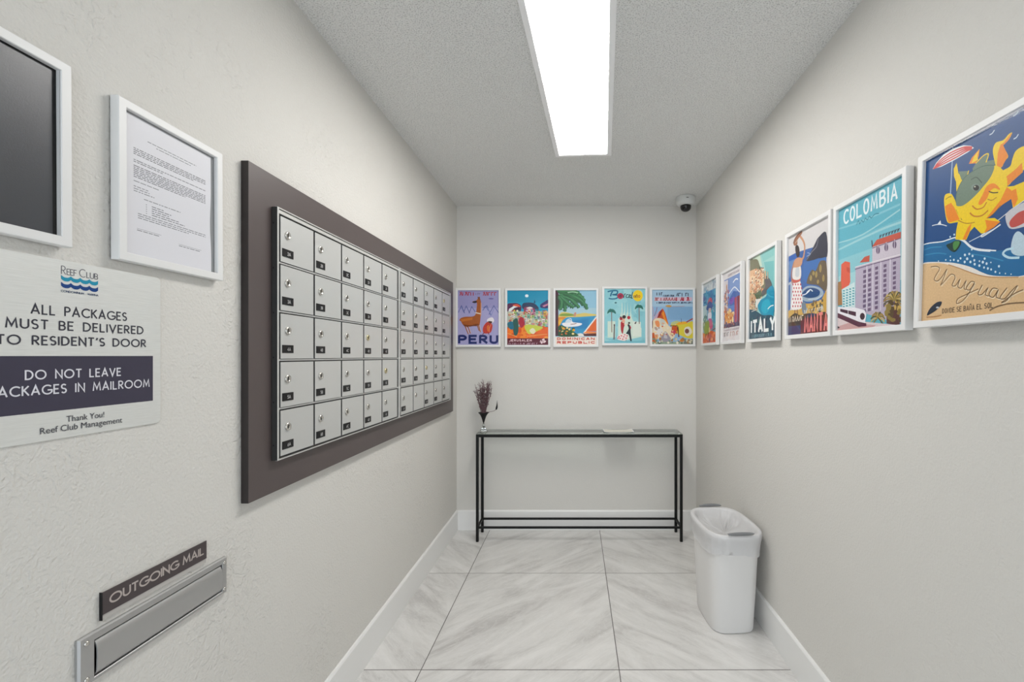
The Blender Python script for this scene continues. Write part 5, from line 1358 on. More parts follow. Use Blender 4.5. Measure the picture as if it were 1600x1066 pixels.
('s','#8a8fc4', 1.6,'81.1 71 87.9 87.5 96.3 94.1'),
('c','#a85a24','3.7 59.4 7.1 65.2 18.9 68.5 35.7 69.3 43.3 74.3 45.8 89.1 46.6 100.7 44.1 104 37.4 103.1 36.5 106.4 44.1 108.1 48.3 112.2 50.8 117.2 54.2 113 56.7 104 56.7 87.5 55.9 71 54.2 54.5 50.8 46.2 35.7 46.2 20.5 43.7 12.1 49.5 7.1 57.8'),
('p','#c7742e','7.1 62.7 35.7 66.8 35.7 61.1 8.8 56.1'),
('c','#7a3c1a','13.8 49.5 30.6 47.9 47.5 51.2 50.8 46.2 35.7 45.4 20.5 42.9'),
('s','#e8d8c0', 2.6,'43.3 78.4 55.1 75.9'),
('c','#2c2a38','34.8 104 42.4 107.6 47.1 105.3 42.4 102'),
('s','#6a3a20', 1.8,'49.2 117.2 50 111.4'),
('s','#6a3a20', 1.8,'52.9 117.2 52.9 111.4'),
('s','#d9a070', 1.6,'56.7 102.3 56.2 71'),
('s','#9a5426', 2.2,'18 44.6 25.6 26.4'),
('s','#e8d0c0', 1,'20.4 44.6 27.3 26.4'),
('s','#9a5426', 2.2,'24.7 44.6 30.6 28.1'),
('s','#e8d0c0', 1,'27.1 44.6 32.3 28.1'),
('s','#9a5426', 2.2,'47.5 47.9 51.7 34.7'),
('s','#e8d0c0', 1,'49.8 47.9 53.4 34.7'),
('s','#9a5426', 2.2,'50.8 47.9 55.1 31.4'),
('s','#e8d0c0', 1,'53.2 47.9 56.7 31.4'),
('c','#c23a2c','64.3 47.9 72.7 56.1 82.8 51.2 84.5 42.9 79.5 29.7 64.3 28.1 60.9 38'),
('c','#ece6ea','71 59.4 74.4 64.4 84.5 66.8 88.7 59.4 84.5 53.6 74.4 56.1'),
('c','#d9702c','71 44.6 76.1 47.9 77.8 34.7 72.7 33'),
('c','#5a3a2a','74.4 57.8 83.7 56.9 82 52.8 76.1 53.6'),
('s','#7a2a24', 1.8,'64.3 29.7 60.9 25.6'),
('s','#7a2a24', 1.8,'74.4 29.7 76.1 25.6'),
('k','#e88060', 1.4,'81.1 49.5 77.8 41.3 76.9 31.4'),
('t', '#1b2866', 'PERU', 0.5, 2, 99, 24.5, 5.6),
],
'jerusalem': [
('p','#0f8fb4','0 0 100 0 100 134 0 134'),
('p','#1a9cc0','0 60 100 60 100 105 0 105'),
('p','#eaf4f8','51.8 120.1 51.5 118.7 50.6 117.6 49.2 116.8 47.5 116.5 45.8 116.8 44.4 117.6 43.5 118.7 43.2 120.1 43.5 121.5 44.4 122.7 45.8 123.5 47.5 123.8 49.2 123.5 50.6 122.7 51.5 121.5'),
('c','#5a2a50','0 99 12.5 102.3 25.8 101.5 34.2 94.1 29.2 79.2 0 77.6'),
('c','#2a3a5a','37.5 100.7 49.2 104 64.2 102.3 74.2 94.1 74.2 87.5 39.2 87.5'),
('p','#1c4a6a','64.2 102.3 66.7 111.4 69.2 102.3'),
('c','#33306a','80.8 99 90.8 105.6 100 109.7 100 90.8 82.5 90.8'),
('p','#c27a98','85.8 95.7 100 102.3 100 97.4 89.2 92.4'),
('p','#e8eef0','2.5 81.7 4.2 88.3 17.5 96.5 29.2 94.1 17.5 90.8 9.2 82.5'),
('c','#d95a40','12.5 97.4 24.2 99.8 32.5 93.2 20.8 94.1'),
('p','#3a2030','15.8 85.8 29.2 90.8 30.8 84.2'),
('p','#b5bcae','0 46 100 46 100 82 0 82'),
('c','#8a3a5c','40.8 90.8 54.2 93.2 67.5 87.5 67.5 71 44.2 71'),
('c','#c98aa6','45.8 85.8 57.5 88.3 64.2 84.2 59.2 74.3 47.5 75.9'),
('c','#e4e0e0','45.8 89.9 55.8 93.2 62.5 89.9 54.2 88.3'),
('h', '#d9c8a0', 58.4, 80.4, 3.6, 1.3, 1.3),
('h', '#7fc0a8', 76.2, 81.7, 1.7, 0.8, 0.3),
('h', '#3f8a94', 88.0, 47.6, 1.8, 1.3, 0.5),
('h', '#d9c8a0', 44.8, 76.3, 1.8, 1.1, 0.8),
('h', '#7fc0a8', 71.8, 65.3, 3.4, 1.0, 3.0),
('h', '#3f8a94', 53.2, 48.0, 3.8, 0.6, 2.4),
('h', '#c2645a', 90.7, 73.7, 4.2, 0.7, 2.2),
('h', '#f0e6c0', 49.2, 60.1, 2.1, 0.9, 1.7),
('h', '#f0e6c0', 52.7, 78.2, 3.8, 0.6, 0.1),
('h', '#e4e4dc', 20.3, 54.2, 1.8, 0.7, 1.7),
('h', '#f0e6c0', 56.0, 58.4, 1.7, 0.6, 0.1),
('h', '#b8a0c0', 8.9, 59.3, 4.4, 0.9, 0.3),
('h', '#d98a6a', 41.3, 77.5, 3.8, 0.9, 0.2),
('h', '#c2645a', 30.0, 65.6, 2.1, 1.2, 1.6),
('h', '#2a6a80', 23.0, 77.8, 2.4, 1.3, 1.5),
('h', '#7a3a6a', 36.2, 61.7, 3.7, 1.3, 1.7),
('h', '#2a6a80', 69.1, 62.0, 2.2, 0.6, 0.5),
('h', '#9fc47a', 27.2, 44.1, 1.6, 1.1, 1.1),
('h', '#2a6a80', 33.7, 57.5, 4.3, 0.7, 2.0),
('h', '#c2645a', 74.1, 54.2, 4.2, 1.1, 0.4),
('h', '#9fc47a', 88.3, 43.6, 4.3, 1.0, 2.5),
('h', '#e4e4dc', 43.8, 47.9, 3.1, 0.6, 3.0),
('h', '#7fc0a8', 86.1, 51.6, 3.2, 0.9, 1.0),
('h', '#c2645a', 29.2, 74.7, 2.8, 0.6, 3.0),
('h', '#f0e6c0', 24.2, 55.2, 2.0, 1.0, 1.8),
('h', '#7fc0a8', 92.3, 52.7, 3.7, 0.7, 0.0),
('h', '#b8a0c0', 97.8, 49.4, 3.2, 0.8, 1.0),
('h', '#d9c8a0', 34.4, 68.0, 4.2, 1.3, 2.1),
('h', '#f0e6c0', 55.9, 49.9, 3.3, 0.5, 2.9),
('h', '#f0e6c0', 57.3, 61.9, 2.8, 1.1, 1.8),
('h', '#e4e4dc', 76.7, 58.3, 2.6, 1.2, 1.7),
('h', '#7fc0a8', 25.1, 50.6, 4.2, 0.7, 2.3),
('h', '#3f8a94', 58.5, 43.7, 3.7, 1.0, 2.8),
('h', '#d9c8a0', 95.8, 61.6, 3.5, 1.2, 0.2),
('h', '#d9c8a0', 33.1, 80.5, 2.5, 0.6, 2.7),
('h', '#f0e6c0', 44.8, 71.3, 3.9, 1.2, 0.6),
('h', '#d98a6a', 73.0, 46.7, 3.4, 0.8, 3.1),
('h', '#d98a6a', 97.4, 75.8, 3.1, 1.2, 2.7),
('h', '#d98a6a', 28.1, 69.9, 3.6, 1.0, 0.0),
('h', '#2a6a80', 74.3, 83.7, 4.4, 1.1, 2.9),
('h', '#e4e4dc', 33.0, 56.6, 3.9, 1.3, 1.6),
('h', '#d9c8a0', 81.3, 55.2, 3.5, 1.3, 0.1),
('h', '#7fc0a8', 71.1, 45.5, 3.3, 1.2, 0.0),
('h', '#7fc0a8', 15.3, 56.7, 3.9, 1.0, 1.6),
('h', '#e0b040', 72.7, 44.1, 3.3, 1.1, 0.3),
('h', '#d9c8a0', 68.0, 58.0, 3.8, 1.0, 1.8),
('h', '#d9c8a0', 55.1, 64.6, 2.4, 1.1, 0.3),
('h', '#c2645a', 87.7, 61.2, 2.8, 1.1, 0.0),
('h', '#3f8a94', 27.0, 62.2, 3.4, 0.7, 1.7),
('h', '#d9c8a0', 16.4, 51.2, 2.2, 0.6, 0.0),
('h', '#d9c8a0', 5.8, 77.0, 3.3, 0.7, 2.8),
('h', '#b8a0c0', 47.5, 82.3, 2.9, 1.1, 0.6),
('h', '#7a3a6a', 50.8, 69.6, 3.4, 0.9, 1.4),
('h', '#e4e4dc', 96.0, 58.9, 3.3, 0.8, 2.8),
('h', '#7fc0a8', 71.9, 79.9, 4.2, 0.6, 1.1),
('h', '#e0b040', 91.1, 64.4, 2.8, 1.1, 0.1),
('h', '#9fc47a', 82.1, 52.8, 3.0, 0.5, 2.5),
('h', '#3f8a94', 59.2, 83.1, 3.0, 1.2, 2.6),
('h', '#2a6a80', 46.1, 63.4, 1.7, 1.3, 0.3),
('h', '#7a3a6a', 51.8, 54.9, 4.6, 1.2, 2.3),
('h', '#3f8a94', 50.0, 74.9, 4.3, 1.2, 2.5),
('h', '#2a6a80', 4.1, 53.1, 3.2, 1.2, 0.6),
('h', '#c2645a', 34.2, 61.6, 3.8, 0.9, 2.6),
('h', '#d9c8a0', 94.6, 56.3, 4.1, 1.3, 0.3),
('h', '#e0b040', 30.5, 69.4, 2.4, 0.9, 0.2),
('h', '#e0b040', 47.6, 48.0, 3.1, 0.9, 0.6),
('h', '#e0b040', 73.0, 49.0, 3.5, 1.0, 2.9),
('h', '#d9c8a0', 87.4, 44.3, 2.9, 0.6, 2.4),
('h', '#e4e4dc', 81.4, 53.1, 2.6, 0.9, 1.0),
('h', '#e4e4dc', 72.3, 68.4, 3.2, 0.9, 0.1),
('h', '#7fc0a8', 12.9, 45.4, 2.1, 0.9, 0.8),
('h', '#9fc47a', 71.9, 75.8, 4.1, 0.7, 1.9),
('h', '#d9c8a0', 76.8, 43.4, 3.1, 0.8, 0.2),
('h', '#e0b040', 38.8, 67.4, 2.9, 0.9, 0.8),
('h', '#2a6a80', 66.5, 67.3, 3.9, 0.7, 2.8),
('h', '#c2645a', 44.6, 68.9, 3.4, 1.0, 2.8),
('h', '#d98a6a', 7.7, 75.2, 2.5, 1.1, 0.3),
('h', '#2a6a80', 79.0, 66.4, 4.5, 0.7, 1.2),
('h', '#f0e6c0', 27.8, 60.1, 2.0, 0.8, 2.8),
('h', '#2a6a80', 78.3, 45.0, 4.0, 0.5, 2.1),
('h', '#7fc0a8', 12.8, 71.1, 2.7, 1.2, 2.0),
('h', '#c2645a', 80.1, 49.2, 3.5, 0.7, 0.1),
('h', '#f0e6c0', 68.3, 43.9, 3.0, 1.0, 3.0),
('h', '#e4e4dc', 74.7, 59.7, 3.1, 0.7, 3.0),
('h', '#b8a0c0', 38.8, 55.8, 3.0, 0.8, 2.6),
('h', '#7fc0a8', 73.3, 65.9, 3.5, 1.1, 1.9),
('h', '#7fc0a8', 93.4, 47.9, 3.2, 1.1, 0.6),
('h', '#3f8a94', 13.6, 54.5, 3.6, 1.2, 3.1),
('h', '#7a3a6a', 16.3, 55.5, 2.8, 0.7, 2.4),
('h', '#c2645a', 5.3, 60.1, 2.0, 0.7, 1.0),
('h', '#e0b040', 44.4, 50.6, 3.5, 0.8, 0.1),
('h', '#f0e6c0', 53.9, 82.3, 4.1, 1.2, 2.7),
('h', '#f0e6c0', 59.0, 70.8, 2.3, 0.9, 1.3),
('h', '#2a6a80', 27.7, 84.0, 2.3, 0.8, 2.3),
('h', '#f0e6c0', 24.4, 83.4, 2.7, 1.0, 1.2),
('h', '#b8a0c0', 48.6, 62.0, 2.1, 1.2, 1.9),
('h', '#d98a6a', 81.1, 64.9, 3.3, 0.9, 1.8),
('h', '#b8a0c0', 75.1, 78.3, 3.1, 1.0, 2.9),
('h', '#7fc0a8', 43.6, 71.7, 1.9, 1.2, 2.1),
('h', '#7a3a6a', 58.9, 49.1, 1.7, 0.5, 2.8),
('h', '#d98a6a', 76.7, 80.1, 3.5, 1.0, 0.2),
('h', '#d98a6a', 63.3, 51.0, 4.4, 0.6, 2.9),
('h', '#c2645a', 4.9, 73.4, 2.7, 1.1, 0.0),
('h', '#2a6a80', 13.7, 50.7, 3.2, 0.6, 0.3),
('h', '#e0b040', 17.1, 83.9, 2.6, 1.0, 0.1),
('h', '#b8a0c0', 92.8, 81.7, 1.7, 1.1, 0.0),
('h', '#7a3a6a', 12.7, 60.2, 4.0, 0.6, 1.1),
('h', '#b8a0c0', 41.9, 46.9, 3.5, 1.0, 1.5),
('h', '#c2645a', 37.2, 64.0, 1.7, 0.6, 0.6),
('h', '#d9c8a0', 80.7, 52.4, 2.2, 1.3, 0.3),
('h', '#7fc0a8', 55.9, 53.9, 4.2, 1.1, 1.3),
('h', '#c2645a', 11.8, 83.3, 2.1, 0.7, 1.1),
('h', '#f0e6c0', 51.8, 57.6, 2.5, 1.3, 3.0),
('h', '#c2645a', 53.6, 82.0, 3.7, 0.7, 0.4),
('h', '#f0e6c0', 16.6, 79.3, 3.6, 0.9, 1.7),
('h', '#3f8a94', 34.3, 61.2, 4.2, 1.2, 2.6),
('h', '#d9c8a0', 6.6, 54.9, 4.5, 1.2, 1.5),
('h', '#e4e4dc', 53.9, 53.1, 4.0, 0.7, 2.5),
('h', '#7fc0a8', 21.5, 44.3, 3.3, 0.8, 2.9),
('h', '#7fc0a8', 50.5, 55.9, 3.6, 0.7, 0.5),
('q', '#e8e4dc #d9c8a0 #c2645a #7fc0a8 #e0b040 #7a8aa0 #c98aa6 #9fc47a', 2, (1, 42, 94, 76), 70, 4, 8),
('p','#e8641c','0 16 100 16 100 44 0 44'),
('p','#f08a2c','30.8 16.5 37.5 51.2 44.2 47.9 45.8 16.5'),
('h', '#d9541c', 66.0, 30.4, 6.6, 1.1, 1.6),
('h', '#f09a3c', 54.1, 30.4, 5.0, 1.1, 1.7),
('h', '#d9541c', 51.1, 32.9, 5.9, 0.7, 2.7),
('h', '#f07a1c', 47.4, 20.0, 3.7, 1.1, 0.2),
('h', '#e06a10', 22.3, 36.5, 4.1, 1.3, 3.0),
('h', '#f07a1c', 56.8, 21.5, 4.5, 0.7, 0.3),
('h', '#f07a1c', 29.6, 26.9, 5.7, 1.2, 0.2),
('h', '#e06a10', 65.6, 20.2, 3.4, 0.8, 1.1),
('h', '#f07a1c', 43.3, 41.9, 6.7, 0.9, 1.5),
('h', '#e06a10', 41.6, 34.4, 3.1, 0.6, 0.3),
('h', '#f07a1c', 68.1, 39.1, 5.9, 0.9, 3.0),
('h', '#d9541c', 10.7, 40.4, 3.1, 1.3, 1.3),
('h', '#d9541c', 35.2, 24.2, 3.7, 0.6, 0.4),
('h', '#d9541c', 76.3, 23.1, 3.3, 0.8, 1.4),
('h', '#f09a3c', 49.4, 30.6, 3.9, 0.7, 2.9),
('h', '#d9541c', 75.3, 37.2, 4.1, 0.6, 0.0),
('h', '#e06a10', 76.6, 20.5, 6.4, 0.9, 1.2),
('h', '#e06a10', 77.8, 18.8, 3.3, 0.9, 0.6),
('h', '#e06a10', 13.4, 39.8, 5.4, 0.8, 0.2),
('h', '#f07a1c', 8.3, 31.6, 5.9, 1.0, 0.1),
('h', '#f07a1c', 6.1, 35.8, 5.5, 0.9, 0.6),
('h', '#f07a1c', 42.9, 40.9, 4.0, 0.6, 1.2),
('h', '#f07a1c', 31.9, 31.3, 4.5, 1.1, 2.8),
('h', '#f09a3c', 69.1, 36.8, 6.2, 1.0, 0.3),
('h', '#f07a1c', 66.0, 21.9, 4.5, 0.9, 0.9),
('h', '#e06a10', 31.1, 24.3, 5.8, 0.6, 0.7),
('h', '#d9541c', 87.7, 41.6, 5.0, 1.0, 0.1),
('h', '#e06a10', 82.3, 25.6, 5.4, 0.6, 2.9),
('h', '#f07a1c', 78.0, 37.9, 6.6, 0.8, 2.8),
('h', '#d9541c', 29.5, 34.6, 5.5, 1.2, 0.1),
('h', '#f09a3c', 95.0, 17.6, 5.5, 0.8, 0.4),
('h', '#f07a1c', 71.3, 37.3, 3.3, 1.0, 0.5),
('h', '#d9541c', 12.5, 24.3, 5.0, 0.8, 0.6),
('h', '#e06a10', 25.3, 40.1, 3.9, 1.3, 1.7),
('c','#c8d04a','42.5 46.2 57.5 49.5 87.5 42.9 74.2 34.7 67.5 31.4 54.2 26.4 45.8 34.7'),
('c','#e6e4c0','54.2 34.7 62.5 41.3 69.2 33 62.5 26.4'),
('c','#2a5a54','14.2 57.8 24.2 64.4 27.5 41.3 24.2 24.8 15.8 26.4'),
('c','#23708c','0 51.2 10.8 57.8 15.8 41.3 7.5 38'),
('c','#b0283c','29.2 64.4 37.5 67.7 42.5 51.2 34.2 41.3 29.2 51.2'),
('s','#3a6a44', 1.6,'2.5 41.3 4.2 51.2'),
('s','#f0c060', 1.2,'0.8 28.1 24.2 19.8'),
('s','#f0b060', 1.2,'49.2 21.5 97.5 26.4'),
('p','#5c1426','0 0 100 0 100 16 0 16'),
('t', '#eec8cc', 'JERUSALEM', 4, 8.2, 60, 14, 1.2),
('s','#c9a4b4', 0.8,'4 1 4 4.6'),
('s','#c9a4b4', 0.8,'4 4.6 6.7 4.6'),
('s','#c9a4b4', 0.8,'8.4 1 8.4 4.6'),
('s','#c9a4b4', 0.8,'12.9 1 12.9 4.6'),
('s','#c9a4b4', 0.8,'12.9 4.6 14.7 4.6'),
('s','#c9a4b4', 0.8,'15.8 1 17 4.6 17.6 1'),
('s','#c9a4b4', 0.8,'18.5 1 19.7 4.6 20.4 1'),
('s','#c9a4b4', 0.8,'18.5 4.6 20.2 4.6'),
('s','#c9a4b4', 0.8,'23.4 1 23.4 4.6'),
('s','#c9a4b4', 0.8,'27.6 1 27.6 4.6'),
('s','#c9a4b4', 0.8,'31.1 1 33.1 4.6 34.2 1'),
('s','#c9a4b4', 0.8,'31.1 4.6 33.9 4.6'),
('s','#c9a4b4', 0.8,'37.8 1 39.7 4.6 40.8 1'),
('s','#c9a4b4', 0.8,'37.8 4.6 40.4 4.6'),
('s','#c9a4b4', 0.8,'42.1 1 42.1 4.6'),
('s','#c9a4b4', 0.8,'42.1 4.6 44 4.6'),
('s','#c9a4b4', 0.8,'47.3 1 48.8 4.6 49.7 1'),
('s','#c9a4b4', 0.8,'50.8 1 52.7 4.6 53.8 1'),
('s','#c9a4b4', 0.8,'50.8 4.6 53.5 4.6'),
('s','#c9a4b4', 0.8,'55.2 1 55.2 4.6'),
('s','#c9a4b4', 0.8,'55.2 4.6 57.6 4.6'),
('s','#c9a4b4', 0.8,'59.2 1 60.4 4.6 61.2 1'),
('s','#c9a4b4', 0.8,'62 1 62 4.6'),
('s','#c9a4b4', 0.8,'62 4.6 64.2 4.6'),
('s','#c9a4b4', 0.8,'65.6 1 65.6 4.6'),
('s','#c9a4b4', 0.8,'65.6 4.6 67.9 4.6'),
('s','#c9a4b4', 0.8,'71.5 1 71.5 4.6'),
('s','#c9a4b4', 0.8,'71.5 4.6 74 4.6'),
('h', '#ecd4d8', 84.4, 4.7, 2.2, 0.8, 1.7),
('h', '#ecd4d8', 92.2, 8.4, 2.8, 0.9, 0.0),
('h', '#ecd4d8', 89.9, 6.9, 2.4, 1.0, 1.1),
('h', '#ecd4d8', 82.1, 7.5, 3.0, 0.5, 2.2),
('h', '#ecd4d8', 89.0, 13.0, 2.4, 1.2, 1.7),
('h', '#ecd4d8', 86.4, 12.4, 2.1, 1.0, 2.1),
('h', '#ecd4d8', 89.6, 10.1, 1.7, 1.2, 1.9),
('h', '#ecd4d8', 88.8, 6.4, 1.6, 1.2, 0.7),
('h', '#ecd4d8', 85.3, 5.8, 1.3, 1.1, 2.0),
('h', '#ecd4d8', 81.5, 10.7, 1.3, 0.9, 0.6),
('h', '#ecd4d8', 83.3, 4.3, 1.8, 0.6, 2.5),
('h', '#ecd4d8', 85.6, 8.1, 1.6, 1.2, 0.4),
],
'republic': [
('p','#8fbfd6','0 0 100 0 100 134 0 134'),
('p','#a5c9d6','0 76 100 76 100 90 0 90'),
('c','#d9c46a','6.8 70 15.3 79.6 30.6 78.8 47.6 74.8 69.7 78 83.3 76.4 100 74 100 65.2 6.8 63.5'),
('c','#7a9a3a','8.5 71.6 18.7 76.4 39.1 75.6 45.9 71.6 25.5 70'),
('c','#c98f7a','45.9 78 51 78.8 49.3 70 45.1 70'),
('p','#2f94c4','6.8 58.7 30.6 67.6 49.3 67.6 100 70.8 100 21.7 6.8 21.7'),
('p','#1f7fb8','42.5 58.7 83.3 65.2 76.5 39.4 42.5 39.4'),
('c','#e08a2c','5.1 65.2 25.5 67.6 17 58.7 8.5 44.2 5.1 45.8'),
('c','#e8b23c','7.7 58.7 17 63.5 13.6 52.3 8.5 49.1'),
('c','#f0eef0','16.2 52.3 30.6 55.5 39.1 61.1 32.3 65.2 39.1 63.5 42.5 55.5 64.6 52.3 56.1 45.8 25.5 44.2'),
('k','#7a2a34', 1.4,'37.4 49.9 44.2 50.7 51 52.3'),
('c','#c9dbe6','25.5 58.7 32.3 63.5 39.1 55.5 25.5 53.9'),
('p','#ece6e0','67.2 28.2 98.6 68.4 100 68.4 100 61.9 74.8 26.5'),
('p','#e0641c','74.8 33 100 65.2 100 33'),
('p','#f08a3c','66.3 28.2 76.5 33 100 31.4 100 26.5'),
('p','#5a2418','68 26.5 100 28.2 100 21.4 69.7 21.4'),
('c','#e8e4dc','49.3 24.9 62.9 28.2 69.7 21.4 51 21.4'),
('c','#28502c','6.8 44.2 15.3 47.5 30.6 41 47.6 29.8 54.4 21.4 5.1 21.4'),
('h', '#d9702c', 26.5, 28.2, 3.5, 0.9, 1.5),
('h', '#f0d890', 43.0, 27.0, 3.4, 0.8, 2.9),
('h', '#e0a02c', 35.3, 39.6, 2.3, 0.9, 2.2),
('h', '#f0d890', 34.1, 37.6, 2.7, 0.9, 1.4),
('h', '#3a7a34', 35.4, 31.5, 1.7, 1.2, 1.0),
('h', '#1d4a24', 34.8, 42.8, 1.6, 0.8, 1.1),
('h', '#e0a02c', 43.0, 33.5, 1.7, 1.1, 0.2),
('h', '#3a7a34', 42.0, 33.1, 2.6, 1.2, 3.0),
('h', '#3a7a34', 18.6, 41.8, 3.3, 1.1, 2.5),
('h', '#1d4a24', 15.5, 29.5, 4.0, 0.8, 1.9),
('h', '#1d4a24', 28.5, 30.8, 3.3, 0.9, 1.0),
('h', '#d9702c', 22.7, 38.9, 2.0, 1.1, 2.5),
('h', '#d9702c', 15.8, 25.6, 2.4, 0.7, 1.4),
('h', '#e0a02c', 42.8, 39.2, 1.7, 0.7, 2.9),
('h', '#f0d890', 28.7, 41.2, 2.7, 1.0, 1.3),
('h', '#f0d890', 17.8, 31.9, 3.2, 1.0, 1.8),
('h', '#d9702c', 18.6, 28.9, 2.9, 1.0, 2.7),
('h', '#e0a02c', 28.0, 32.9, 3.2, 0.6, 0.9),
('h', '#d9702c', 10.5, 33.9, 2.1, 0.9, 2.0),
('h', '#3a7a34', 41.9, 34.9, 3.9, 0.8, 1.0),
('h', '#1d4a24', 43.7, 39.3, 3.9, 0.9, 2.8),
('h', '#e0a02c', 15.9, 43.6, 1.7, 0.7, 3.1),
('h', '#1d4a24', 19.1, 29.3, 3.7, 1.1, 1.9),
('h', '#e0a02c', 44.9, 35.8, 3.8, 0.8, 2.3),
('h', '#1d4a24', 30.6, 28.8, 2.9, 0.9, 1.0),
('h', '#e0a02c', 19.5, 39.8, 4.0, 0.8, 2.0),
('p','#4b2436','0 134 7.7 134 6.5 21.4 0 21.4'),
('c','#3a2f2a','0 115 8.5 123.1 13.6 107 6.8 87.7 0 86.1'),
('p','#1f5a38','6.2 130.8 14 132.1 21.7 129.9 32.6 131.1 38.7 128.5 48.7 130.2 54.2 126.6 62.8 125.9 64.5 121.1 70.3 118.4 70 114.7 74 110.7 73.1 107.5 72.4 105.4 72.3 105.3 69.3 105.5 65.4 105.6 65.1 110.4 61.1 108.8 59.9 114.7 56.8 112.3 52.5 118.5 47.1 115.6 38 120.8 31 118.3 20.9 123.7 12.9 122.8 5.8 127.1'),
('p','#2f7a48','6.7 131 13.7 131.4 21.8 129.7 31.8 129.8 38.7 128 47.7 128.6 53.9 126.1 61.1 124.9 63.9 121.3 68.5 118.6 69.6 115.3 72.9 111.7 73.2 108.4 73.4 106.2 73.3 106.1 71.1 107.3 68.2 108.9 67 113 63.5 113.4 61.4 117.9 57.9 117.7 53 121.8 46.8 120.7 38.3 123.8 30.9 122.9 21.4 126.3 13.1 126.3 6.5 129'),
('k','#5a9a68', 0.9,'5.1 129.5 30.6 126.3 54.4 123.1 66.3 115 72.3 105.4'),
('p','#1f5a38','9.6 124.5 17 126.2 24.7 124.3 36.4 124.4 43.8 119.1 56.6 115.7 62.8 109.2 72.1 106.5 73.6 101.8 79.2 98.8 78.4 94.7 81 89.5 78.9 86.8 77.4 85.3 77.3 85.3 74.6 86.4 71.2 87.4 72.7 91.5 69.4 89.9 68.7 95.6 64.2 94 58.7 102.1 49.7 102.7 40.7 112 33.1 112 24 118.1 16.5 116.8 9.2 120.7'),
('p','#2f7a48','10.1 124.6 16.8 125.4 24.8 124 35.3 123.4 43.4 119 54.8 114.9 62.2 109.2 70.2 106 73 102.1 77.4 99.2 78.1 95.6 80 91.1 79.1 88 78.4 86.1 78.3 86.1 76.8 87.8 74.7 90 75 93.8 72.2 94.4 70.4 98.7 65.9 99.2 60 105.4 51.1 108 41.7 115.2 33.5 116.7 24.4 120.7 16.5 120.3 9.9 122.6'),
('k','#5a9a68', 0.9,'8.5 123.1 34 119.8 62.9 105.4 74.8 95.7 77.4 85.3'),
('p','#1f5a38','8.4 120.6 13.4 120.6 16.1 117.8 23.4 116.3 24.9 111.8 30 106.7 27.7 102.8 30.5 96.8 27.7 94.5 29.8 89.4 26.8 87.3 27.4 82.4 24.8 81.2 23 80.4 22.9 80.4 20.6 82 17.4 84.1 20.3 88 16.6 89.6 19.9 94.4 15.8 96.2 19.6 101.5 16.4 101.2 19.3 106.5 16.4 105.5 13.3 112.3 9.2 112.2 6.5 117.3'),
('p','#2f7a48','8.7 121 12.6 120.4 16 118 21.8 116 24.2 112.3 27.9 108.1 27.1 104.3 28.8 99.3 27.3 96.2 28.5 91.8 26.7 89 26.8 84.7 25.1 82.6 24 81.2 23.9 81.2 22.9 83 21.4 85.6 23.2 89.4 21.3 91.9 23.1 96.2 20.8 98.9 22.7 103.6 20.6 105.1 21.2 109.5 18 110.2 14.4 115 10.4 115.8 7.6 119.3'),
('k','#5a9a68', 0.9,'6.8 119.8 22.1 110.2 24.7 94.1 23 80.4'),
('p','#1f5a38','16.7 120.9 22.5 121.3 26.9 118.7 35.5 118.3 39.1 114.4 46.3 112.5 46.6 108.4 52.2 105.8 51.3 102.7 56.3 101.1 55.9 97.8 60.2 95.7 59.8 92.9 59.6 90.9 59.5 90.8 56.9 89.8 53.3 88.3 51.4 93 47.1 91.4 45.5 97.5 41 96 40.8 102.6 37.6 100.8 35.7 107.5 31.1 106.2 25 112.7 19.7 112.4 15.5 117.3'),
('p','#2f7a48','17.1 121.2 22 120.9 26.8 118.6 34.3 117.5 38.7 114.3 44.3 112.3 45.8 108.8 50 106.1 50.6 103.3 54.4 101.2 55.5 98.3 59.1 96 59.9 93.5 60.6 91.7 60.5 91.6 58.4 91.8 55.3 92 53.1 95.7 49.5 96 47.5 100.4 44 100.9 42.7 105.7 39.6 105.9 36.8 110.6 31.9 111 25.8 115.4 20.4 116 16.4 119.3'),
('k','#5a9a68', 0.9,'15.3 119.8 37.4 111.8 49.3 100.5 59.5 90.9'),
('p','#1f5a38','13.6 120.2 18.5 118.6 20.2 115.2 26.9 112.5 28 108.8 34.1 107.2 34.1 104 39.8 102.7 39.3 99.7 44 98.9 43.4 96.3 47.1 95.6 46.4 93.4 45.9 91.7 45.9 91.6 44.2 89.7 41.7 87.1 39.8 90.8 36.3 88.1 34.5 93.5 30.6 91.1 28.8 97.6 24.5 96 22.8 103.1 18.1 103.1 15.9 110.7 12 111.8 11 117.5'),
('p','#2f7a48','13.8 120.8 17.5 119 19.9 115.7 25.2 112.7 27.4 109.2 32 107.1 33.3 104.3 37.7 102.5 38.7 100 42.3 98.7 43.1 96.5 46.1 95.5 46.6 93.8 46.9 92.5 46.9 92.4 45.4 91.8 43.2 90.9 41.1 93.6 38.1 92.9 36.1 96.6 32.8 96.3 30.5 100.8 26.9 101.1 24.6 106.1 20.4 107.6 17.6 113.3 14 115.3 12.4 119.3'),
('k','#5a9a68', 0.9,'11.9 119.8 25.5 107 37.4 97.3 45.9 91.7'),
('p','#1f5a38','8.5 116.9 12.6 116.4 13.6 113.9 19.2 111.4 18.5 107.3 21.6 101.3 18.6 98.3 20 91.7 16.6 90.1 16.6 84.8 12.7 85.4 10.5 82.6 9.2 84.7 8.5 86 8.4 86.1 7.2 88.4 5.3 91.2 8.1 90 4.5 90.4 9 92 5.4 94.4 10.4 99.1 7 100.4 11.5 104.3 9.3 103.1 9.4 109.3 6.6 109.2 5.8 114.3'),
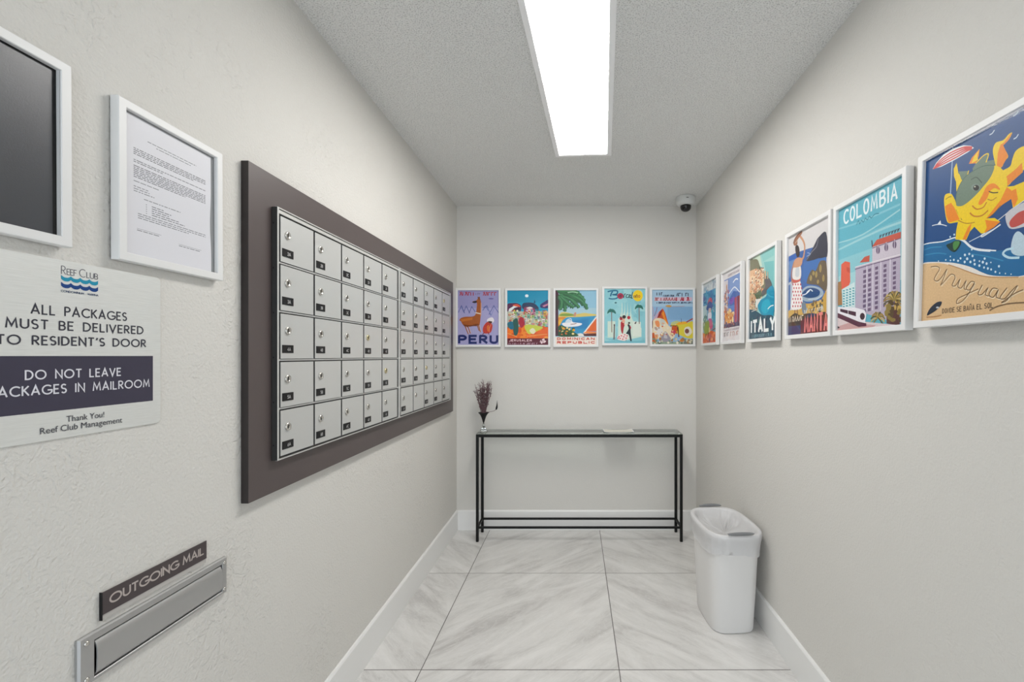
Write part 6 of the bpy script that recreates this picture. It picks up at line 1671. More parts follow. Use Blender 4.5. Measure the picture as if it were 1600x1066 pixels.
('p','#2f7a48','8.7 117.6 11.7 116.7 13.3 114.4 17.4 111.9 17.9 108.4 19.9 103.7 18.2 100.3 18.7 94.8 16.5 92.1 16.1 88.1 13.4 87.6 11.6 85.6 10.3 86.4 9.5 86.8 9.4 86.9 9.2 88.4 8.8 90.2 10.9 90.1 9.6 91.1 12.4 93.2 10.8 96.2 13.8 100.7 12 103.2 14.1 106.8 12.1 107.4 11 111.9 8.4 112.8 7.3 116.2'),
('k','#5a9a68', 0.9,'6.8 116.6 15.3 107 13.6 90.9 8.5 86.1'),
('p','#1f5a38','4.4 133.3 9.6 135.3 13.9 133.9 21.6 136.2 25.9 134.1 32.5 136.9 35.8 134.6 42.4 137.3 45.4 134.3 51.6 135.3 53.5 131.7 58.5 131.1 59.1 128.2 59.5 126.3 59.5 126.2 57.4 124.4 54.5 121.8 51.4 125.5 49 122.3 44.9 126.5 42.6 122.5 36.1 126.3 32.8 122.2 25.7 126.4 21.2 123.4 13.7 127.7 9.2 125.9 4.3 129.6'),
('p','#2f7a48','5 133.5 9.4 134.5 14.2 133.6 21 134.8 25.9 133.5 31.8 135 35.9 133.8 41.7 135.4 45.3 133.7 50.6 134.1 53.3 131.6 57.7 130.7 59.3 128.5 60.5 127.1 60.5 127 58.4 126.5 55.5 125.7 52.2 128.3 49.2 127 45.1 129.5 41.8 127.4 36 129.4 31.9 127.1 25.8 129.4 20.8 127.8 14 130.3 9.2 129.4 4.9 131.5'),
('k','#5a9a68', 0.9,'3.4 131.9 25.5 131.1 45.9 131.1 59.5 126.3'),
('p','#1f5a38','18.3 127.5 24.6 128.3 29.9 125.7 39.2 126.1 43.6 122.6 50.8 123 51.8 119.7 57.5 119.5 57.5 116.2 63 114.9 63.7 110.8 68.9 108.1 69.4 104.5 69.8 102.1 69.7 102 66.6 101.4 62.3 100.5 59.5 105.8 55.3 104.1 53.4 109.5 50.6 106.4 48.6 112.1 45.8 109.2 41.4 115.3 36 113.6 28.4 119.6 22.5 119.1 17.4 123.9'),
('p','#2f7a48','18.7 127.7 24.1 127.7 29.9 125.6 38.1 125 43.4 122.4 49.2 121.9 51.3 119.5 55.7 118.8 56.9 116.3 61.3 114.7 63.3 111.2 67.8 108.4 69.5 105.2 70.8 103 70.7 102.9 68 103.5 64.2 104.3 61.1 108.5 57.2 108.8 54.7 112.7 52 111.7 49.6 115.4 46.6 114.4 42.2 118.4 36.4 118.3 29.1 122.3 23 122.7 18.2 125.8'),
('k','#5a9a68', 0.9,'17 126.3 42.5 119.8 56.1 113.4 69.7 102.1'),
('k','#8fc09a', 3,'30.6 127.9 42.5 129.5 54.4 127.1'),
('k','#2f7044', 4,'8.5 129.5 30.6 123.1 49.3 113.4'),
('p','#ece0d4','0 0 100 0 100 19.5 0 19.5'),
('t', '#c8402c', 'DOMINICAN', 4, 11.5, 96, 18, 1.9),
('t', '#c8402c', 'REPUBLIC', 4, 2.5, 96, 9, 1.9),
],
'barcelona': [
('p','#8cc9d2','0 0 100 0 100 134 0 134'),
('h', '#98d0d6', 36.6, 80.2, 10.2, 0.9, 1.3),
('h', '#98d0d6', 3.3, 72.6, 10.8, 0.6, 0.6),
('h', '#98d0d6', 27.6, 98.8, 8.9, 0.6, 1.1),
('h', '#a2d4d8', 82.0, 85.5, 12.0, 1.3, 2.5),
('h', '#84c2cc', 50.0, 116.4, 7.0, 1.3, 3.1),
('h', '#84c2cc', 94.2, 89.2, 9.8, 0.6, 2.3),
('h', '#98d0d6', 36.2, 10.5, 5.4, 0.6, 2.4),
('h', '#a2d4d8', 59.8, 64.6, 11.1, 1.0, 1.3),
('h', '#84c2cc', 45.2, 120.7, 8.0, 0.5, 2.0),
('h', '#a2d4d8', 36.0, 27.9, 7.1, 0.6, 2.5),
('h', '#84c2cc', 61.1, 66.0, 5.9, 1.0, 0.9),
('h', '#84c2cc', 47.5, 117.0, 11.4, 1.0, 2.5),
('h', '#a2d4d8', 20.7, 15.7, 7.9, 1.1, 1.4),
('h', '#98d0d6', 38.5, 23.4, 9.6, 1.0, 1.9),
('h', '#98d0d6', 37.6, 97.4, 7.9, 1.1, 1.4),
('h', '#98d0d6', 65.2, 59.5, 8.4, 1.1, 1.8),
('h', '#84c2cc', 57.7, 118.5, 8.0, 0.6, 0.2),
('h', '#98d0d6', 4.6, 11.6, 9.2, 0.8, 0.1),
('h', '#98d0d6', 26.1, 80.2, 6.1, 0.6, 2.2),
('h', '#84c2cc', 87.2, 77.4, 10.3, 1.2, 0.0),
('h', '#84c2cc', 49.1, 104.5, 6.2, 1.2, 2.3),
('h', '#98d0d6', 48.0, 104.3, 10.0, 0.6, 0.8),
('h', '#98d0d6', 60.9, 52.7, 11.3, 0.9, 2.8),
('h', '#98d0d6', 33.3, 32.4, 5.0, 1.2, 2.3),
('h', '#98d0d6', 87.4, 107.1, 5.1, 1.1, 1.7),
('h', '#98d0d6', 31.2, 5.3, 6.1, 1.2, 0.3),
('h', '#84c2cc', 77.5, 64.7, 6.4, 1.2, 0.6),
('h', '#98d0d6', 91.0, 105.6, 8.6, 0.8, 0.1),
('h', '#a2d4d8', 46.7, 58.1, 9.6, 0.8, 1.3),
('h', '#84c2cc', 78.5, 34.0, 8.8, 0.5, 1.6),
('h', '#98d0d6', 14.3, 13.4, 5.8, 0.8, 0.7),
('h', '#a2d4d8', 74.7, 52.0, 8.9, 1.1, 1.3),
('h', '#98d0d6', 81.6, 92.5, 5.8, 0.5, 3.1),
('h', '#98d0d6', 22.3, 48.2, 5.1, 1.3, 2.7),
('h', '#84c2cc', 65.7, 127.4, 8.2, 1.1, 1.4),
('h', '#84c2cc', 81.6, 103.0, 8.1, 1.2, 0.7),
('h', '#84c2cc', 96.1, 7.3, 6.2, 1.0, 2.1),
('h', '#a2d4d8', 84.9, 121.8, 9.9, 1.2, 0.2),
('h', '#98d0d6', 73.6, 59.0, 7.6, 0.7, 2.2),
('h', '#84c2cc', 14.3, 38.2, 6.2, 1.2, 1.6),
('h', '#a2d4d8', 57.2, 125.4, 11.2, 1.2, 1.7),
('h', '#84c2cc', 82.6, 106.5, 5.8, 1.2, 2.7),
('h', '#84c2cc', 49.5, 64.6, 8.6, 1.0, 1.0),
('h', '#a2d4d8', 89.1, 111.2, 8.8, 0.9, 2.2),
('h', '#a2d4d8', 33.7, 38.4, 6.4, 0.5, 0.8),
('h', '#a2d4d8', 95.2, 82.8, 11.8, 0.5, 1.7),
('h', '#84c2cc', 27.3, 4.9, 11.5, 1.0, 2.9),
('h', '#84c2cc', 83.2, 112.7, 8.6, 0.6, 0.6),
('h', '#a2d4d8', 62.8, 45.7, 6.1, 0.6, 0.3),
('h', '#98d0d6', 67.5, 41.7, 9.5, 0.6, 3.0),
('p','#f2cf1c','94.3 116.2 93.3 110.8 90.7 106.3 86.7 103.3 82 102.2 77.3 103.3 73.3 106.3 70.6 110.8 69.7 116.2 70.6 121.6 73.3 126.1 77.3 129.1 82 130.2 86.7 129.1 90.7 126.1 93.3 121.6'),
('k','#1b6f92', 3.2,'9 126.1 20.5 128.6 32 127.7 30.3 120.3 20.5 118.7 32.8 117 31.1 110.4 20.5 108.3 11.5 109.6'),
('k','#1b6f92', 3.4,'20.5 127.7 16.4 119.5 15.6 115.4'),
('p','#a8284c','47.2 115.4 46.6 112.5 44.9 110.1 42.4 108.5 39.3 108 36.3 108.5 33.8 110.1 32.1 112.5 31.5 115.4 32.1 118.2 33.8 120.6 36.3 122.2 39.3 122.8 42.4 122.2 44.9 120.6 46.6 118.2'),
('p','#7a1c3c','42.6 115.4 42.4 114.2 41.7 113.3 40.6 112.6 39.3 112.4 38.1 112.6 37 113.3 36.3 114.2 36.1 115.4 36.3 116.5 37 117.5 38.1 118.1 39.3 118.3 40.6 118.1 41.7 117.5 42.4 116.5'),
('k','#1d4a44', 1.8,'47.5 111.3 49.2 119.5 52.5 120.3'),
('k','#1d4a44', 1.8,'59 118.7 54.1 117.8 54.1 112.1 59.8 112.9'),
('k','#1d4a44', 1.8,'60.7 114.6 64.8 117 61.5 118.7 60.7 112.1 65.6 112.9'),
('k','#1d4a44', 1.8,'65.6 109.6 69.7 126.1 66.4 111.3 69.7 110.4'),
('p','#8a5a20','76.4 114.2 76.2 113.1 75.6 112.1 74.8 111.5 73.8 111.3 72.8 111.5 71.9 112.1 71.3 113.1 71.1 114.2 71.3 115.4 71.9 116.3 72.8 117 73.8 117.2 74.8 117 75.6 116.3 76.2 115.4'),
('p','#f2cf1c','74.9 114.2 74.8 113.7 74.6 113.2 74.2 112.9 73.8 112.7 73.3 112.9 73 113.2 72.7 113.7 72.6 114.2 72.7 114.8 73 115.3 73.3 115.6 73.8 115.7 74.2 115.6 74.6 115.3 74.8 114.8'),
('k','#8a5a20', 1.8,'77 111.3 77.9 117.8 80.3 117.8 80.3 111.3'),
('p','#c8641c','88.2 114.6 88 113.3 87.3 112.2 86.4 111.5 85.2 111.3 84.1 111.5 83.2 112.2 82.5 113.3 82.3 114.6 82.5 115.8 83.2 116.9 84.1 117.6 85.2 117.8 86.4 117.6 87.3 116.9 88 115.8'),
('p','#f2cf1c','86.6 114.6 86.5 114 86.2 113.5 85.7 113.2 85.2 113.1 84.7 113.2 84.3 113.5 84 114 83.9 114.6 84 115.1 84.3 115.6 84.7 115.9 85.2 116 85.7 115.9 86.2 115.6 86.5 115.1'),
('p','#c9dfd4','41.8 63.5 42.6 98.1 44.3 98.1 45.1 63.5'),
('p','#c9dfd4','48.4 63.5 50 103 51.6 63.5'),
('p','#c9dfd4','55.7 63.5 56.9 101.4 59 63.5'),
('p','#c9dfd4','63.1 60.2 64.4 96.4 66.4 60.2'),
('p','#d3e4d6','33.6 9.1 34.4 60.2 38.5 63.5 40.2 75 43.4 63.5 48.4 76.6 51.6 63.5 55.7 76.6 59.8 61.8 64.8 73.3 68 60.2 71.3 53.6 74.6 47 91 37.1 91 15.7 53.3 7.4'),
('p','#cfe0d2','8.2 53.6 27 53.6 27 14 8.2 14'),
('p','#dfe8dc','69.7 53.6 89.3 51.9 89.3 17.3 69.7 17.3'),
('s','#8a6f62', 2.0,'18 76.6 18.4 27.2'),
('p','#1f6a5e','17.7 76.1 16.5 75.5 15.9 76 14.2 75.3 13.6 76 12.1 74.9 11.8 75.6 11.3 74.2 10.8 74.7 10.5 73.2 9.6 73.4 9.3 72.1 8.5 72.3 7.9 72.3 7.8 72.4 7.4 73.1 6.6 74 7.9 74.6 7.3 76 9.1 76.5 8.8 78.3 11.1 78.1 11.8 79.7 13.7 78.4 14.5 79.5 16.1 78 16.8 78.6 17.7 77.3'),
('p','#1f6a5e','17.5 76.3 16.2 76.2 15.8 76.9 13.9 76.9 13.6 77.7 11.9 77.3 11.9 77.9 11.4 76.6 11.3 77.2 11 75.9 10.2 76.2 9.9 75 9.1 75.3 8.6 75.4 8.5 75.5 8.1 76.1 7.3 77 8.6 77.6 7.9 78.9 9.8 79.3 9.8 81.2 12.1 80.6 13.3 81.8 14.6 80 15.8 80.6 16.7 78.7 17.6 78.9 18 77.4'),
('p','#1f6a5e','17.4 76.5 16.1 76.9 16 77.7 14.2 78.4 14.2 79.3 12.5 79.6 12.8 80.1 12.3 78.8 12.8 79.4 12.7 78.2 12.1 78.7 12 77.6 11.3 77.9 10.8 78.1 10.7 78.2 10.2 78.7 9.3 79.4 10.5 79.9 9.6 81.2 11.4 81.6 11.8 83.6 14 82.4 15.5 83.2 16 81 17.3 81.2 17.5 79 18.4 78.9 18.3 77.3'),
('p','#1f6a5e','17.4 76.7 16.4 77.5 16.5 78.4 15.1 79.6 15.4 80.5 13.9 81.5 14.5 81.9 13.8 80.7 15.3 80.9 15.7 79.9 15.2 80.4 15.3 79.5 14.6 79.7 14.1 80 14 80 13.3 80.3 12.3 80.7 13.2 81.3 12.1 82.2 13.7 82.9 14.9 85.3 16.7 83.4 18.2 83.6 17.7 81.5 19 81.1 18.4 79.1 19.2 78.6 18.6 77.2'),
('p','#1f6a5e','17.5 76.9 16.8 78.1 17.2 78.8 16.4 80.5 17 81.3 16.1 82.9 17 83.1 16.1 84 19 82 19.7 81.2 18.8 81.3 19.3 80.5 18.5 80.5 18 80.6 17.9 80.6 17.2 80.5 16 80.5 16.7 81.3 15.4 81.2 16.5 82 20.9 84 19.6 83.1 20.9 82.9 19.5 81.3 20.5 80.5 19.2 78.8 19.8 78.1 18.7 76.9'),
('p','#1f6a5e','17.7 77.1 17.4 78.4 18 78.9 17.9 80.8 18.8 81.3 18.7 83.2 19.8 83.1 21.3 84.3 22 82.4 23.1 81.7 22.3 81.1 23.1 80.4 22.4 80.2 22 80 21.9 79.9 21.1 79.6 20.1 79.2 20.4 80.2 19.5 79.4 20.4 80.5 22.4 79.6 22 81.5 23 81.1 21.1 80.3 21.8 79.3 19.9 78.2 20.3 77.3 18.8 76.6'),
('p','#1f6a5e','17.9 77.2 18.1 78.5 18.8 78.7 19.4 80.5 20.4 80.6 21.2 82.4 22.3 81.9 24.1 82.6 24.3 81.1 25.7 80.5 25.2 79.7 26.1 79 25.6 78.5 25.3 78.2 25.2 78.1 24.5 77.8 23.4 77.2 23.5 78.4 22.6 77.6 22.9 79 23.6 77.8 23.4 79.6 24.2 78.8 22.2 78.9 22.4 77.7 20.4 77.4 20.4 76.4 18.7 76.3'),
('p','#1f6a5e','18.1 77.2 18.8 78.3 19.5 78.3 20.7 79.8 21.7 79.5 23.1 80.8 24 80 25.9 80.2 26 78.8 27.5 78.2 27.1 77.3 28.2 76.6 27.7 75.9 27.5 75.5 27.4 75.4 26.6 75.1 25.5 74.6 25.4 75.9 24.4 75.2 24.5 76.8 24.4 75.7 24.2 77.3 24.5 76.3 22.7 77.2 22.5 76 20.5 76.5 20.1 75.6 18.6 76'),
('p','#1f6a5e','18.3 77.1 19.3 77.9 20 77.6 21.6 78.6 22.4 77.9 24.2 78.6 24.8 77.6 26.7 77.4 26.6 76.1 28.2 75.4 27.8 74.4 28.9 73.6 28.5 72.9 28.3 72.4 28.2 72.3 27.4 72.1 26.2 71.7 26.1 73.1 24.9 72.5 24.9 74.2 24.3 73.3 24.1 75 23.9 73.9 22.5 75.4 21.9 74.4 20.2 75.6 19.6 74.9 18.3 75.9'),
('s','#8a6f62', 2.0,'85.2 87.4 85.6 47.8'),
('p','#1f6a5e','84.9 86.9 83.7 86.3 83.1 86.8 81.5 86.1 81 86.8 79.5 85.7 79.3 86.4 78.9 84.9 78.4 85.4 78.2 83.9 77.3 84.1 77 82.8 76.2 83 75.6 83 75.5 83.1 75.1 83.7 74.3 84.6 75.6 85.3 74.8 86.6 76.7 87.3 76.3 89 78.6 88.9 79.2 90.5 81.1 89.2 81.9 90.3 83.4 88.8 84 89.4 84.9 88.1'),
('p','#1f6a5e','84.7 87.1 83.4 87 83 87.6 81.3 87.6 81 88.4 79.3 87.9 79.4 88.5 79 87.2 78.9 87.8 78.6 86.5 77.9 86.8 77.6 85.6 76.8 85.9 76.3 86 76.2 86.1 75.7 86.7 75 87.6 76.2 88.1 75.5 89.4 77.3 89.8 77.3 91.7 79.6 91.2 80.7 92.5 82 90.6 83.1 91.3 84 89.4 84.8 89.7 85.2 88.2'),
('p','#1f6a5e','84.6 87.3 83.4 87.7 83.3 88.4 81.6 89 81.6 89.9 79.9 90.1 80.3 90.6 79.9 89.3 80.4 89.9 80.3 88.7 79.7 89.1 79.6 88 78.9 88.3 78.4 88.5 78.3 88.6 77.8 89.1 76.9 89.8 78 90.3 77.1 91.5 78.9 91.9 79.2 94 81.4 93 82.9 93.8 83.4 91.6 84.7 91.8 84.8 89.7 85.6 89.7 85.5 88.1'),
('p','#1f6a5e','84.6 87.5 83.6 88.3 83.7 89.1 82.4 90.3 82.7 91.1 81.3 92.1 81.9 92.4 81.4 91 82.8 91.4 83.3 90.4 82.7 90.8 82.8 89.9 82.1 90.1 81.6 90.3 81.5 90.3 80.8 90.6 79.7 90.9 80.7 91.6 79.5 92.4 81 93.1 82 95.7 84.1 93.9 85.6 94.2 85 92.1 86.3 91.8 85.6 89.8 86.4 89.4 85.8 88'),
('p','#1f6a5e','84.7 87.7 84 88.8 84.4 89.5 83.6 91.1 84.2 91.8 83.3 93.4 84.2 93.5 83.3 94.3 86.2 92.3 86.9 91.5 86 91.6 86.5 90.8 85.7 90.8 85.2 90.9 85.1 90.9 84.4 90.8 83.2 90.8 83.9 91.6 82.6 91.5 83.7 92.3 88.1 94.3 86.8 93.5 88.1 93.4 86.7 91.8 87.7 91.1 86.4 89.5 87 88.8 85.9 87.7'),
('p','#1f6a5e','84.9 87.9 84.6 89.2 85.2 89.6 85 91.5 85.9 91.9 85.9 93.7 86.9 93.6 88.7 94.7 89.1 92.8 90.2 91.9 89.4 91.4 90.1 90.7 89.4 90.5 89 90.3 88.9 90.2 88.1 90 87 89.6 87.4 90.7 86.4 90 87.3 91 89.2 89.9 89.1 92 90.1 91.6 88.2 90.9 88.9 90 87.1 88.9 87.4 88.1 86 87.4'),
('p','#1f6a5e','85.1 88 85.3 89.2 86 89.4 86.5 91.2 87.5 91.3 88.3 93 89.3 92.4 91.2 93 91.3 91.5 92.7 90.9 92.1 90.1 93 89.4 92.5 88.9 92.2 88.6 92.1 88.5 91.4 88.2 90.3 87.7 90.4 88.9 89.5 88 89.8 89.4 90.4 88.2 90.4 90 91.2 89.3 89.2 89.5 89.5 88.4 87.5 88.1 87.5 87.2 85.9 87.1'),
('p','#1f6a5e','85.3 88 85.9 89.1 86.7 89 87.7 90.5 88.7 90.1 90.1 91.5 91 90.6 92.9 90.7 92.8 89.4 94.3 88.8 93.9 87.8 95 87.1 94.5 86.5 94.3 86.1 94.2 86 93.4 85.7 92.3 85.2 92.3 86.5 91.2 85.8 91.3 87.4 91.2 86.2 91.1 87.9 91.4 86.9 89.7 87.8 89.6 86.7 87.6 87.2 87.3 86.4 85.8 86.8'),
('p','#1f6a5e','85.5 87.9 86.5 88.7 87.1 88.4 88.6 89.4 89.4 88.7 91.2 89.4 91.7 88.4 93.6 88.1 93.5 86.9 95 86 94.6 85.1 95.6 84.2 95.2 83.6 95 83.1 94.9 83 94.1 82.8 92.9 82.4 92.8 83.9 91.6 83.4 91.7 85 91 84.1 91 85.8 90.9 84.7 89.5 86.2 89 85.2 87.3 86.4 86.8 85.7 85.5 86.7'),
('s','#5a4a4c', 2.8,'24.6 45.3 23.8 9.1'),
('p','#5a4a4c','26.6 44.5 26.4 43.6 26 42.9 25.3 42.4 24.6 42.2 23.8 42.4 23.2 42.9 22.8 43.6 22.6 44.5 22.8 45.4 23.2 46.1 23.8 46.6 24.6 46.8 25.3 46.6 26 46.1 26.4 45.4'),
('c','#b01c28','40.2 50.3 45.1 53.6 50 47 47.5 37.1 45.1 23.1 41 30.5'),
('c','#e8a890','43.4 58.5 49.2 60.2 50 50.3 44.3 50.3'),
('p','#2a1c1c','53 64.3 52.6 62.6 51.6 61.3 50.1 60.3 48.4 60 46.6 60.3 45.1 61.3 44.1 62.6 43.8 64.3 44.1 65.9 45.1 67.3 46.6 68.2 48.4 68.6 50.1 68.2 51.6 67.3 52.6 65.9'),
('p','#a82430','44.6 60.2 44.3 58.5 43.5 57.1 42.4 56.2 41 55.9 39.6 56.2 38.4 57.1 37.7 58.5 37.4 60.2 37.7 61.8 38.4 63.2 39.6 64.1 41 64.4 42.4 64.1 43.5 63.2 44.3 61.8'),
('p','#b81c2c','63.8 62.6 63.5 61 62.6 59.6 61.3 58.7 59.8 58.3 58.3 58.7 57.1 59.6 56.2 61 55.9 62.6 56.2 64.3 57.1 65.7 58.3 66.6 59.8 66.9 61.3 66.6 62.6 65.7 63.5 64.3'),
('p','#5a1c24','42.1 63.5 42 62.6 41.6 61.8 40.9 61.3 40.2 61.1 39.4 61.3 38.8 61.8 38.3 62.6 38.2 63.5 38.3 64.3 38.8 65.1 39.4 65.6 40.2 65.8 40.9 65.6 41.6 65.1 42 64.3'),
('c','#f0dcd8','32 15.7 40.2 22.3 54.9 22.3 58.2 12.4 50 5.8 33.6 9.1'),
('p','#c4283c','37.7 15.7 37.6 15.1 37.2 14.6 36.7 14.3 36.1 14.2 35.4 14.3 34.9 14.6 34.6 15.1 34.4 15.7 34.6 16.2 34.9 16.7 35.4 17 36.1 17.1 36.7 17 37.2 16.7 37.6 16.2'),
('p','#c4283c','43.4 18.1 43.3 17.6 43 17.1 42.4 16.8 41.8 16.6 41.2 16.8 40.6 17.1 40.3 17.6 40.2 18.1 40.3 18.7 40.6 19.2 41.2 19.5 41.8 19.6 42.4 19.5 43 19.2 43.3 18.7'),
('p','#c4283c','49.2 15.7 49.1 15.1 48.7 14.6 48.2 14.3 47.5 14.2 46.9 14.3 46.4 14.6 46 15.1 45.9 15.7 46 16.2 46.4 16.7 46.9 17 47.5 17.1 48.2 17 48.7 16.7 49.1 16.2'),
('p','#c4283c','40.2 11.5 40 11 39.7 10.5 39.2 10.2 38.5 10.1 37.9 10.2 37.4 10.5 37 11 36.9 11.5 37 12.1 37.4 12.6 37.9 12.9 38.5 13 39.2 12.9 39.7 12.6 40 12.1'),
('p','#c4283c','54.9 12.4 54.8 11.8 54.4 11.3 53.9 11 53.3 10.9 52.7 11 52.1 11.3 51.8 11.8 51.6 12.4 51.8 12.9 52.1 13.4 52.7 13.7 53.3 13.8 53.9 13.7 54.4 13.4 54.8 12.9'),
('p','#c4283c','46.7 9.9 46.6 9.3 46.2 8.8 45.7 8.5 45.1 8.4 44.5 8.5 43.9 8.8 43.6 9.3 43.4 9.9 43.6 10.5 43.9 10.9 44.5 11.3 45.1 11.4 45.7 11.3 46.2 10.9 46.6 10.5'),
('p','#c4283c','51.6 20.6 51.5 20 51.2 19.6 50.6 19.2 50 19.1 49.4 19.2 48.8 19.6 48.5 20 48.4 20.6 48.5 21.2 48.8 21.7 49.4 22 50 22.1 50.6 22 51.2 21.7 51.5 21.2'),
('p','#c4283c','35.2 12.4 35.1 11.8 34.8 11.3 34.2 11 33.6 10.9 33 11 32.4 11.3 32.1 11.8 32 12.4 32.1 12.9 32.4 13.4 33 13.7 33.6 13.8 34.2 13.7 34.8 13.4 35.1 12.9'),
('p','#c4283c','57.4 18.1 57.3 17.6 56.9 17.1 56.4 16.8 55.7 16.6 55.1 16.8 54.6 17.1 54.2 17.6 54.1 18.1 54.2 18.7 54.6 19.2 55.1 19.5 55.7 19.6 56.4 19.5 56.9 19.2 57.3 18.7'),
('c','#1c2a34','55.7 47 61.5 45.3 63.9 37.1 64.8 23.9 67.2 2.5 63.9 4.1 59.8 20.6 53.3 23.9 59.8 35.4'),
('c','#c4283c','62.3 43.7 65.6 38.7 63.9 33.8'),
('k','#f0d8c0', 1.8,'48.4 47 54.9 44.5 57.4 47'),
('p','#3a2420','63.3 49.4 63.1 48.5 62.5 47.7 61.7 47.2 60.7 47 59.7 47.2 58.8 47.7 58.2 48.5 58 49.4 58.2 50.4 58.8 51.2 59.7 51.7 60.7 51.9 61.7 51.7 62.5 51.2 63.1 50.4'),
('c','#3a3434','73.8 48.6 78.7 53.6 77 47'),
('p','#2a6a74','30.8 98.9 30.6 98.1 30 97.5 29 97.1 27.9 96.9 26.7 97.1 25.8 97.5 25.1 98.1 24.9 98.9 25.1 99.6 25.8 100.3 26.7 100.7 27.9 100.9 29 100.7 30 100.3 30.6 99.6'),
('s','#3a6a74', 1,'53.3 9.1 52.5 1.6'),
('p','#78bcc8','0 0 100 0 100 5 0 5'),
('k','#6ab0be', 1,'4.1 10.7 20.5 9.1 53.3 4.1 99.2 5.8'),
],
'festival': [
('p','#8fb4d6','0 0 100 0 100 134 0 134'),
('p','#7fa8cc','38 60 98 60 98 92 38 92'),
('p','#a5c4da','0 92 100 92 100 134 0 134'),
('s','#2c3350', 2,'12 120 12 126'),
('s','#2c3350', 2,'18.2 120 18.2 126'),
('s','#2c3350', 2,'22.6 120 22.6 126'),
('s','#2c3350', 2,'22.6 126 25.4 126'),
('s','#2c3350', 1.4,'28 117 28 120.5'),
('s','#2c3350', 1.4,'30.6 117 32 120.5 32.8 117'),
('s','#2c3350', 1.4,'33.8 117 35 120.5 35.8 117'),
('s','#2c3350', 1.4,'36.7 117 37.8 120.5 38.4 117'),
('s','#2c3350', 1.4,'39.2 117 39.2 120.5'),
('s','#2c3350', 1.4,'39.2 120.5 40.7 120.5'),
('s','#2c3350', 1.4,'41.7 117 41.7 120.5'),
('s','#2c3350', 1.4,'45.3 117 46.5 120.5 47.2 117'),
('s','#2c3350', 1.4,'45.3 120.5 46.9 120.5'),
('s','#2c3350', 1.4,'48 117 49.2 120.5 50 117'),
('s','#2c3350', 1.4,'48 120.5 49.7 120.5'),
('s','#2c3350', 1.4,'50.8 117 52 120.5 52.7 117'),
('s','#2c3350', 1.4,'53.5 117 53.5 120.5'),
('s','#2c3350', 1.8,'60 118 62.2 125 63.5 118'),
('s','#2c3350', 1.8,'65.1 118 65.1 125'),
('s','#2c3350', 1.8,'65.1 125 70.4 125'),
('s','#2c3350', 1.8,'73.7 118 73.7 125'),
('s','#2c3350', 1.8,'82.4 118 82.4 125'),
('s','#2c3350', 1.8,'82.4 125 86 125'),
('s','#2c3350', 1.8,'88.4 118 88.4 125'),
('p','#d9b8c8','6 106 98 106 98 115 6 115'),
('s','#a05a5a', 2.2,'8 107 10 113 11.3 107'),
('s','#a05a5a', 2.2,'8 113 10.9 113'),
('s','#a05a5a', 2.2,'12.7 107 12.7 113'),
('s','#a05a5a', 2.2,'12.7 113 16.2 113'),
('s','#a05a5a', 2.2,'22.1 107 22.1 113'),
('s','#a05a5a', 2.2,'28 107 30.2 113 31.6 107'),
('s','#a05a5a', 2.2,'33.1 107 36 113 37.7 107'),
('s','#a05a5a', 2.2,'33.1 113 37.2 113'),
('s','#a05a5a', 2.2,'39.8 107 42.7 113 44.5 107'),
('s','#a05a5a', 2.2,'46.5 107 49.8 113 51.7 107'),
('s','#a05a5a', 2.2,'54 107 56.3 113 57.6 107'),
('s','#a81c34', 2.8,'60 106.5 60 114'),
('s','#a81c34', 2.8,'70.3 106.5 73.2 114 74.9 106.5'),
('s','#a81c34', 2.8,'76.9 106.5 76.9 114'),
('s','#a81c34', 2.8,'85.9 106.5 88.6 114 90.3 106.5'),
('s','#a81c34', 2.8,'85.9 114 89.7 114'),
('s','#2c3a5a', 1.5,'12 100 12 102.6'),
('s','#2c3a5a', 1.5,'16.4 100 17.5 102.6 18.2 100'),
('s','#2c3a5a', 1.5,'16.4 102.6 18 102.6'),
('s','#2c3a5a', 1.5,'19 100 20.4 102.6 21.2 100'),
('s','#2c3a5a', 1.5,'19 102.6 20.9 102.6'),
('s','#2c3a5a', 1.5,'22.1 100 22.1 102.6'),
('s','#2c3a5a', 1.5,'22.1 102.6 23.4 102.6'),
('s','#2c3a5a', 1.5,'24.3 100 24.3 102.6'),
('s','#2c3a5a', 1.5,'24.3 102.6 26.1 102.6'),
('s','#2c3a5a', 1.5,'27.3 100 27.3 102.6'),
('s','#2c3a5a', 1.5,'29.5 100 30.8 102.6 31.5 100'),
('s','#2c3a5a', 1.5,'32.4 100 32.4 102.6'),
('s','#2c3a5a', 1.5,'35.6 100 35.6 102.6'),
('s','#2c3a5a', 1.5,'37.7 100 37.7 102.6'),
('s','#2c3a5a', 1.5,'37.7 102.6 39.2 102.6'),
('s','#2c3a5a', 1.5,'40.2 100 41.3 102.6 41.9 100'),
('s','#2c3a5a', 1.5,'42.7 100 42.7 102.6'),
('s','#2c3a5a', 1.5,'45.3 100 45.3 102.6'),
('s','#2c3a5a', 1.5,'45.3 102.6 47.1 102.6'),
('s','#2c3a5a', 1.5,'49.9 100 49.9 102.6'),
('s','#2c3a5a', 1.5,'49.9 102.6 51.2 102.6'),
('s','#2c3a5a', 1.5,'52.1 100 52.1 102.6'),
('s','#2c3a5a', 1.5,'54.1 100 54.1 102.6'),
('s','#2c3a5a', 1.5,'54.1 102.6 55.7 102.6'),
('s','#2c3a5a', 1.5,'56.8 100 56.8 102.6'),
('s','#2c3a5a', 1.5,'56.8 102.6 58.8 102.6'),
('s','#2c3a5a', 1.5,'60.1 100 60.1 102.6'),
('s','#2c3a5a', 1.5,'63.4 100 63.4 102.6'),
('s','#2c3a5a', 1.5,'63.4 102.6 65.3 102.6'),
('s','#2c3a5a', 1.5,'66.5 100 66.5 102.6'),
('s','#2c3a5a', 1.5,'70.6 100 71.5 102.6 72 100'),
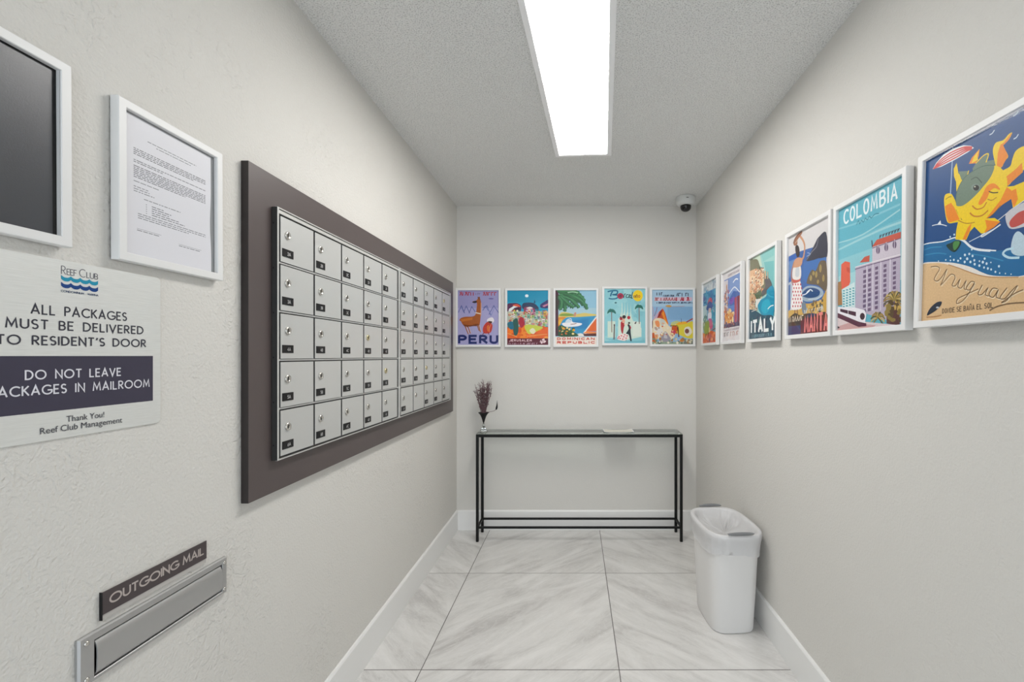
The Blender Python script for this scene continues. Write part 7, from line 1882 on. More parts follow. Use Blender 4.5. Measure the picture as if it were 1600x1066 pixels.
('s','#2c3a5a', 1.5,'72.7 100 73.9 102.6 74.6 100'),
('s','#2c3a5a', 1.5,'72.7 102.6 74.3 102.6'),
('s','#2c3a5a', 1.5,'75.4 100 75.4 102.6'),
('s','#2c3a5a', 1.5,'78.1 100 78.1 102.6'),
('s','#2c3a5a', 1.5,'78.1 102.6 79.8 102.6'),
('s','#2c3a5a', 1.5,'80.8 100 80.8 102.6'),
('s','#2c3a5a', 1.5,'80.8 102.6 82.3 102.6'),
('s','#2c3a5a', 1.5,'83.3 100 83.3 102.6'),
('s','#2c3a5a', 1.5,'85.7 100 85.7 102.6'),
('s','#2c3a5a', 1.5,'88.9 100 89.8 102.6 90.4 100'),
('s','#2c3a5a', 1.5,'91.1 100 91.1 102.6'),
('s','#2c3a5a', 1.5,'91.1 102.6 92.7 102.6'),
('s','#2c3a5a', 1.5,'93.7 100 93.7 102.6'),
('s','#2c3a5a', 1.5,'93.7 102.6 95.2 102.6'),
('s','#2c3a5a', 1.5,'97.8 100 97.8 102.6'),
('c','#c9964a','32.1 93.7 41.9 96.2 48.5 92.9 41.9 90.4'),
('s','#c08a80', 1,'50.2 92.4 79.8 92.9'),
('k','#b9a4b8', 2,'0.8 92.1 4.1 77.3 2.5 65.8'),
('k','#8a7a98', 2,'12.3 90.4 10.7 82.2 5.8 69.1'),
('p','#c9a4b8','0 57.5 14 77.3 25.5 87.1 27.1 62.5'),
('p','#c4501c','12.3 62.5 17.3 78.9 26.3 88 32.1 77.3 40.3 49.3 27.1 55.9'),
('p','#e88a1c','23.8 75.6 28.8 82.2 33.7 62.5 41.1 47.7 32.1 52.6'),
('p','#8a2420','12.3 64.1 20.6 82.2 25.5 85.5 20.6 69.1'),
('c','#e8d8b8','0 49.3 4.1 60.8 17.3 64.1 30.4 59.2 40.3 46 56.7 32.9 50.2 13.2 17.3 13.2 0 23'),
('c','#e8925a','7.4 55.9 15.6 57.5 18.9 49.3 17.3 41.1 10.7 44.4'),
('c','#c9ccc4','18.9 59.2 28.8 60.8 32.1 49.3 23.8 44.4'),
('c','#e0dcd8','4.1 39.5 20.6 41.1 27.1 29.6 14 18.1'),
('p','#6a2a2c','0 55.9 7.4 62.5 2.5 59.2 1.6 39.5 0 39.5'),
('c','#d9c83c','46.9 49.3 60 55.9 71.5 54.3 86.3 52.6 100 54.3 100 14.8 66.6 23 50.2 41.1'),
('c','#e8a82c','63.3 52.6 79.8 55.9 86.3 51 63.3 47.7'),
('c','#c8541c','48.5 42.7 60 44.4 61.7 32.9 50.2 26.3'),
('c','#c43c5c','46.9 32.9 56.7 32.9 55.1 23 48.5 24.7'),
('c','#e0d8c8','79.8 39.5 91.3 42.7 97.9 29.6 88 19.7 79.8 26.3'),
('p','#7a4a40','90.8 32.1 90.4 29.8 89.2 27.9 87.5 26.6 85.5 26.1 83.5 26.6 81.8 27.9 80.7 29.8 80.3 32.1 80.7 34.3 81.8 36.2 83.5 37.5 85.5 38 87.5 37.5 89.2 36.2 90.4 34.3'),
('k','#7a5020', 2,'45.2 45.2 56.7 45.2 63.3 42.7 65 18.1'),
('s','#5a2a24', 2.4,'62.5 41.1 65.8 18.1'),
('s','#a84a3c', 3,'84.7 54.3 99.5 62.5'),
('s','#3a2a20', 0.8,'71.5 62.5 71.5 52.6'),
('c','#9a94a0','17.3 6.6 23.8 19.7 32.1 31.2 40.3 23 46.9 6.6'),
('c','#c4c0c4','28.8 16.4 32.9 26.3 37.8 14.8'),
('c','#c85a24','0 26.3 9 24.7 7.4 6.6 0 3.3'),
('c','#d9a070','5.8 23 15.6 23 10.7 9.9'),
('c','#c8782c','66.6 9.9 74.8 14.8 81.4 11.5 73.2 4.9'),
('p','#8fa08a','0 0 100 0 100 6 0 6'),
('p','#7a7f74','79.8 9.9 100 13.2 100 0 76.5 0'),
('h', '#5f6a60', 17.6, 3.4, 2.0, 0.5, 0.7),
('h', '#c9c4a8', 85.1, 8.6, 2.5, 1.1, 2.8),
('h', '#e4dcc8', 67.7, 10.8, 1.6, 0.6, 2.3),
('h', '#e4dcc8', 6.7, 1.8, 1.8, 0.9, 0.3),
('h', '#a87a4a', 88.5, 9.7, 2.7, 1.2, 1.1),
('h', '#a87a4a', 58.3, 12.8, 3.4, 1.0, 2.2),
('h', '#5f6a60', 64.4, 7.2, 2.6, 0.8, 1.2),
('h', '#e4dcc8', 39.7, 4.0, 3.0, 1.0, 0.8),
('h', '#a87a4a', 87.9, 4.6, 2.7, 1.3, 2.5),
('h', '#6f8f7a', 50.4, 11.9, 2.3, 0.9, 0.1),
('h', '#c9c4a8', 24.5, 7.5, 2.6, 0.9, 2.0),
('h', '#6f8f7a', 10.7, 9.2, 3.3, 1.0, 1.3),
('h', '#5f6a60', 92.8, 9.0, 2.2, 0.6, 2.0),
('h', '#c9c4a8', 9.1, 4.0, 2.4, 0.6, 0.3),
('h', '#5f6a60', 66.2, 5.6, 2.4, 0.7, 2.4),
('h', '#a87a4a', 48.9, 9.3, 3.1, 0.9, 3.1),
('h', '#6f8f7a', 4.4, 12.8, 3.9, 0.6, 3.0),
('h', '#c9c4a8', 45.4, 12.3, 1.5, 0.8, 2.2),
('h', '#a87a4a', 75.4, 12.9, 4.0, 1.0, 0.3),
('h', '#c9c4a8', 59.0, 12.3, 3.4, 1.0, 1.5),
('h', '#c9c4a8', 94.0, 4.9, 2.6, 1.2, 2.0),
('h', '#e4dcc8', 61.9, 3.7, 3.2, 1.2, 2.8),
('h', '#6f8f7a', 80.5, 11.9, 3.1, 0.6, 3.1),
('h', '#a87a4a', 7.3, 5.7, 3.0, 1.1, 1.4),
('h', '#6f8f7a', 42.0, 8.2, 2.0, 1.1, 1.7),
('h', '#5f6a60', 18.3, 3.6, 4.0, 1.0, 1.1),
('h', '#c9c4a8', 91.4, 6.1, 2.6, 1.0, 0.9),
('h', '#a87a4a', 20.1, 13.5, 3.1, 1.3, 1.7),
('h', '#5f6a60', 72.6, 2.7, 2.7, 1.0, 0.5),
('h', '#c9c4a8', 95.5, 9.6, 3.4, 0.8, 0.8),
('h', '#c9c4a8', 86.0, 10.6, 1.8, 1.3, 2.8),
('h', '#6f8f7a', 22.6, 3.2, 1.7, 1.1, 1.7),
('h', '#e4dcc8', 18.7, 5.7, 2.1, 1.2, 2.4),
('h', '#5f6a60', 49.6, 4.5, 2.4, 0.6, 2.2),
('h', '#e4e0d4', 21.6, 33.3, 2.8, 0.8, 3.1),
('h', '#e4e0d4', 19.8, 40.9, 2.3, 1.2, 0.7),
('h', '#c9603c', 35.3, 23.8, 2.5, 0.5, 2.7),
('h', '#b8a090', 48.4, 22.5, 2.6, 0.9, 1.3),
('h', '#b8a090', 22.3, 20.8, 3.1, 0.8, 0.7),
('h', '#b8a090', 16.9, 40.2, 2.7, 1.0, 0.1),
('h', '#e4e0d4', 46.0, 23.7, 1.4, 1.2, 2.0),
('h', '#e4e0d4', 32.7, 27.7, 3.1, 0.5, 1.1),
('h', '#e8b890', 45.4, 24.8, 2.1, 1.3, 0.8),
('h', '#e4e0d4', 8.2, 26.3, 2.7, 1.1, 0.7),
('h', '#e4e0d4', 23.5, 40.3, 2.1, 0.5, 1.3),
('h', '#e8b890', 28.6, 49.9, 2.5, 1.0, 2.8),
('h', '#e4e0d4', 51.7, 22.2, 1.2, 1.1, 1.8),
('h', '#b8a090', 27.5, 24.5, 3.0, 0.8, 0.9),
('h', '#e8b890', 9.2, 39.5, 3.3, 0.8, 0.4),
('h', '#e8b890', 50.4, 32.8, 1.8, 1.2, 0.6),
('h', '#e4e0d4', 38.8, 39.1, 2.5, 0.9, 0.7),
('h', '#b8a090', 23.5, 29.0, 1.7, 0.6, 1.3),
('h', '#e8b890', 56.8, 48.2, 1.7, 1.0, 0.2),
('h', '#c9603c', 50.6, 20.9, 1.6, 0.9, 2.9),
('h', '#f0d8a0', 25.3, 26.8, 1.3, 0.9, 2.6),
('h', '#c9603c', 11.5, 20.1, 1.9, 0.8, 0.6),
('h', '#c9603c', 25.6, 43.6, 2.4, 0.8, 1.1),
('h', '#f0d8a0', 51.7, 24.9, 2.3, 0.7, 1.1),
('h', '#c9603c', 25.5, 21.4, 1.7, 0.8, 2.6),
('h', '#c9603c', 20.8, 23.9, 1.5, 1.3, 1.5),
('h', '#c9603c', 54.2, 25.1, 2.1, 1.1, 1.7),
('h', '#e4e0d4', 30.1, 46.9, 2.7, 1.0, 0.3),
('h', '#b8a090', 11.1, 36.8, 3.2, 1.0, 0.7),
('h', '#e8b890', 13.4, 20.5, 1.4, 0.9, 0.9),
('h', '#b8a090', 11.2, 39.9, 1.9, 0.6, 2.6),
('h', '#e4e0d4', 31.8, 35.5, 1.5, 1.0, 2.3),
('h', '#f0d8a0', 49.5, 26.2, 3.2, 0.6, 0.7),
('h', '#c9603c', 59.3, 27.9, 2.8, 1.0, 3.0),
('h', '#f0d8a0', 8.3, 29.1, 2.5, 1.1, 1.3),
('h', '#b8a090', 8.9, 39.5, 3.1, 1.2, 0.9),
('h', '#c9603c', 26.1, 51.2, 2.3, 0.9, 2.1),
('h', '#f0d8a0', 24.1, 23.4, 3.1, 0.5, 2.4),
('h', '#e8b890', 25.6, 51.7, 2.4, 0.8, 0.5),
('h', '#f0d8a0', 9.6, 29.1, 2.6, 0.6, 0.4),
('c','#b9c48a','46.9 52.6 60 57.5 66.6 54.3 50.2 47.7'),
],
}

# ------------------------------------------------------------------ materials
def wall_paint(name, col, fine, coarse):
    m = mat(name, col, 0.62, spec=0.35)
    nt, N, L, b = nodes(m)
    tc = N.new('ShaderNodeTexCoord')
    n1 = N.new('ShaderNodeTexNoise'); n1.inputs['Scale'].default_value = 150; n1.inputs['Detail'].default_value = 3
    n2 = N.new('ShaderNodeTexNoise'); n2.inputs['Scale'].default_value = 34; n2.inputs['Detail'].default_value = 5
    n2.inputs['Distortion'].default_value = 1.2
    rp = N.new('ShaderNodeValToRGB'); rp.color_ramp.elements[0].position = .5; rp.color_ramp.elements[1].position = .60
    n3 = N.new('ShaderNodeTexNoise'); n3.inputs['Scale'].default_value = 3.0
    rp3 = N.new('ShaderNodeValToRGB'); rp3.color_ramp.elements[0].position = .42; rp3.color_ramp.elements[1].position = .62
    for n in (n1, n2, n3): L.new(tc.outputs['Object'], n.inputs['Vector'])
    L.new(n2.outputs[0], rp.inputs[0]); L.new(n3.outputs[0], rp3.inputs[0])
    mu = N.new('ShaderNodeMath'); mu.operation = 'MULTIPLY'
    L.new(rp.outputs[0], mu.inputs[0]); L.new(rp3.outputs[0], mu.inputs[1])
    b1 = N.new('ShaderNodeBump'); b1.inputs['Strength'].default_value = fine; b1.inputs['Distance'].default_value = .003
    b2 = N.new('ShaderNodeBump'); b2.inputs['Strength'].default_value = coarse; b2.inputs['Distance'].default_value = .002
    L.new(n1.outputs[0], b1.inputs['Height']); L.new(mu.outputs[0], b2.inputs['Height'])
    L.new(b1.outputs[0], b2.inputs['Normal']); L.new(b2.outputs[0], b.inputs['Normal'])
    return m
M_WALL = wall_paint('painted textured plaster', (.66, .645, .612), .75, .65)
M_WALL2 = wall_paint('painted orange peel plaster', (.66, .645, .612), .55, .28)
M_WALL3 = wall_paint('smooth painted plaster', (.66, .645, .612), .30, .06)
M_CEIL = mat('popcorn ceiling', (.95, .95, .93), .9, spec=.1)
def _ceil():
    nt, N, L, b = nodes(M_CEIL)
    tc = N.new('ShaderNodeTexCoord')
    n1 = N.new('ShaderNodeTexNoise'); n1.inputs['Scale'].default_value = 140; n1.inputs['Detail'].default_value = 6; n1.inputs['Roughness'].default_value = .7
    v1 = N.new('ShaderNodeTexVoronoi'); v1.inputs['Scale'].default_value = 130
    L.new(tc.outputs['Object'], n1.inputs['Vector']); L.new(tc.outputs['Object'], v1.inputs['Vector'])
    s = N.new('ShaderNodeMath'); s.operation = 'SUBTRACT'; L.new(n1.outputs[0], s.inputs[0]); L.new(v1.outputs[0], s.inputs[1])
    bp = N.new('ShaderNodeBump'); bp.inputs['Strength'].default_value = .55; bp.inputs['Distance'].default_value = .007
    L.new(s.outputs[0], bp.inputs['Height']); L.new(bp.outputs[0], b.inputs['Normal'])
    n2 = N.new('ShaderNodeTexNoise'); n2.inputs['Scale'].default_value = 230; n2.inputs['Detail'].default_value = 3     # dark specks: shade of the coat's pits painted into the colour
    L.new(tc.outputs['Object'], n2.inputs['Vector'])
    cr = N.new('ShaderNodeValToRGB'); e = cr.color_ramp.elements
    e[0].position = .34; e[0].color = (.49, .49, .485, 1); e[1].position = .50; e[1].color = (.80, .80, .785, 1)
    L.new(n2.outputs[0], cr.inputs[0]); L.new(cr.outputs[0], b.inputs['Base Color'])
_ceil()
M_TRIM = mat('satin white trim paint', (.80, .80, .79), .38)
M_FRAME = mat('white lacquered moulding', (.76, .76, .755), .42)
add_bump(M_FRAME, 60, .08, .001, stretch=(1, 1, 8))
M_BACK = mat('grey backing board', (.30, .31, .32), .8)
M_BROWN = mat('taupe painted board', (.090, .071, .069), .40)
M_EDGE = mat('shaded board edge', (.022, .016, .015), .5)
add_bump(M_BROWN, 120, .10, .001)
M_ALU = mat('anodised aluminium', (.60, .605, .595), .42, .4)
add_bump(M_ALU, 40, .05, .0006, stretch=(1, 1, 14))
M_ALURIM = mat('bright aluminium rim', (.72, .72, .70), .35, .5)
M_DARK = mat('dark seam metal', (.035, .035, .035), .5, .3)
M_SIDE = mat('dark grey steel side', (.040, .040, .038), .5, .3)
M_DEDGE = mat('shaded door return', (.10, .10, .098), .5, .3)
M_LOCK = mat('chromed lock', (.62, .60, .56), .22, .95)
M_BRASS = mat('brassy lock', (.68, .60, .38), .25, .95)
M_BLACK = mat('black plastic', (.006, .006, .007), .45, spec=.3)
M_DIGIT = mat('engraved white', (.75, .75, .75), .6)
M_NICKEL = mat('satin nickel', (.47, .47, .468), .47, .8)
add_bump(M_NICKEL, 300, .06, .0005, stretch=(1, 1, 6))
M_BRUSH = mat('brushed aluminium plate', (.63, .64, .62), .42, .35)
def _brush():
    nt, N, L, b = nodes(M_BRUSH)
    tc = N.new('ShaderNodeTexCoord'); mp = N.new('ShaderNodeMapping'); mp.inputs['Scale'].default_value = (6, 1, 260)
    n = N.new('ShaderNodeTexNoise'); n.inputs['Scale'].default_value = 1.0 * 4; n.inputs['Detail'].default_value = 5
    L.new(tc.outputs['Object'], mp.inputs[0]); L.new(mp.outputs[0], n.inputs['Vector'])
    cr = N.new('ShaderNodeValToRGB'); cr.color_ramp.elements[0].position = .3; cr.color_ramp.elements[1].position = .7
    cr.color_ramp.elements[0].color = (.68, .69, .67, 1); cr.color_ramp.elements[1].color = (.79, .80, .78, 1)
    L.new(n.outputs[0], cr.inputs[0]); L.new(cr.outputs[0], b.inputs['Base Color'])
_brush()
M_INK = mat('printed ink', (.5, .5, .5), .45, spec=.3)
M_POSTER = mat('printed poster ink', (.5, .5, .5), .4, spec=.3)
def _ink():
    nt, N, L, b = nodes(M_INK)
    a = N.new('ShaderNodeAttribute'); a.attribute_name = 'ink'
    L.new(a.outputs['Color'], b.inputs['Base Color'])
    nt, N, L, b = nodes(M_POSTER)
    a = N.new('ShaderNodeAttribute'); a.attribute_name = 'ink'
    tc = N.new('ShaderNodeTexCoord'); n = N.new('ShaderNodeTexNoise'); n.inputs['Scale'].default_value = 240; n.inputs['Detail'].default_value = 6; n.inputs['Roughness'].default_value = .7
    L.new(tc.outputs['Object'], n.inputs['Vector'])
    mr = N.new('ShaderNodeMapRange'); mr.inputs[1].default_value = .3; mr.inputs[2].default_value = .7; mr.inputs[3].default_value = .86; mr.inputs[4].default_value = 1.05
    L.new(n.outputs[0], mr.inputs[0])
    mx = N.new('ShaderNodeMixRGB'); mx.blend_type = 'MULTIPLY'; mx.inputs[0].default_value = 1
    L.new(a.outputs['Color'], mx.inputs[1]); L.new(mr.outputs[0], mx.inputs[2]); L.new(mx.outputs[0], b.inputs['Base Color'])
_ink()
M_PAPER = mat('white paper', (.78, .78, .80), .7, spec=.2)
M_CARD = mat('matt black card', (.030, .034, .045), .32, spec=.6)
add_bump(M_CARD, 500, .25, .0006, stretch=(1, 1, 1))
M_STEEL = mat('black powder coated steel', (.006, .0065, .0065), .5, spec=.25)
M_GLASS = mat('green tinted glass', (.86, .94, .90), .0, spec=.5, Transmission_Weight=1.0, IOR=1.5)
M_CLEAR = mat('clear vase glass', (.92, .94, .92), .02, Transmission_Weight=1.0, IOR=1.45)
M_BIN = mat('white bin plastic', (.74, .73, .72), .38)
add_bump(M_BIN, 260, .05, .0005)
M_HANDLE = mat('grey bin plastic', (.20, .205, .21), .35)
M_TWIG = mat('dried purple brown twig', (.150, .085, .095), .8)
M_BUD = mat('pale dried bud', (.42, .36, .36), .8)
M_DOME = mat('smoked dome', (.006, .006, .007), .08)
M_CAMW = mat('camera white plastic', (.62, .63, .62), .4)
M_LABEL = mat('dark taupe laminate', (.060, .046, .048), .45)
M_LABELL = mat('pale grey laminate', (.47, .45, .43), .5)

M_PANE = bpy.data.materials.new('thin picture glass'); M_PANE.use_nodes = True
def _pane():
    nt = M_PANE.node_tree; N = nt.nodes; L = nt.links; N.clear()
    o = N.new('ShaderNodeOutputMaterial'); mx = N.new('ShaderNodeMixShader'); t = N.new('ShaderNodeBsdfTransparent')
    g = N.new('ShaderNodeBsdfGlossy'); g.inputs['Roughness'].default_value = .03
    f = N.new('ShaderNodeFresnel')
    ge = N.new('ShaderNodeNewGeometry'); mm = N.new('ShaderNodeMath'); mm.operation = 'MULTIPLY_ADD'   # reflect at the outer face only
    L.new(ge.outputs['Backfacing'], mm.inputs[0]); mm.inputs[1].default_value = -.22; mm.inputs[2].default_value = 1.22
    L.new(mm.outputs[0], f.inputs[0])
    L.new(f.outputs[0], mx.inputs[0]); L.new(t.outputs[0], mx.inputs[1]); L.new(g.outputs[0], mx.inputs[2]); L.new(mx.outputs[0], o.inputs[0])
_pane()

M_BAG = bpy.data.materials.new('thin white plastic film'); M_BAG.use_nodes = True
def _bag():
    nt = M_BAG.node_tree; N = nt.nodes; L = nt.links; b = N['Principled BSDF']
    b.inputs['Base Color'].default_value = (.86, .86, .87, 1); b.inputs['Roughness'].default_value = .3
    tl = N.new('ShaderNodeBsdfTranslucent'); tl.inputs[0].default_value = (.85, .85, .86, 1)
    tp = N.new('ShaderNodeBsdfTransparent')
    m1 = N.new('ShaderNodeMixShader'); m1.inputs[0].default_value = .3
    m2 = N.new('ShaderNodeMixShader'); m2.inputs[0].default_value = .22
    L.new(b.outputs[0], m1.inputs[1]); L.new(tl.outputs[0], m1.inputs[2]); L.new(m1.outputs[0], m2.inputs[1]); L.new(tp.outputs[0], m2.inputs[2])
    L.new(m2.outputs[0], N['Material Output'].inputs[0])
    tc = N.new('ShaderNodeTexCoord'); n = N.new('ShaderNodeTexNoise'); n.inputs['Scale'].default_value = 28; n.inputs['Detail'].default_value = 4; n.inputs['Distortion'].default_value = 1.5
    bp = N.new('ShaderNodeBump'); bp.inputs['Strength'].default_value = .5; bp.inputs['Distance'].default_value = .006
    L.new(tc.outputs['Object'], n.inputs['Vector']); L.new(n.outputs[0], bp.inputs['Height']); L.new(bp.outputs[0], b.inputs['Normal'])
_bag()

M_LIGHT = bpy.data.materials.new('lit acrylic diffuser'); M_LIGHT.use_nodes = True
def _light():
    nt = M_LIGHT.node_tree; N = nt.nodes; L = nt.links; N.clear()
    o = N.new('ShaderNodeOutputMaterial'); e = N.new('ShaderNodeEmission')
    e.inputs[0].default_value = (1.0, .975, .94, 1); e.inputs[1].default_value = LAMP_STRENGTH
    L.new(e.outputs[0], o.inputs[0])
_light()

M_TILE = mat('polished stone look tile', (.6, .6, .6), .24)
def _tile():
    nt, N, L, b = nodes(M_TILE)
    def math_(op, a, bb=None, c=None):
        n = N.new('ShaderNodeMath'); n.operation = op
        for i, v in enumerate((a, bb, c)):
            if v is None: continue
            if isinstance(v, (int, float)): n.inputs[i].default_value = v
            else: L.new(v, n.inputs[i])
        return n.outputs[0]
    tc = N.new('ShaderNodeTexCoord'); sp = N.new('ShaderNodeSeparateXYZ'); L.new(tc.outputs['Object'], sp.inputs[0])
    TX, TY = .832, .836
    u = math_('DIVIDE', math_('SUBTRACT', sp.outputs[0], -.648), TX)
    v = math_('DIVIDE', math_('SUBTRACT', sp.outputs[1], 1.882 - 2*.836), TY)
    fu, fv = math_('FLOOR', u), math_('FLOOR', v)
    ru, rv = math_('FRACT', u), math_('FRACT', v)
    # mirror the veins on every other column, shift them by row
    odd = math_('MODULO', math_('ABSOLUTE', fu), 2.0)
    sg = math_('SUBTRACT', 1.0, math_('MULTIPLY', odd, 2.0))
    xx = math_('MULTIPLY', math_('MULTIPLY', ru, sg), TX)
    cb = N.new('ShaderNodeCombineXYZ')
    L.new(xx, cb.inputs[0]); L.new(math_('MULTIPLY', rv, TY), cb.inputs[1])
    L.new(math_('ADD', math_('MULTIPLY', fu, 3.7), math_('MULTIPLY', fv, 9.3)), cb.inputs[2])
    rot = N.new('ShaderNodeVectorRotate'); rot.rotation_type = 'Z_AXIS'; rot.inputs['Angle'].default_value = R(-42)
    L.new(cb.outputs[0], rot.inputs['Vector'])
    mp = N.new('ShaderNodeMapping'); mp.inputs['Scale'].default_value = (1.0, 4.2, 1.0); L.new(rot.outputs[0], mp.inputs[0])
    n1 = N.new('ShaderNodeTexNoise'); n1.inputs['Scale'].default_value = 2.2; n1.inputs['Detail'].default_value = 8; n1.inputs['Roughness'].default_value = .62; n1.inputs['Distortion'].default_value = .8
    n2 = N.new('ShaderNodeTexNoise'); n2.inputs['Scale'].default_value = 5.5; n2.inputs['Detail'].default_value = 10; n2.inputs['Roughness'].default_value = .7; n2.inputs['Distortion'].default_value = 1.6
    L.new(mp.outputs[0], n1.inputs['Vector']); L.new(mp.outputs[0], n2.inputs['Vector'])
    c1 = N.new('ShaderNodeValToRGB'); e = c1.color_ramp.elements
    e[0].position = .30; e[0].color = (.50, .485, .475, 1); e[1].position = .68; e[1].color = (.74, .73, .715, 1)
    q = e.new(.48); q.color = (.64, .63, .615, 1)
    L.new(n1.outputs[0], c1.inputs[0])
    c2 = N.new('ShaderNodeValToRGB'); e = c2.color_ramp.elements
    e[0].position = .47; e[0].color = (0, 0, 0, 1); e[1].position = .535; e[1].color = (0, 0, 0, 1)
    q = e.new(.503); q.color = (1, 1, 1, 1)
    L.new(n2.outputs[0], c2.inputs[0])
    mx = N.new('ShaderNodeMixRGB'); mx.inputs[2].default_value = (.78, .775, .76, 1)
    L.new(math_('MULTIPLY', c2.outputs[0], .38), mx.inputs[0]); L.new(c1.outputs[0], mx.inputs[1])
    g = .0024
    gu = math_('MINIMUM', ru, math_('SUBTRACT', 1.0, ru)); gv = math_('MINIMUM', rv, math_('SUBTRACT', 1.0, rv))
    gm = math_('LESS_THAN', math_('MINIMUM', gu, gv), g)
    mg = N.new('ShaderNodeMixRGB'); mg.inputs[2].default_value = (.13, .12, .115, 1)
    L.new(gm, mg.inputs[0]); L.new(mx.outputs[0], mg.inputs[1]); L.new(mg.outputs[0], b.inputs['Base Color'])
    L.new(math_('ADD', math_('MULTIPLY', gm, .5), .22), b.inputs['Roughness'])
    bp = N.new('ShaderNodeBump'); bp.inputs['Strength'].default_value = .5; bp.inputs['Distance'].default_value = .002; bp.invert = True
    L.new(gm, bp.inputs['Height']); L.new(bp.outputs[0], b.inputs['Normal'])
_tile()

# ------------------------------------------------------------------ the room
def struct(name, mb, m):
    return tag(mb.build(name, m), kind='structure')
T = .12
struct('floor', MB().box(XL-T, YF, -.1, XR+T, YB+T, 0), M_TILE)
struct('ceiling', MB().box(XL-T, YF, ZC, XR+T, YB+T, ZC+.1), M_CEIL)
struct('wall_left', MB().box(XL-T, YF, 0, XL, YB+T, ZC), M_WALL)
struct('wall_right', MB().box(XR, YF, 0, XR+T, YB+T, ZC), M_WALL2)
struct('wall_back', MB().box(XL, YB, 0, XR, YB+T, ZC), M_WALL3)
BH, BT = .150, .012
def base_profile(p0, p1, inward):
    """skirting with an eased top edge; inward = unit vector into the room"""
    mb = MB()
    prof = [(0, 0), (BT, 0), (BT, BH-.009), (BT-.004, BH-.003), (BT-.008, BH), (0, BH)]
    rings = [[(p[0] + inward[0]*a, p[1] + inward[1]*a, h) for a, h in prof] for p in (p0, p1)]
    return mb.rings(rings, smooth=False)
struct('baseboard_left', base_profile((XL, YF), (XL, YB), (1, 0)), M_TRIM)
struct('baseboard_right', base_profile((XR, YF), (XR, YB), (-1, 0)), M_TRIM)
struct('baseboard_back', base_profile((XL+BT, YB), (XR-BT, YB), (0, -1)), M_TRIM)

# ------------------------------------------------------------------ ceiling light
def ring4(x0, z0, x1, z1, y):
    return [(x0, y, z0), (x1, y, z0), (x1, y, z1), (x0, y, z1)]
t = thing('ceiling_light', 'long white rectangular ceiling light panel, lit', 'ceiling light', (.006, 1.920, ZC), (0, 0, R(-3.65)))
W2, L2, FR = .1575, .61, .0245
mb = MB()
def rz(x, y, z): return [(-x, -y, z), (x, -y, z), (x, y, z), (-x, y, z)]
mb.rings([rz(W2, L2, 0), rz(W2, L2, -.011), rz(W2-.002, L2-.002, -.013), rz(W2-FR+.002, L2-FR+.002, -.013), rz(W2-FR, L2-FR, -.011), rz(W2-FR, L2-FR, 0)], cap0=False, cap1=False, smooth=False)
mb.build('light_frame', mat('white light frame', (.88, .88, .89), .35), t)
MB().box(-(W2-FR), -(L2-FR), -.0095, W2-FR, L2-FR, -.003).build('diffuser', M_LIGHT, t)

# ------------------------------------------------------------------ security camera
t = thing('security_camera', 'small white dome security camera on the ceiling in the far right corner', 'security camera', (.792, 3.215, ZC))
MB().lathe([(0, 0), (.066, 0), (.069, -.006), (.069, -.034), (.064, -.050), (.052, -.059), (.040, -.061), (0, -.061)][::1], 40).build('housing', M_CAMW, t)
MB().lathe([(.0385, -.058), (.0385, -.070), (.036, -.082), (.029, -.093), (.018, -.100), (.008, -.1025), (.0001, -.103)], 32).build('dome', M_DOME, t)
MB().box(-.012, -.0705, -.026, .004, -.068, -.022).build('badge', M_DARK, t)

# ------------------------------------------------------------------ framed pictures
def moulding(w, h, t, m, rec):
    mb = MB(); e = .0012
    x = w/2
    def rr_(i, y): return ring4(-x+i, i, x-i, h-i, y)
    mb.rings([rr_(0.0, -.0004), rr_(0, -t+e), rr_(e, -t), rr_(m-e, -t), rr_(m, -t+e), rr_(m, -t+rec)], cap0=False, cap1=False, smooth=False)
    return mb
def pane(w, h, t, m, y):
    return MB().box(-w/2+m, y, m, w/2-m, y+.0012, h-m)
UNITS = (0, 0, 100, 134)
def draw(art, ops):
    for o in ops:
        k, col = o[0], o[1]
        if k == 't':
            art.text(o[2], o[3], o[4], o[5], o[6], o[7], col, gap=.30, space=.4, even=.5)
        elif k == 'q':            # a cluster of small houses with a dark opening each
            rn = random.Random(o[2])
            cols, (x0, y0, x1, y1), n, s0, s1 = col.split(), o[3], o[4], o[5], o[6]
            for i in range(n):
                y = y1 + (y0-y1)*i/n; x = rn.uniform(x0, x1); w = rn.uniform(s0, s1); hh = w*rn.uniform(.8, 1.7)
                art.rect(x, y, x+w, y+hh, rn.choice(cols))
                if rn.random() < .5: art.poly([(x-.3, y+hh), (x+w+.3, y+hh), (x+w*.5, y+hh+w*.35)], rn.choice(['#b8583a', '#8a4a3c', '#d98a5a']))
                art.rect(x+w*.2, y+hh*.3, x+w*.42, y+hh*.72, '#5a463e'); art.rect(x+w*.6, y+hh*.3, x+w*.8, y+hh*.72, '#6a5a50')
        elif k == 'h':
            x, y, r, q, a = o[2:]
            art.poly([(x + r*math.cos(i*PI/3+a), y + r*q*math.sin(i*PI/3+a)) for i in range(6)], col)
        else:
            f = [float(v) for v in o[-1].split()]
            pts = list(zip(f[0::2], f[1::2]))
            if k == 'p': art.poly(pts, col)
            elif k == 'c': art.poly(catmull(pts, True, 4), col)
            elif k == 's': art.stroke(pts, o[2], col)
            elif k == 'k': art.stroke(catmull(pts, False, 4), o[2], col, 'round')
FW, FH, FT, FM, FREC = .342, .444, .022, .0165, .010
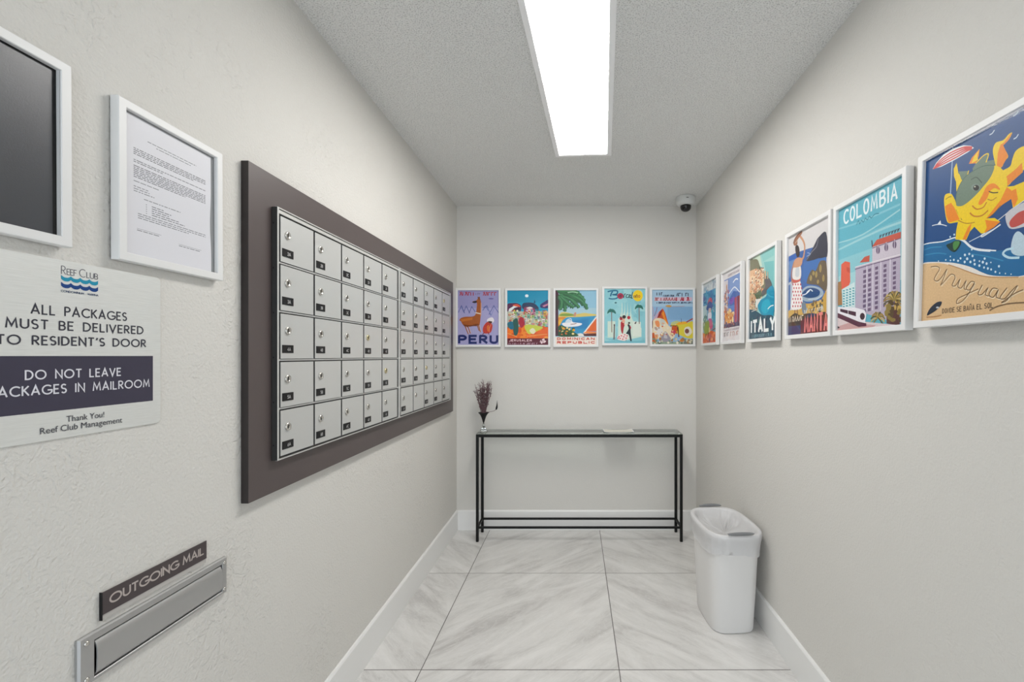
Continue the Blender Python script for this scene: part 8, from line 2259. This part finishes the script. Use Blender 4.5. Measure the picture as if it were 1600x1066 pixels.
def poster(key, label, loc, rz_, lean=.5, w=FW, h=FH):
    t = thing('framed_poster', label, 'framed poster', loc, (R(-lean), 0, rz_), 'white framed travel posters')
    moulding(w, h, FT, FM, FREC).build('moulding', M_FRAME, t)
    MB().box(-w/2+FM-.004, -FT+FREC, FM-.004, w/2-FM+.004, -.001, h-FM+.004).build('backing', M_BACK, t)
    iw, ih = w-2*FM, h-2*FM
    art = Art(iw/100, UNITS, ox=-iw/2, oz=FM)
    art.y = -FT+FREC-.0004
    art.box = (0, 0, 100, ih/iw*100)
    draw(art, ART[key])
    art.build('poster_print', M_POSTER, t)
    pane(w, h, FT, FM, -FT+.003).build('glass_pane', M_PANE, t)
    return t
YW = YB - .0005
for key, x, z, lab in (
    ('peru', (747-899)/700*3.377, 1.386, 'white framed poster of a brown llama on lilac reading PERU, leftmost on the back wall'),
    ('jerusalem', (824.5-899)/700*3.377, 1.385, 'white framed poster of a colourful hill town under a turquoise sky reading JERUSALEM'),
    ('republic', (899.8-899)/700*3.377, 1.386, 'white framed poster of a palm over a bay reading DOMINICAN REPUBLIC'),
    ('barcelona', (976.3-899)/700*3.377, 1.398, 'white framed pale turquoise poster of a dancing couple and palms with a yellow sun'),
    ('festival', (1051-899)/700*3.377, 1.390, 'white framed poster of orange and yellow figures under pale blue sky, rightmost on back wall')):
    poster(key, lab, (x, YW - .004, z), 0, .4)
XW = XR - .0005
for key, y0, y1, z, lean, lab in (
    ('lady', 2.829, 3.168, 1.390, .4, 'white framed blue and orange painterly poster nearest the far corner on the right wall'),
    ('plaza', 2.410, 2.752, 1.388, .4, 'white framed poster with a wide pale border around a blue and orange city scene'),
    ('italy', 1.986, 2.326, 1.388, .3, 'white framed poster of a cliffside town above turquoise water reading ITALY'),
    ('manta', 1.567, 1.905, 1.389, .3, 'white framed poster of a woman in a spotted skirt reading MANTA'),
    ('colombia', 1.206, 1.551, 1.389, .4, 'white framed poster of a lilac building and a tram reading COLOMBIA'),
    ('uruguay', .823, 1.168, 1.391, 1.7, 'white framed poster of a yellow sun waterskiing, nearest the camera on the right wall')):
    poster(key, lab, (XW - .002 - FH*math.sin(R(lean)), (y0+y1)/2, z), R(-90), lean)

def small_frame(label, y0, y1, z0, h, cat):
    w = y1 - y0
    t = thing('picture_frame', label, cat, (XL + .003, (y0+y1)/2, z0), (R(-.3), 0, R(90)), 'small white frames on the left wall')
    moulding(w, h, .0165, .0165, .009).build('moulding', M_FRAME, t)
    return t, w, h
# printed notice
t, w, h = small_frame('white framed typed notice between the dark framed board and the mailboxes', .866, 1.122, 1.507, .318, 'framed notice')
m = .0165
MB().box(-w/2+m-.003, -.0070, m-.003, w/2-m+.003, -.001, h-m+.003).build('backing', M_BACK, t)
random.seed(11)
pw, ph = .214, .281
sheet = Art(pw/100, None, ox=-w/2+m, oz=m)
sheet.y = -.0076
def wavy(v):     # the right edge of the sheet bows a little
    return 99.6 - 1.5*math.sin(max(0, (v-18))/75*PI)**2 if 18 < v < 93 else 99.6
HH = ph/pw*100
edge = [(wavy(k*HH/24), k*HH/24) for k in range(25)]
sheet.poly([(0, 0)] + edge + [(0, HH)], '#dcdce2')
def typed(x0, x1, y, hh=.85, col='#8b8c92'):
    x = x0
    while x < x1:
        l = random.uniform(1.6, 6.5); l = min(l, x1-x)
        sheet.tri([(x, y), (x+l, y), (x+l, y+hh), (x, y+hh)], col)
        x += l + .9
sheet.up()
typed(24, 80, 113); typed(33, 73, 110.4)
for y in (101, 99.2, 97.4, 95.6): typed(10, 92 if y > 96 else 76, y, col='#6f7076')
for y in (90, 88.2): typed(10, 92 if y > 89 else 40, y, col='#7c7d84')
for k in range(7): typed(10, 92 if k < 6 else 66, 84.5-k*1.75, col='#74757c')
typed(10, 36, 70)
for y in (65, 62.8, 60.6): typed(10, 22+random.random()*9, y)
typed(20, 60, 55.5)
for k in range(5): typed(28, 40+random.random()*14 + 14*(k > 2), 51-k*2.1, col='#7c7d84')
for k in range(5): typed(22, 23, 51-k*2.1)
for y in (40, 38): typed(14, 92, y)
typed(14, 70, 36)
sheet.stroke([(13, 26), (38, 26)], .35, '#8b8c92'); typed(13, 36, 24); sheet.stroke([(58, 22), (86, 22)], .35, '#8b8c92'); typed(58, 84, 20)
sheet.build('notice_sheet', M_INK, t)
pane(w, h, .0165, m, -.0135).build('glass_pane', M_PANE, t)
# dark board
t, w, h = small_frame('white framed dark grey board at the left edge, above the aluminium sign', .529, .786, 1.509, .318, 'framed board')
MB().box(-w/2+m-.003, -.0070, m-.003, w/2-m+.003, -.001, h-m+.003).build('backing', M_BLACK, t)
MB().box(-w/2+m, -.0085, m+.001, w/2-m-.007, -.0072, h-m-.004).build('dark_card', M_CARD, t)
pane(w, h, .0165, m, -.0145).build('glass_pane', M_PANE, t)

# ------------------------------------------------------------------ aluminium sign
t = thing('wall_sign', 'brushed aluminium sign about packages with a dark band and blue wave emblem', 'sign', (XL, .660, 1.1755), (0, 0, R(90)))
def rrect(x0, z0, x1, z1, r, n=5):
    out = []
    for cx, cz, a in ((x1-r, z0+r, -90), (x1-r, z1-r, 0), (x0+r, z1-r, 90), (x0+r, z0+r, 180)):
        for k in range(n+1): out.append((cx + r*math.cos(R(a+90*k/n)), cz + r*math.sin(R(a+90*k/n))))
    return out
rr1 = rrect(0, 0, .31, .312, .008)
rr2 = rrect(.0006, .0006, .3094, .3114, .0078)
MB().rings([[(x, -.0004, z) for x, z in rr1], [(x, -.0026, z) for x, z in rr1], [(x, -.0032, z) for x, z in rr2]], smooth=False).build('plate', M_BRUSH, t)
a = Art(); a.y = -.0033
a.rect(.018, .049, .292, .144, '#3f3c4c')
a.build('dark_band', M_INK, t)
a = Art(); a.y = -.0034
D = '#3b3b45'
kw = dict(gap=.30, space=.75, cap='round')
a.text('ALL PACKAGES', .078, .2135, .237, .2310, .0025, D, **kw)
a.text('MUST BE DELIVERED', .045, .1885, .271, .2055, .0025, D, **kw)
a.text("TO RESIDENT'S DOOR", .0335, .1620, .2765, .1785, .0025, D, **kw)
a.text('DO NOT LEAVE', .070, .1045, .225, .1210, .0024, '#d9d9e0', **kw)
a.text('PACKAGES IN MAILROOM', .0235, .0785, .284, .0955, .0024, '#d9d9e0', **kw)
def font_row(art, s, x0, x1, z0, hgt, col):
    vs, fs = curve_text(s, 1.0)
    xs = [v[0] for v in vs]; lo, hi = min(xs), max(xs)
    zs = [v[1] for v in vs]; zh = max(zs)
    k = (x1-x0)/(hi-lo); kz = hgt/zh
    art.up()
    for f in fs: art.tri([(x0+(vs[i][0]-lo)*k, z0+vs[i][1]*kz) for i in f], col)
font_row(a, 'Thank You!', .130, .193, .0275, .0105, D)
font_row(a, 'Reef Club Management', .091, .227, .0125, .0105, D)
a.build('lettering', M_INK, t)
a = Art(); a.y = -.0034
# small capitals with taller initials
def small_caps(art, parts, z0, col, w):
    for s, x0, x1, hh in parts:
        art.text(s, x0, z0, x1, z0+hh, w, col, gap=.16)
small_caps(a, (('R', .122, .1293, .0150), ('EEF', .1305, .1465, .0112), ('C', .1505, .1605, .0150), ('LUB', .1625, .1824, .0112)), .2872, '#55535f', .0011)
for zc, col in ((.2800, '#1f8fae'), (.2680, '#123f80')):
    top, bot = [], []
    n = 48
    for i in range(n+1):
        u = i/n; x = .122 + .0605*u
        ph_ = abs(math.sin(u*PI*4 + 0))
        wv = (1 - ph_)**1.4 * .0035
        top.append((x, zc + .0022 + wv)); bot.append((x, zc - .0045 + wv*.95))
    a.up()
    for i in range(n): a.tri([bot[i], bot[i+1], top[i+1], top[i]], col)
a.text('CONDOMINIUM - MARINA', .1215, .2560, .1830, .2598, .0007, '#3b4c6a', gap=.2)
a.build('emblem', M_INK, t)

# ------------------------------------------------------------------ outgoing mail plate and slot
t = thing('name_plate', 'dark plate with pale letters reading OUTGOING MAIL above the mail slot', 'sign', (XL, .848, .8180), (0, 0, R(90)))
MB().box(0, -.0045, 0, .2395, -.0005, .0535).build('base', M_LABELL, t)
MB().box(0, -.0062, .0105, .2395, -.0045, .0535, .0004, 1).build('dark_face', M_LABEL, t)
MB().box(-.0006, -.0062, 0, .0, -.0003, .0535).build('edge', M_BLACK, t)
a = Art(); a.y = -.0064
a.text('OUTGOING MAIL', .012, .0235, .231, .0430, .0033, '#b5aba6', gap=.2, space=.42)
a.build('lettering', M_INK, t)

t = thing('mail_slot', 'satin metal mail slot with a hinged flap below the OUTGOING MAIL plate', 'mail slot', (XL, .806, .7150), (0, 0, R(90)))
SW, SH = .342, .0915
mb = MB()
ix0, ix1, iz0, iz1 = .0260, .3275, .0085, .0770
def r5(x0, z0, x1, z1, y): return ring4(x0, z0, x1, z1, y)
mb.rings([r5(0, 0, SW, SH, -.0004), r5(0, 0, SW, SH, -.0045), r5(.0022, .0022, SW-.0022, SH-.0022, -.0085), r5(ix0-.001, iz0-.001, ix1+.001, iz1+.001, -.0085), r5(ix0, iz0, ix1, iz1, -.0075), r5(ix0, iz0, ix1, iz1, -.0015)], cap0=False, cap1=False, smooth=False)
mb.build('plate', M_NICKEL, t)
MB().box(ix0, -.0018, iz0, ix1, -.0008, iz1).build('dark_opening', M_BLACK, t)
mb = MB()
prof = []
for k in range(33):
    u = (k/32)**1.6
    z = .0740 - .0630*u
    y = -.0045 - .0085*(1-math.exp(-u*7)) + .0035*u + (.004*((u-.85)/.15)**2 if u > .85 else 0)
    prof.append((y, z))
back = [(y+.0022, z) for y, z in prof][::-1]
loop = prof + back
mb.rings([[(x, y, z) for y, z in loop] for x in (.0285, .0295, .3235, .3245)], smooth=False)
fl = mb.build('flap', M_NICKEL, t)
for p in fl.data.polygons:
    p.use_smooth = abs(p.normal.x) < .5
for sx, sz in ((.012, .079), (.012, .0125), (.333, .079), (.333, .0125)):
    MB().use(M_LOCK).lathe([(.0048, -.0083), (.0046, -.0098), (.0032, -.0112), (.0001, -.0118)], 18, (sx, 0, sz), 'y').build('screw', None, t)

# ------------------------------------------------------------------ backing board and mailboxes
PT = .021
mb = MB().use(M_BROWN).box(XL+.0005, 1.206, .9215, XL+PT, 3.225, 1.846, .0012, 2).use(M_EDGE)
for f in mb.bm.faces:
    f.normal_update()
    if abs(f.normal.y) > .9: f.material_index = 1     # board ends darkened, the shade on them put into the colour
t = mb.build('mailbox_backboard')
tag(t, 'large taupe painted board on the left wall behind the mailboxes', 'board')
MW, MH = .9015, .738
COLP, ROWP = .1727, .1425
def make_unit(y0, label, letters, missing=()):
    t = thing('mailbox_unit', label, 'mailboxes', (XL+PT+.0004, y0, 1.015), (0, 0, R(90)), 'aluminium mailbox units on the taupe board')
    mb = MB()
    mb.box(0.0006, -.0110, .0006, MW-.0006, 0, MH-.0006)
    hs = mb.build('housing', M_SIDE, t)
    mb = MB()
    mb.rings([ring4(0, 0, MW, MH, -.0108), ring4(0, 0, MW, MH, -.0165), ring4(.0008, .0008, MW-.0008, MH-.0008, -.0172), ring4(.0062, .0034, MW-.0062, MH-.0034, -.0172), ring4(.0066, .0038, MW-.0066, MH-.0038, -.0112)], cap0=False, cap1=False, smooth=False)
    mb.box(.0066, -.0162, MH-.0175, MW-.0066, -.0108, MH-.0072, .0006, 1)
    mb.build('rim', M_ALURIM, t)
    for i in range(1, 5):
        z = .7168 - i*ROWP
        MB().box(.0066, -.0158, z+.0004, MW-.0066, -.0108, z+.0058, .0008, 1).build('divider', M_ALU, t)
    for zz in (.09, .35, .62):
        pass
    mb = MB()
    for zz in (.045, .17, .30, .43, .56, .69):
        mb.lathe([(.0028, .0002), (.0024, -.0012), (.0001, -.0014)], 10, (0, -.0055, zz), 'x')
    mb.build('side_screws', M_BLACK, t)['kind'] = 'stuff'
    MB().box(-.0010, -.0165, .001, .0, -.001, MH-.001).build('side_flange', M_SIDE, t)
    return t
def stroke_mb(mb, pts, w, y):
    for q in ribbon(pts, w):
        mb._mark([mb.bm.faces.new([mb.bm.verts.new((x, y, z)) for x, z in q])])
def number_plate(s):
    mb = MB().use(M_BLACK).box(0, -.0014, 0, .051, 0, .0235)
    mb.use(M_DIGIT)
    st, W = text_strokes(s, .28)
    k = .0092
    x0 = .030 - W*k/2
    for i, l in enumerate(st):
        stroke_mb(mb, [(x0+px*k, .0062+py*k) for px, py in l], 0.0011, -.00145-i*1e-5)
    return mb
DW, DH = COLP-.0082, ROWP-.0098
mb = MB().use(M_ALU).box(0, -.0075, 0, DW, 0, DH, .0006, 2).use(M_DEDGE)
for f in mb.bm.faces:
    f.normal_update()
    if abs(f.normal.y) < .5: f.material_index = 1      # folded door returns, coloured dark for the shade in the gaps
proto_door = mb.build('door')
mb = MB().use(M_LOCK).lathe([(.0122, 0), (.0122, -.0020), (.0112, -.0040), (.0078, -.0050), (.0072, -.0034), (.0001, -.0034)], 20, (0, 0, 0), 'y')
mb.use(M_DARK).box(-.0012, -.0038, -.0056, .0012, -.0030, .0056)
proto_lock = mb.build('lock', None)
mb = MB().use(M_BRASS).lathe([(.0122, 0), (.0122, -.0020), (.0112, -.0040), (.0078, -.0050), (.0072, -.0034), (.0001, -.0034)], 20, (0, 0, 0), 'y')
mb.use(M_DARK).box(-.0012, -.0038, -.0056, .0012, -.0030, .0056)
proto_brass = mb.build('lock', None)
used = False
random.seed(3)
BRASSY = {(0, 3, 2), (0, 4, 3), (1, 4, 0), (1, 2, 3)}
for mi, (y0, label, letters, missing) in enumerate((
        (1.2975, 'aluminium mailbox unit nearer the camera on the taupe board', 'ABCDE', ()),
        (2.1995, 'aluminium mailbox unit next to the back wall, one box without a number', 'FGHIJ', ((4, 1),)))):
    unit = make_unit(y0, label, letters, missing)
    for r_ in range(5):
        for c_ in range(5):
            d = proto_door.copy(); link(d, unit)
            d.location = (.0112 + c_*COLP, -.0110, .7168 - (r_+1)*ROWP + .0068)
            lk = (proto_brass if (mi, c_, r_) in BRASSY else proto_lock).copy(); link(lk, d)
            lk.location = (.032 + random.uniform(-.0012, .0012), -.0075, DH-.050 + random.uniform(-.001, .001))
            lk.rotation_euler = (0, random.uniform(-.5, .5), 0)
            if (r_, c_) not in missing:
                npl = number_plate('%d%s' % (r_+2, letters[c_])).build('number_plate', None, d)
                npl.location = (.0070, -.0076, DH-.1155)
for o in (proto_door, proto_lock, proto_brass):
    bpy.data.objects.remove(o)

# ------------------------------------------------------------------ console table
TX0, TX1, TY0, TY1, TZ = -.705, .761, 3.172, 3.362, .7620
t = thing('console_table', 'narrow black metal console table with a glass top against the back wall', 'table', ((TX0+TX1)/2, (TY0+TY1)/2, 0))
cx, cy = (TX0+TX1)/2, (TY0+TY1)/2
LG = .0185
def tb(x0, y0, z0, x1, y1, z1, b=.0015): return MB().box(x0-cx, y0-cy, z0, x1-cx, y1-cy, z1, b, 2)
for x in (TX0, TX1-LG):
    for y in (TY0, TY1-LG):
        tb(x, y, 0, x+LG, y+LG, TZ-.0205).build('leg', M_STEEL, t)
mb = MB()
for q in ((TX0, TY0, TX1, TY0+LG), (TX0, TY1-LG, TX1, TY1), (TX0, TY0+LG, TX0+LG, TY1-LG), (TX1-LG, TY0+LG, TX1, TY1-LG)):
    mb.box(q[0]-cx, q[1]-cy, TZ-.0205, q[2]-cx, q[3]-cy, TZ, .0015, 2)
mb.build('top_frame', M_STEEL, t)
tb(TX0+LG, TY0+.002, .093, TX1-LG, TY0+.016, .107).build('stretcher', M_STEEL, t)
tb(TX0+LG, TY1-.016, .093, TX1-LG, TY1-.002, .107).build('stretcher', M_STEEL, t)
for x in (TX0+.002, TX1-.016):
    tb(x, TY0+LG, .093, x+.014, TY1-LG, .107).build('stretcher', M_STEEL, t)
tb(TX0+.002, TY0+.002, TZ+.0003, TX1-.002, TY1-.001, TZ+.0065, .0008).build('glass_top', M_GLASS, t)
GT = TZ + .0068
# folded papers
def sheet_mesh(w, l, lift, z):
    top, n = [], 14
    rings = []
    for i in range(n+1):
        u = i/n
        x = -w/2 + w*u
        h = z + lift*((abs(u-.5)*2)**3)
        rings.append([(x, -l/2, h), (x, l/2, h+.0006), (x, l/2, h+.0012), (x, -l/2, h+.0006)])
    return MB().rings(rings, smooth=False)
t = thing('folded_paper', 'white folded papers lying on the glass table top', 'paper', (.312, 3.262, GT), (0, 0, R(2)))
sheet_mesh(.215, .115, .007, .0004).build('lower_sheet', M_PAPER, t)
sheet_mesh(.205, .100, .004, .0030).build('upper_sheet', mat('cream paper', (.70, .68, .60), .7), t, rot=(0, 0, R(-3)))

# ------------------------------------------------------------------ vase and dried stems
VX, VY = -.668, 3.262
t = thing('vase', 'slim black funnel vase on a clear glass foot at the left end of the table', 'vase', (VX, VY, GT))
V1, V2 = .056, .139
MB().lathe([(.0012, V1), (.006, V1+.012), (.012, V1+.034), (.020, V1+.056), (.030, V1+.072), (.038, V1+.079), (.040, V2-.002), (.037, V2), (.030, V1+.076), (.018, V1+.058), (.010, V1+.036), (.003, V1+.014), (.0002, V1+.010)], 28).build('funnel', M_BLACK, t)
MB().lathe([(.0001, 0), (.026, 0), (.0265, .003), (.022, .012), (.014, .026), (.009, .040), (.0075, .050), (.0065, .058), (.0001, .056)], 28).build('glass_foot', M_CLEAR, t)
t = thing('dried_bouquet', 'bunch of purple brown dried stems standing in the black vase', 'dried flowers', (VX, VY, GT+V1+.052))
random.seed(21)
for k in range(44):
    a0 = random.uniform(0, 2*PI); sp_ = random.uniform(.25, 1.0)
    tx, ty = .080*sp_*math.cos(a0) - .002, .060*sp_*math.sin(a0)
    hh = random.uniform(.215, .285) - .03*sp_
    b0 = (.007*math.cos(a0), .007*math.sin(a0), .0)
    mid = (b0[0] + tx*.38, ty*.38, hh*.40)
    top = (tx, ty, hh)
    pts = []
    for i in range(9):
        u = i/8
        q = [(1-u)**2*b0[j] + 2*u*(1-u)*mid[j]*1.0 + u*u*top[j] for j in range(3)]
        q[0] += .002*math.sin(u*9+k); q[1] += .002*math.cos(u*7+k)
        pts.append(tuple(q))
    mb = MB().use(M_TWIG)
    mb.tube(pts, [.0023 - .0012*i/8 for i in range(9)], 5)
    for i in range(random.randint(10, 14)):
        u = random.uniform(.35, .98); p = pts[int(u*8)]
        an = random.uniform(0, 2*PI); l = random.uniform(.010, .026)*(1.15-u*.4)
        e = (p[0]+l*.7*math.cos(an), p[1]+l*.7*math.sin(an), p[2]+l)
        mb.use(M_TWIG).tube([p, ((p[0]+e[0])/2, (p[1]+e[1])/2, (p[2]+e[2])/2+.002), e], [.0011, .0009, .0006], 4)
        mb.blob(e, .0026, 1, (1, 1, 1.4))
        if random.random() < .5:
            mb.use(M_BUD).blob((e[0]+.003, e[1], e[2]+.004), .0019, 1)
    mb.build('stem', None, t)
mb = MB().use(M_TWIG)
mb.tube([(.003, -.003, .004), (.022, -.003, .031), (.046, -.003, .034), (.078, -.004, .042), (.092, -.005, .054)], [.0018, .0018, .0016, .0015, .0022], 6)
mb.build('side_stem', None, t)
MB().use(M_BLACK).rings([[(.094+r*math.cos(a*PI/4)+dx, -.005+r*math.sin(a*PI/4), z) for a in range(8)] for r, z, dx in ((.002, .050, 0), (.0065, .056, 0), (.007, .066, .002), (.005, .080, .004), (.003, .096, .005), (.0008, .118, .006))]).build('dark_bud', None, t)

# ------------------------------------------------------------------ wastebasket
def sup(w, l, e, n=64, x0=0, y0=0):
    out = []
    for i in range(n):
        a = 2*PI*i/n
        c, s = math.cos(a), math.sin(a)
        out.append((x0 + w/2*math.copysign(abs(c)**(2/e), c), y0 + l/2*math.copysign(abs(s)**(2/e), s)))
    return out
BX, BY = .7535, 2.272
BINH = .480
t = thing('wastebasket', 'white plastic wastebasket on the floor against the right wall', 'trash bin', (BX, BY, 0), (0, 0, R(3.5)))
prof = [(.200, .285, 4.2, .0), (.212, .297, 4.2, .003), (.216, .302, 4.2, .010), (.230, .333, 3.9, .16), (.242, .360, 3.7, .31), (.252, .382, 3.5, .42), (.254, .386, 3.5, .452),
        (.268, .402, 3.5, .454), (.270, .404, 3.5, .474), (.264, .398, 3.5, .480), (.250, .382, 3.5, .478), (.246, .376, 3.5, .450), (.234, .350, 3.7, .31), (.220, .322, 3.9, .16), (.204, .290, 4.2, .012), (.10, .15, 4.2, .006)]
MB().rings([[(x, y, z) for x, y in sup(w, l, e)] for w, l, e, z in prof]).build('bin_body', M_BIN, t)
bd = t
for sy in (-1, 1):
    rings = []
    n = 22
    for i in range(n+1):
        u = i/n*2 - 1
        hg = .0085*(1-u*u)**.6 + .0010
        yy = sy*((.2035 if sy < 0 else .1985) - .004*u*u)
        tilt = 0.0
        ring = []
        for k in range(12):
            q, s_ = .0055*math.cos(k*PI/6), math.sin(k*PI/6)
            s_ *= hg if s_ > 0 else .0078*(1-u*u)**.2
            ring.append((.063*u, yy + sy*(q*math.cos(tilt) + -s_*math.sin(tilt)) , .4953 + q*math.sin(tilt)*-1 + s_*math.cos(tilt)))
        rings.append(ring)
    MB().rings(rings).build('handle', M_HANDLE, t)
# liner
from mathutils import noise
def wr(x, y, z, s, seed): return noise.noise(Vector((x*s+seed, y*s, z*s)))
t = thing('trash_bag', 'translucent white liner bag folded over the rim of the wastebasket', 'trash bag', (BX, BY, .37), (0, 0, R(3.5)))
rows = [(.256, .386, .385), (.257, .387, .395), (.260, .391, .415), (.265, .397, .436), (.275, .409, .451), (.279, .413, .470), (.277, .411, .4825), (.262, .396, .4865), (.243, .373, .484), (.237, .366, .474),
        (.226, .352, .460), (.206, .325, .446), (.176, .280, .436), (.135, .21, .430), (.08, .12, .426), (.02, .03, .424)]
rings = []
for ri, (w, l, z) in enumerate(rows):
    ring = []
    pts = sup(w, l, 3.4, 120)
    for i, (x, y) in enumerate(pts):
        a = 2*PI*i/120
        d = math.hypot(x, y) or 1e-6
        inner = ri >= 9
        amp = .012 if inner else (.0042 if ri in (0, 1, 2, 3) else .0016)
        nn = noise.noise(Vector((math.cos(a)*6, math.sin(a)*6, z*14 if inner else z*5)))
        n2 = noise.noise(Vector((math.cos(a)*15+4, math.sin(a)*15, z*22)))
        k = (-abs(amp*(nn + .6*n2)) if inner else abs(amp*(nn + .6*n2))) + (.0028 if not inner and ri < 6 else 0)*(1 if ri < 4 else .3)
        zz = z + (0.014*nn + .010*n2 if inner and 10 < ri < 15 else 0)
        if ri == 0: zz += .012*math.sin(a*3+1) + .008*n2
        # flat on the bin's end where the grey grip pokes through
        grip = max(0.0, 1 - abs(x)/.066) if abs(y) > l*.42 else 0
        if 4 <= ri <= 7: zz -= .0
        ring.append((x + x/d*k, y + y/d*k, zz - .37))
    rings.append(ring)
MB().rings(rings, cap0=False, cap1=True).build('liner_film', M_BAG, t)
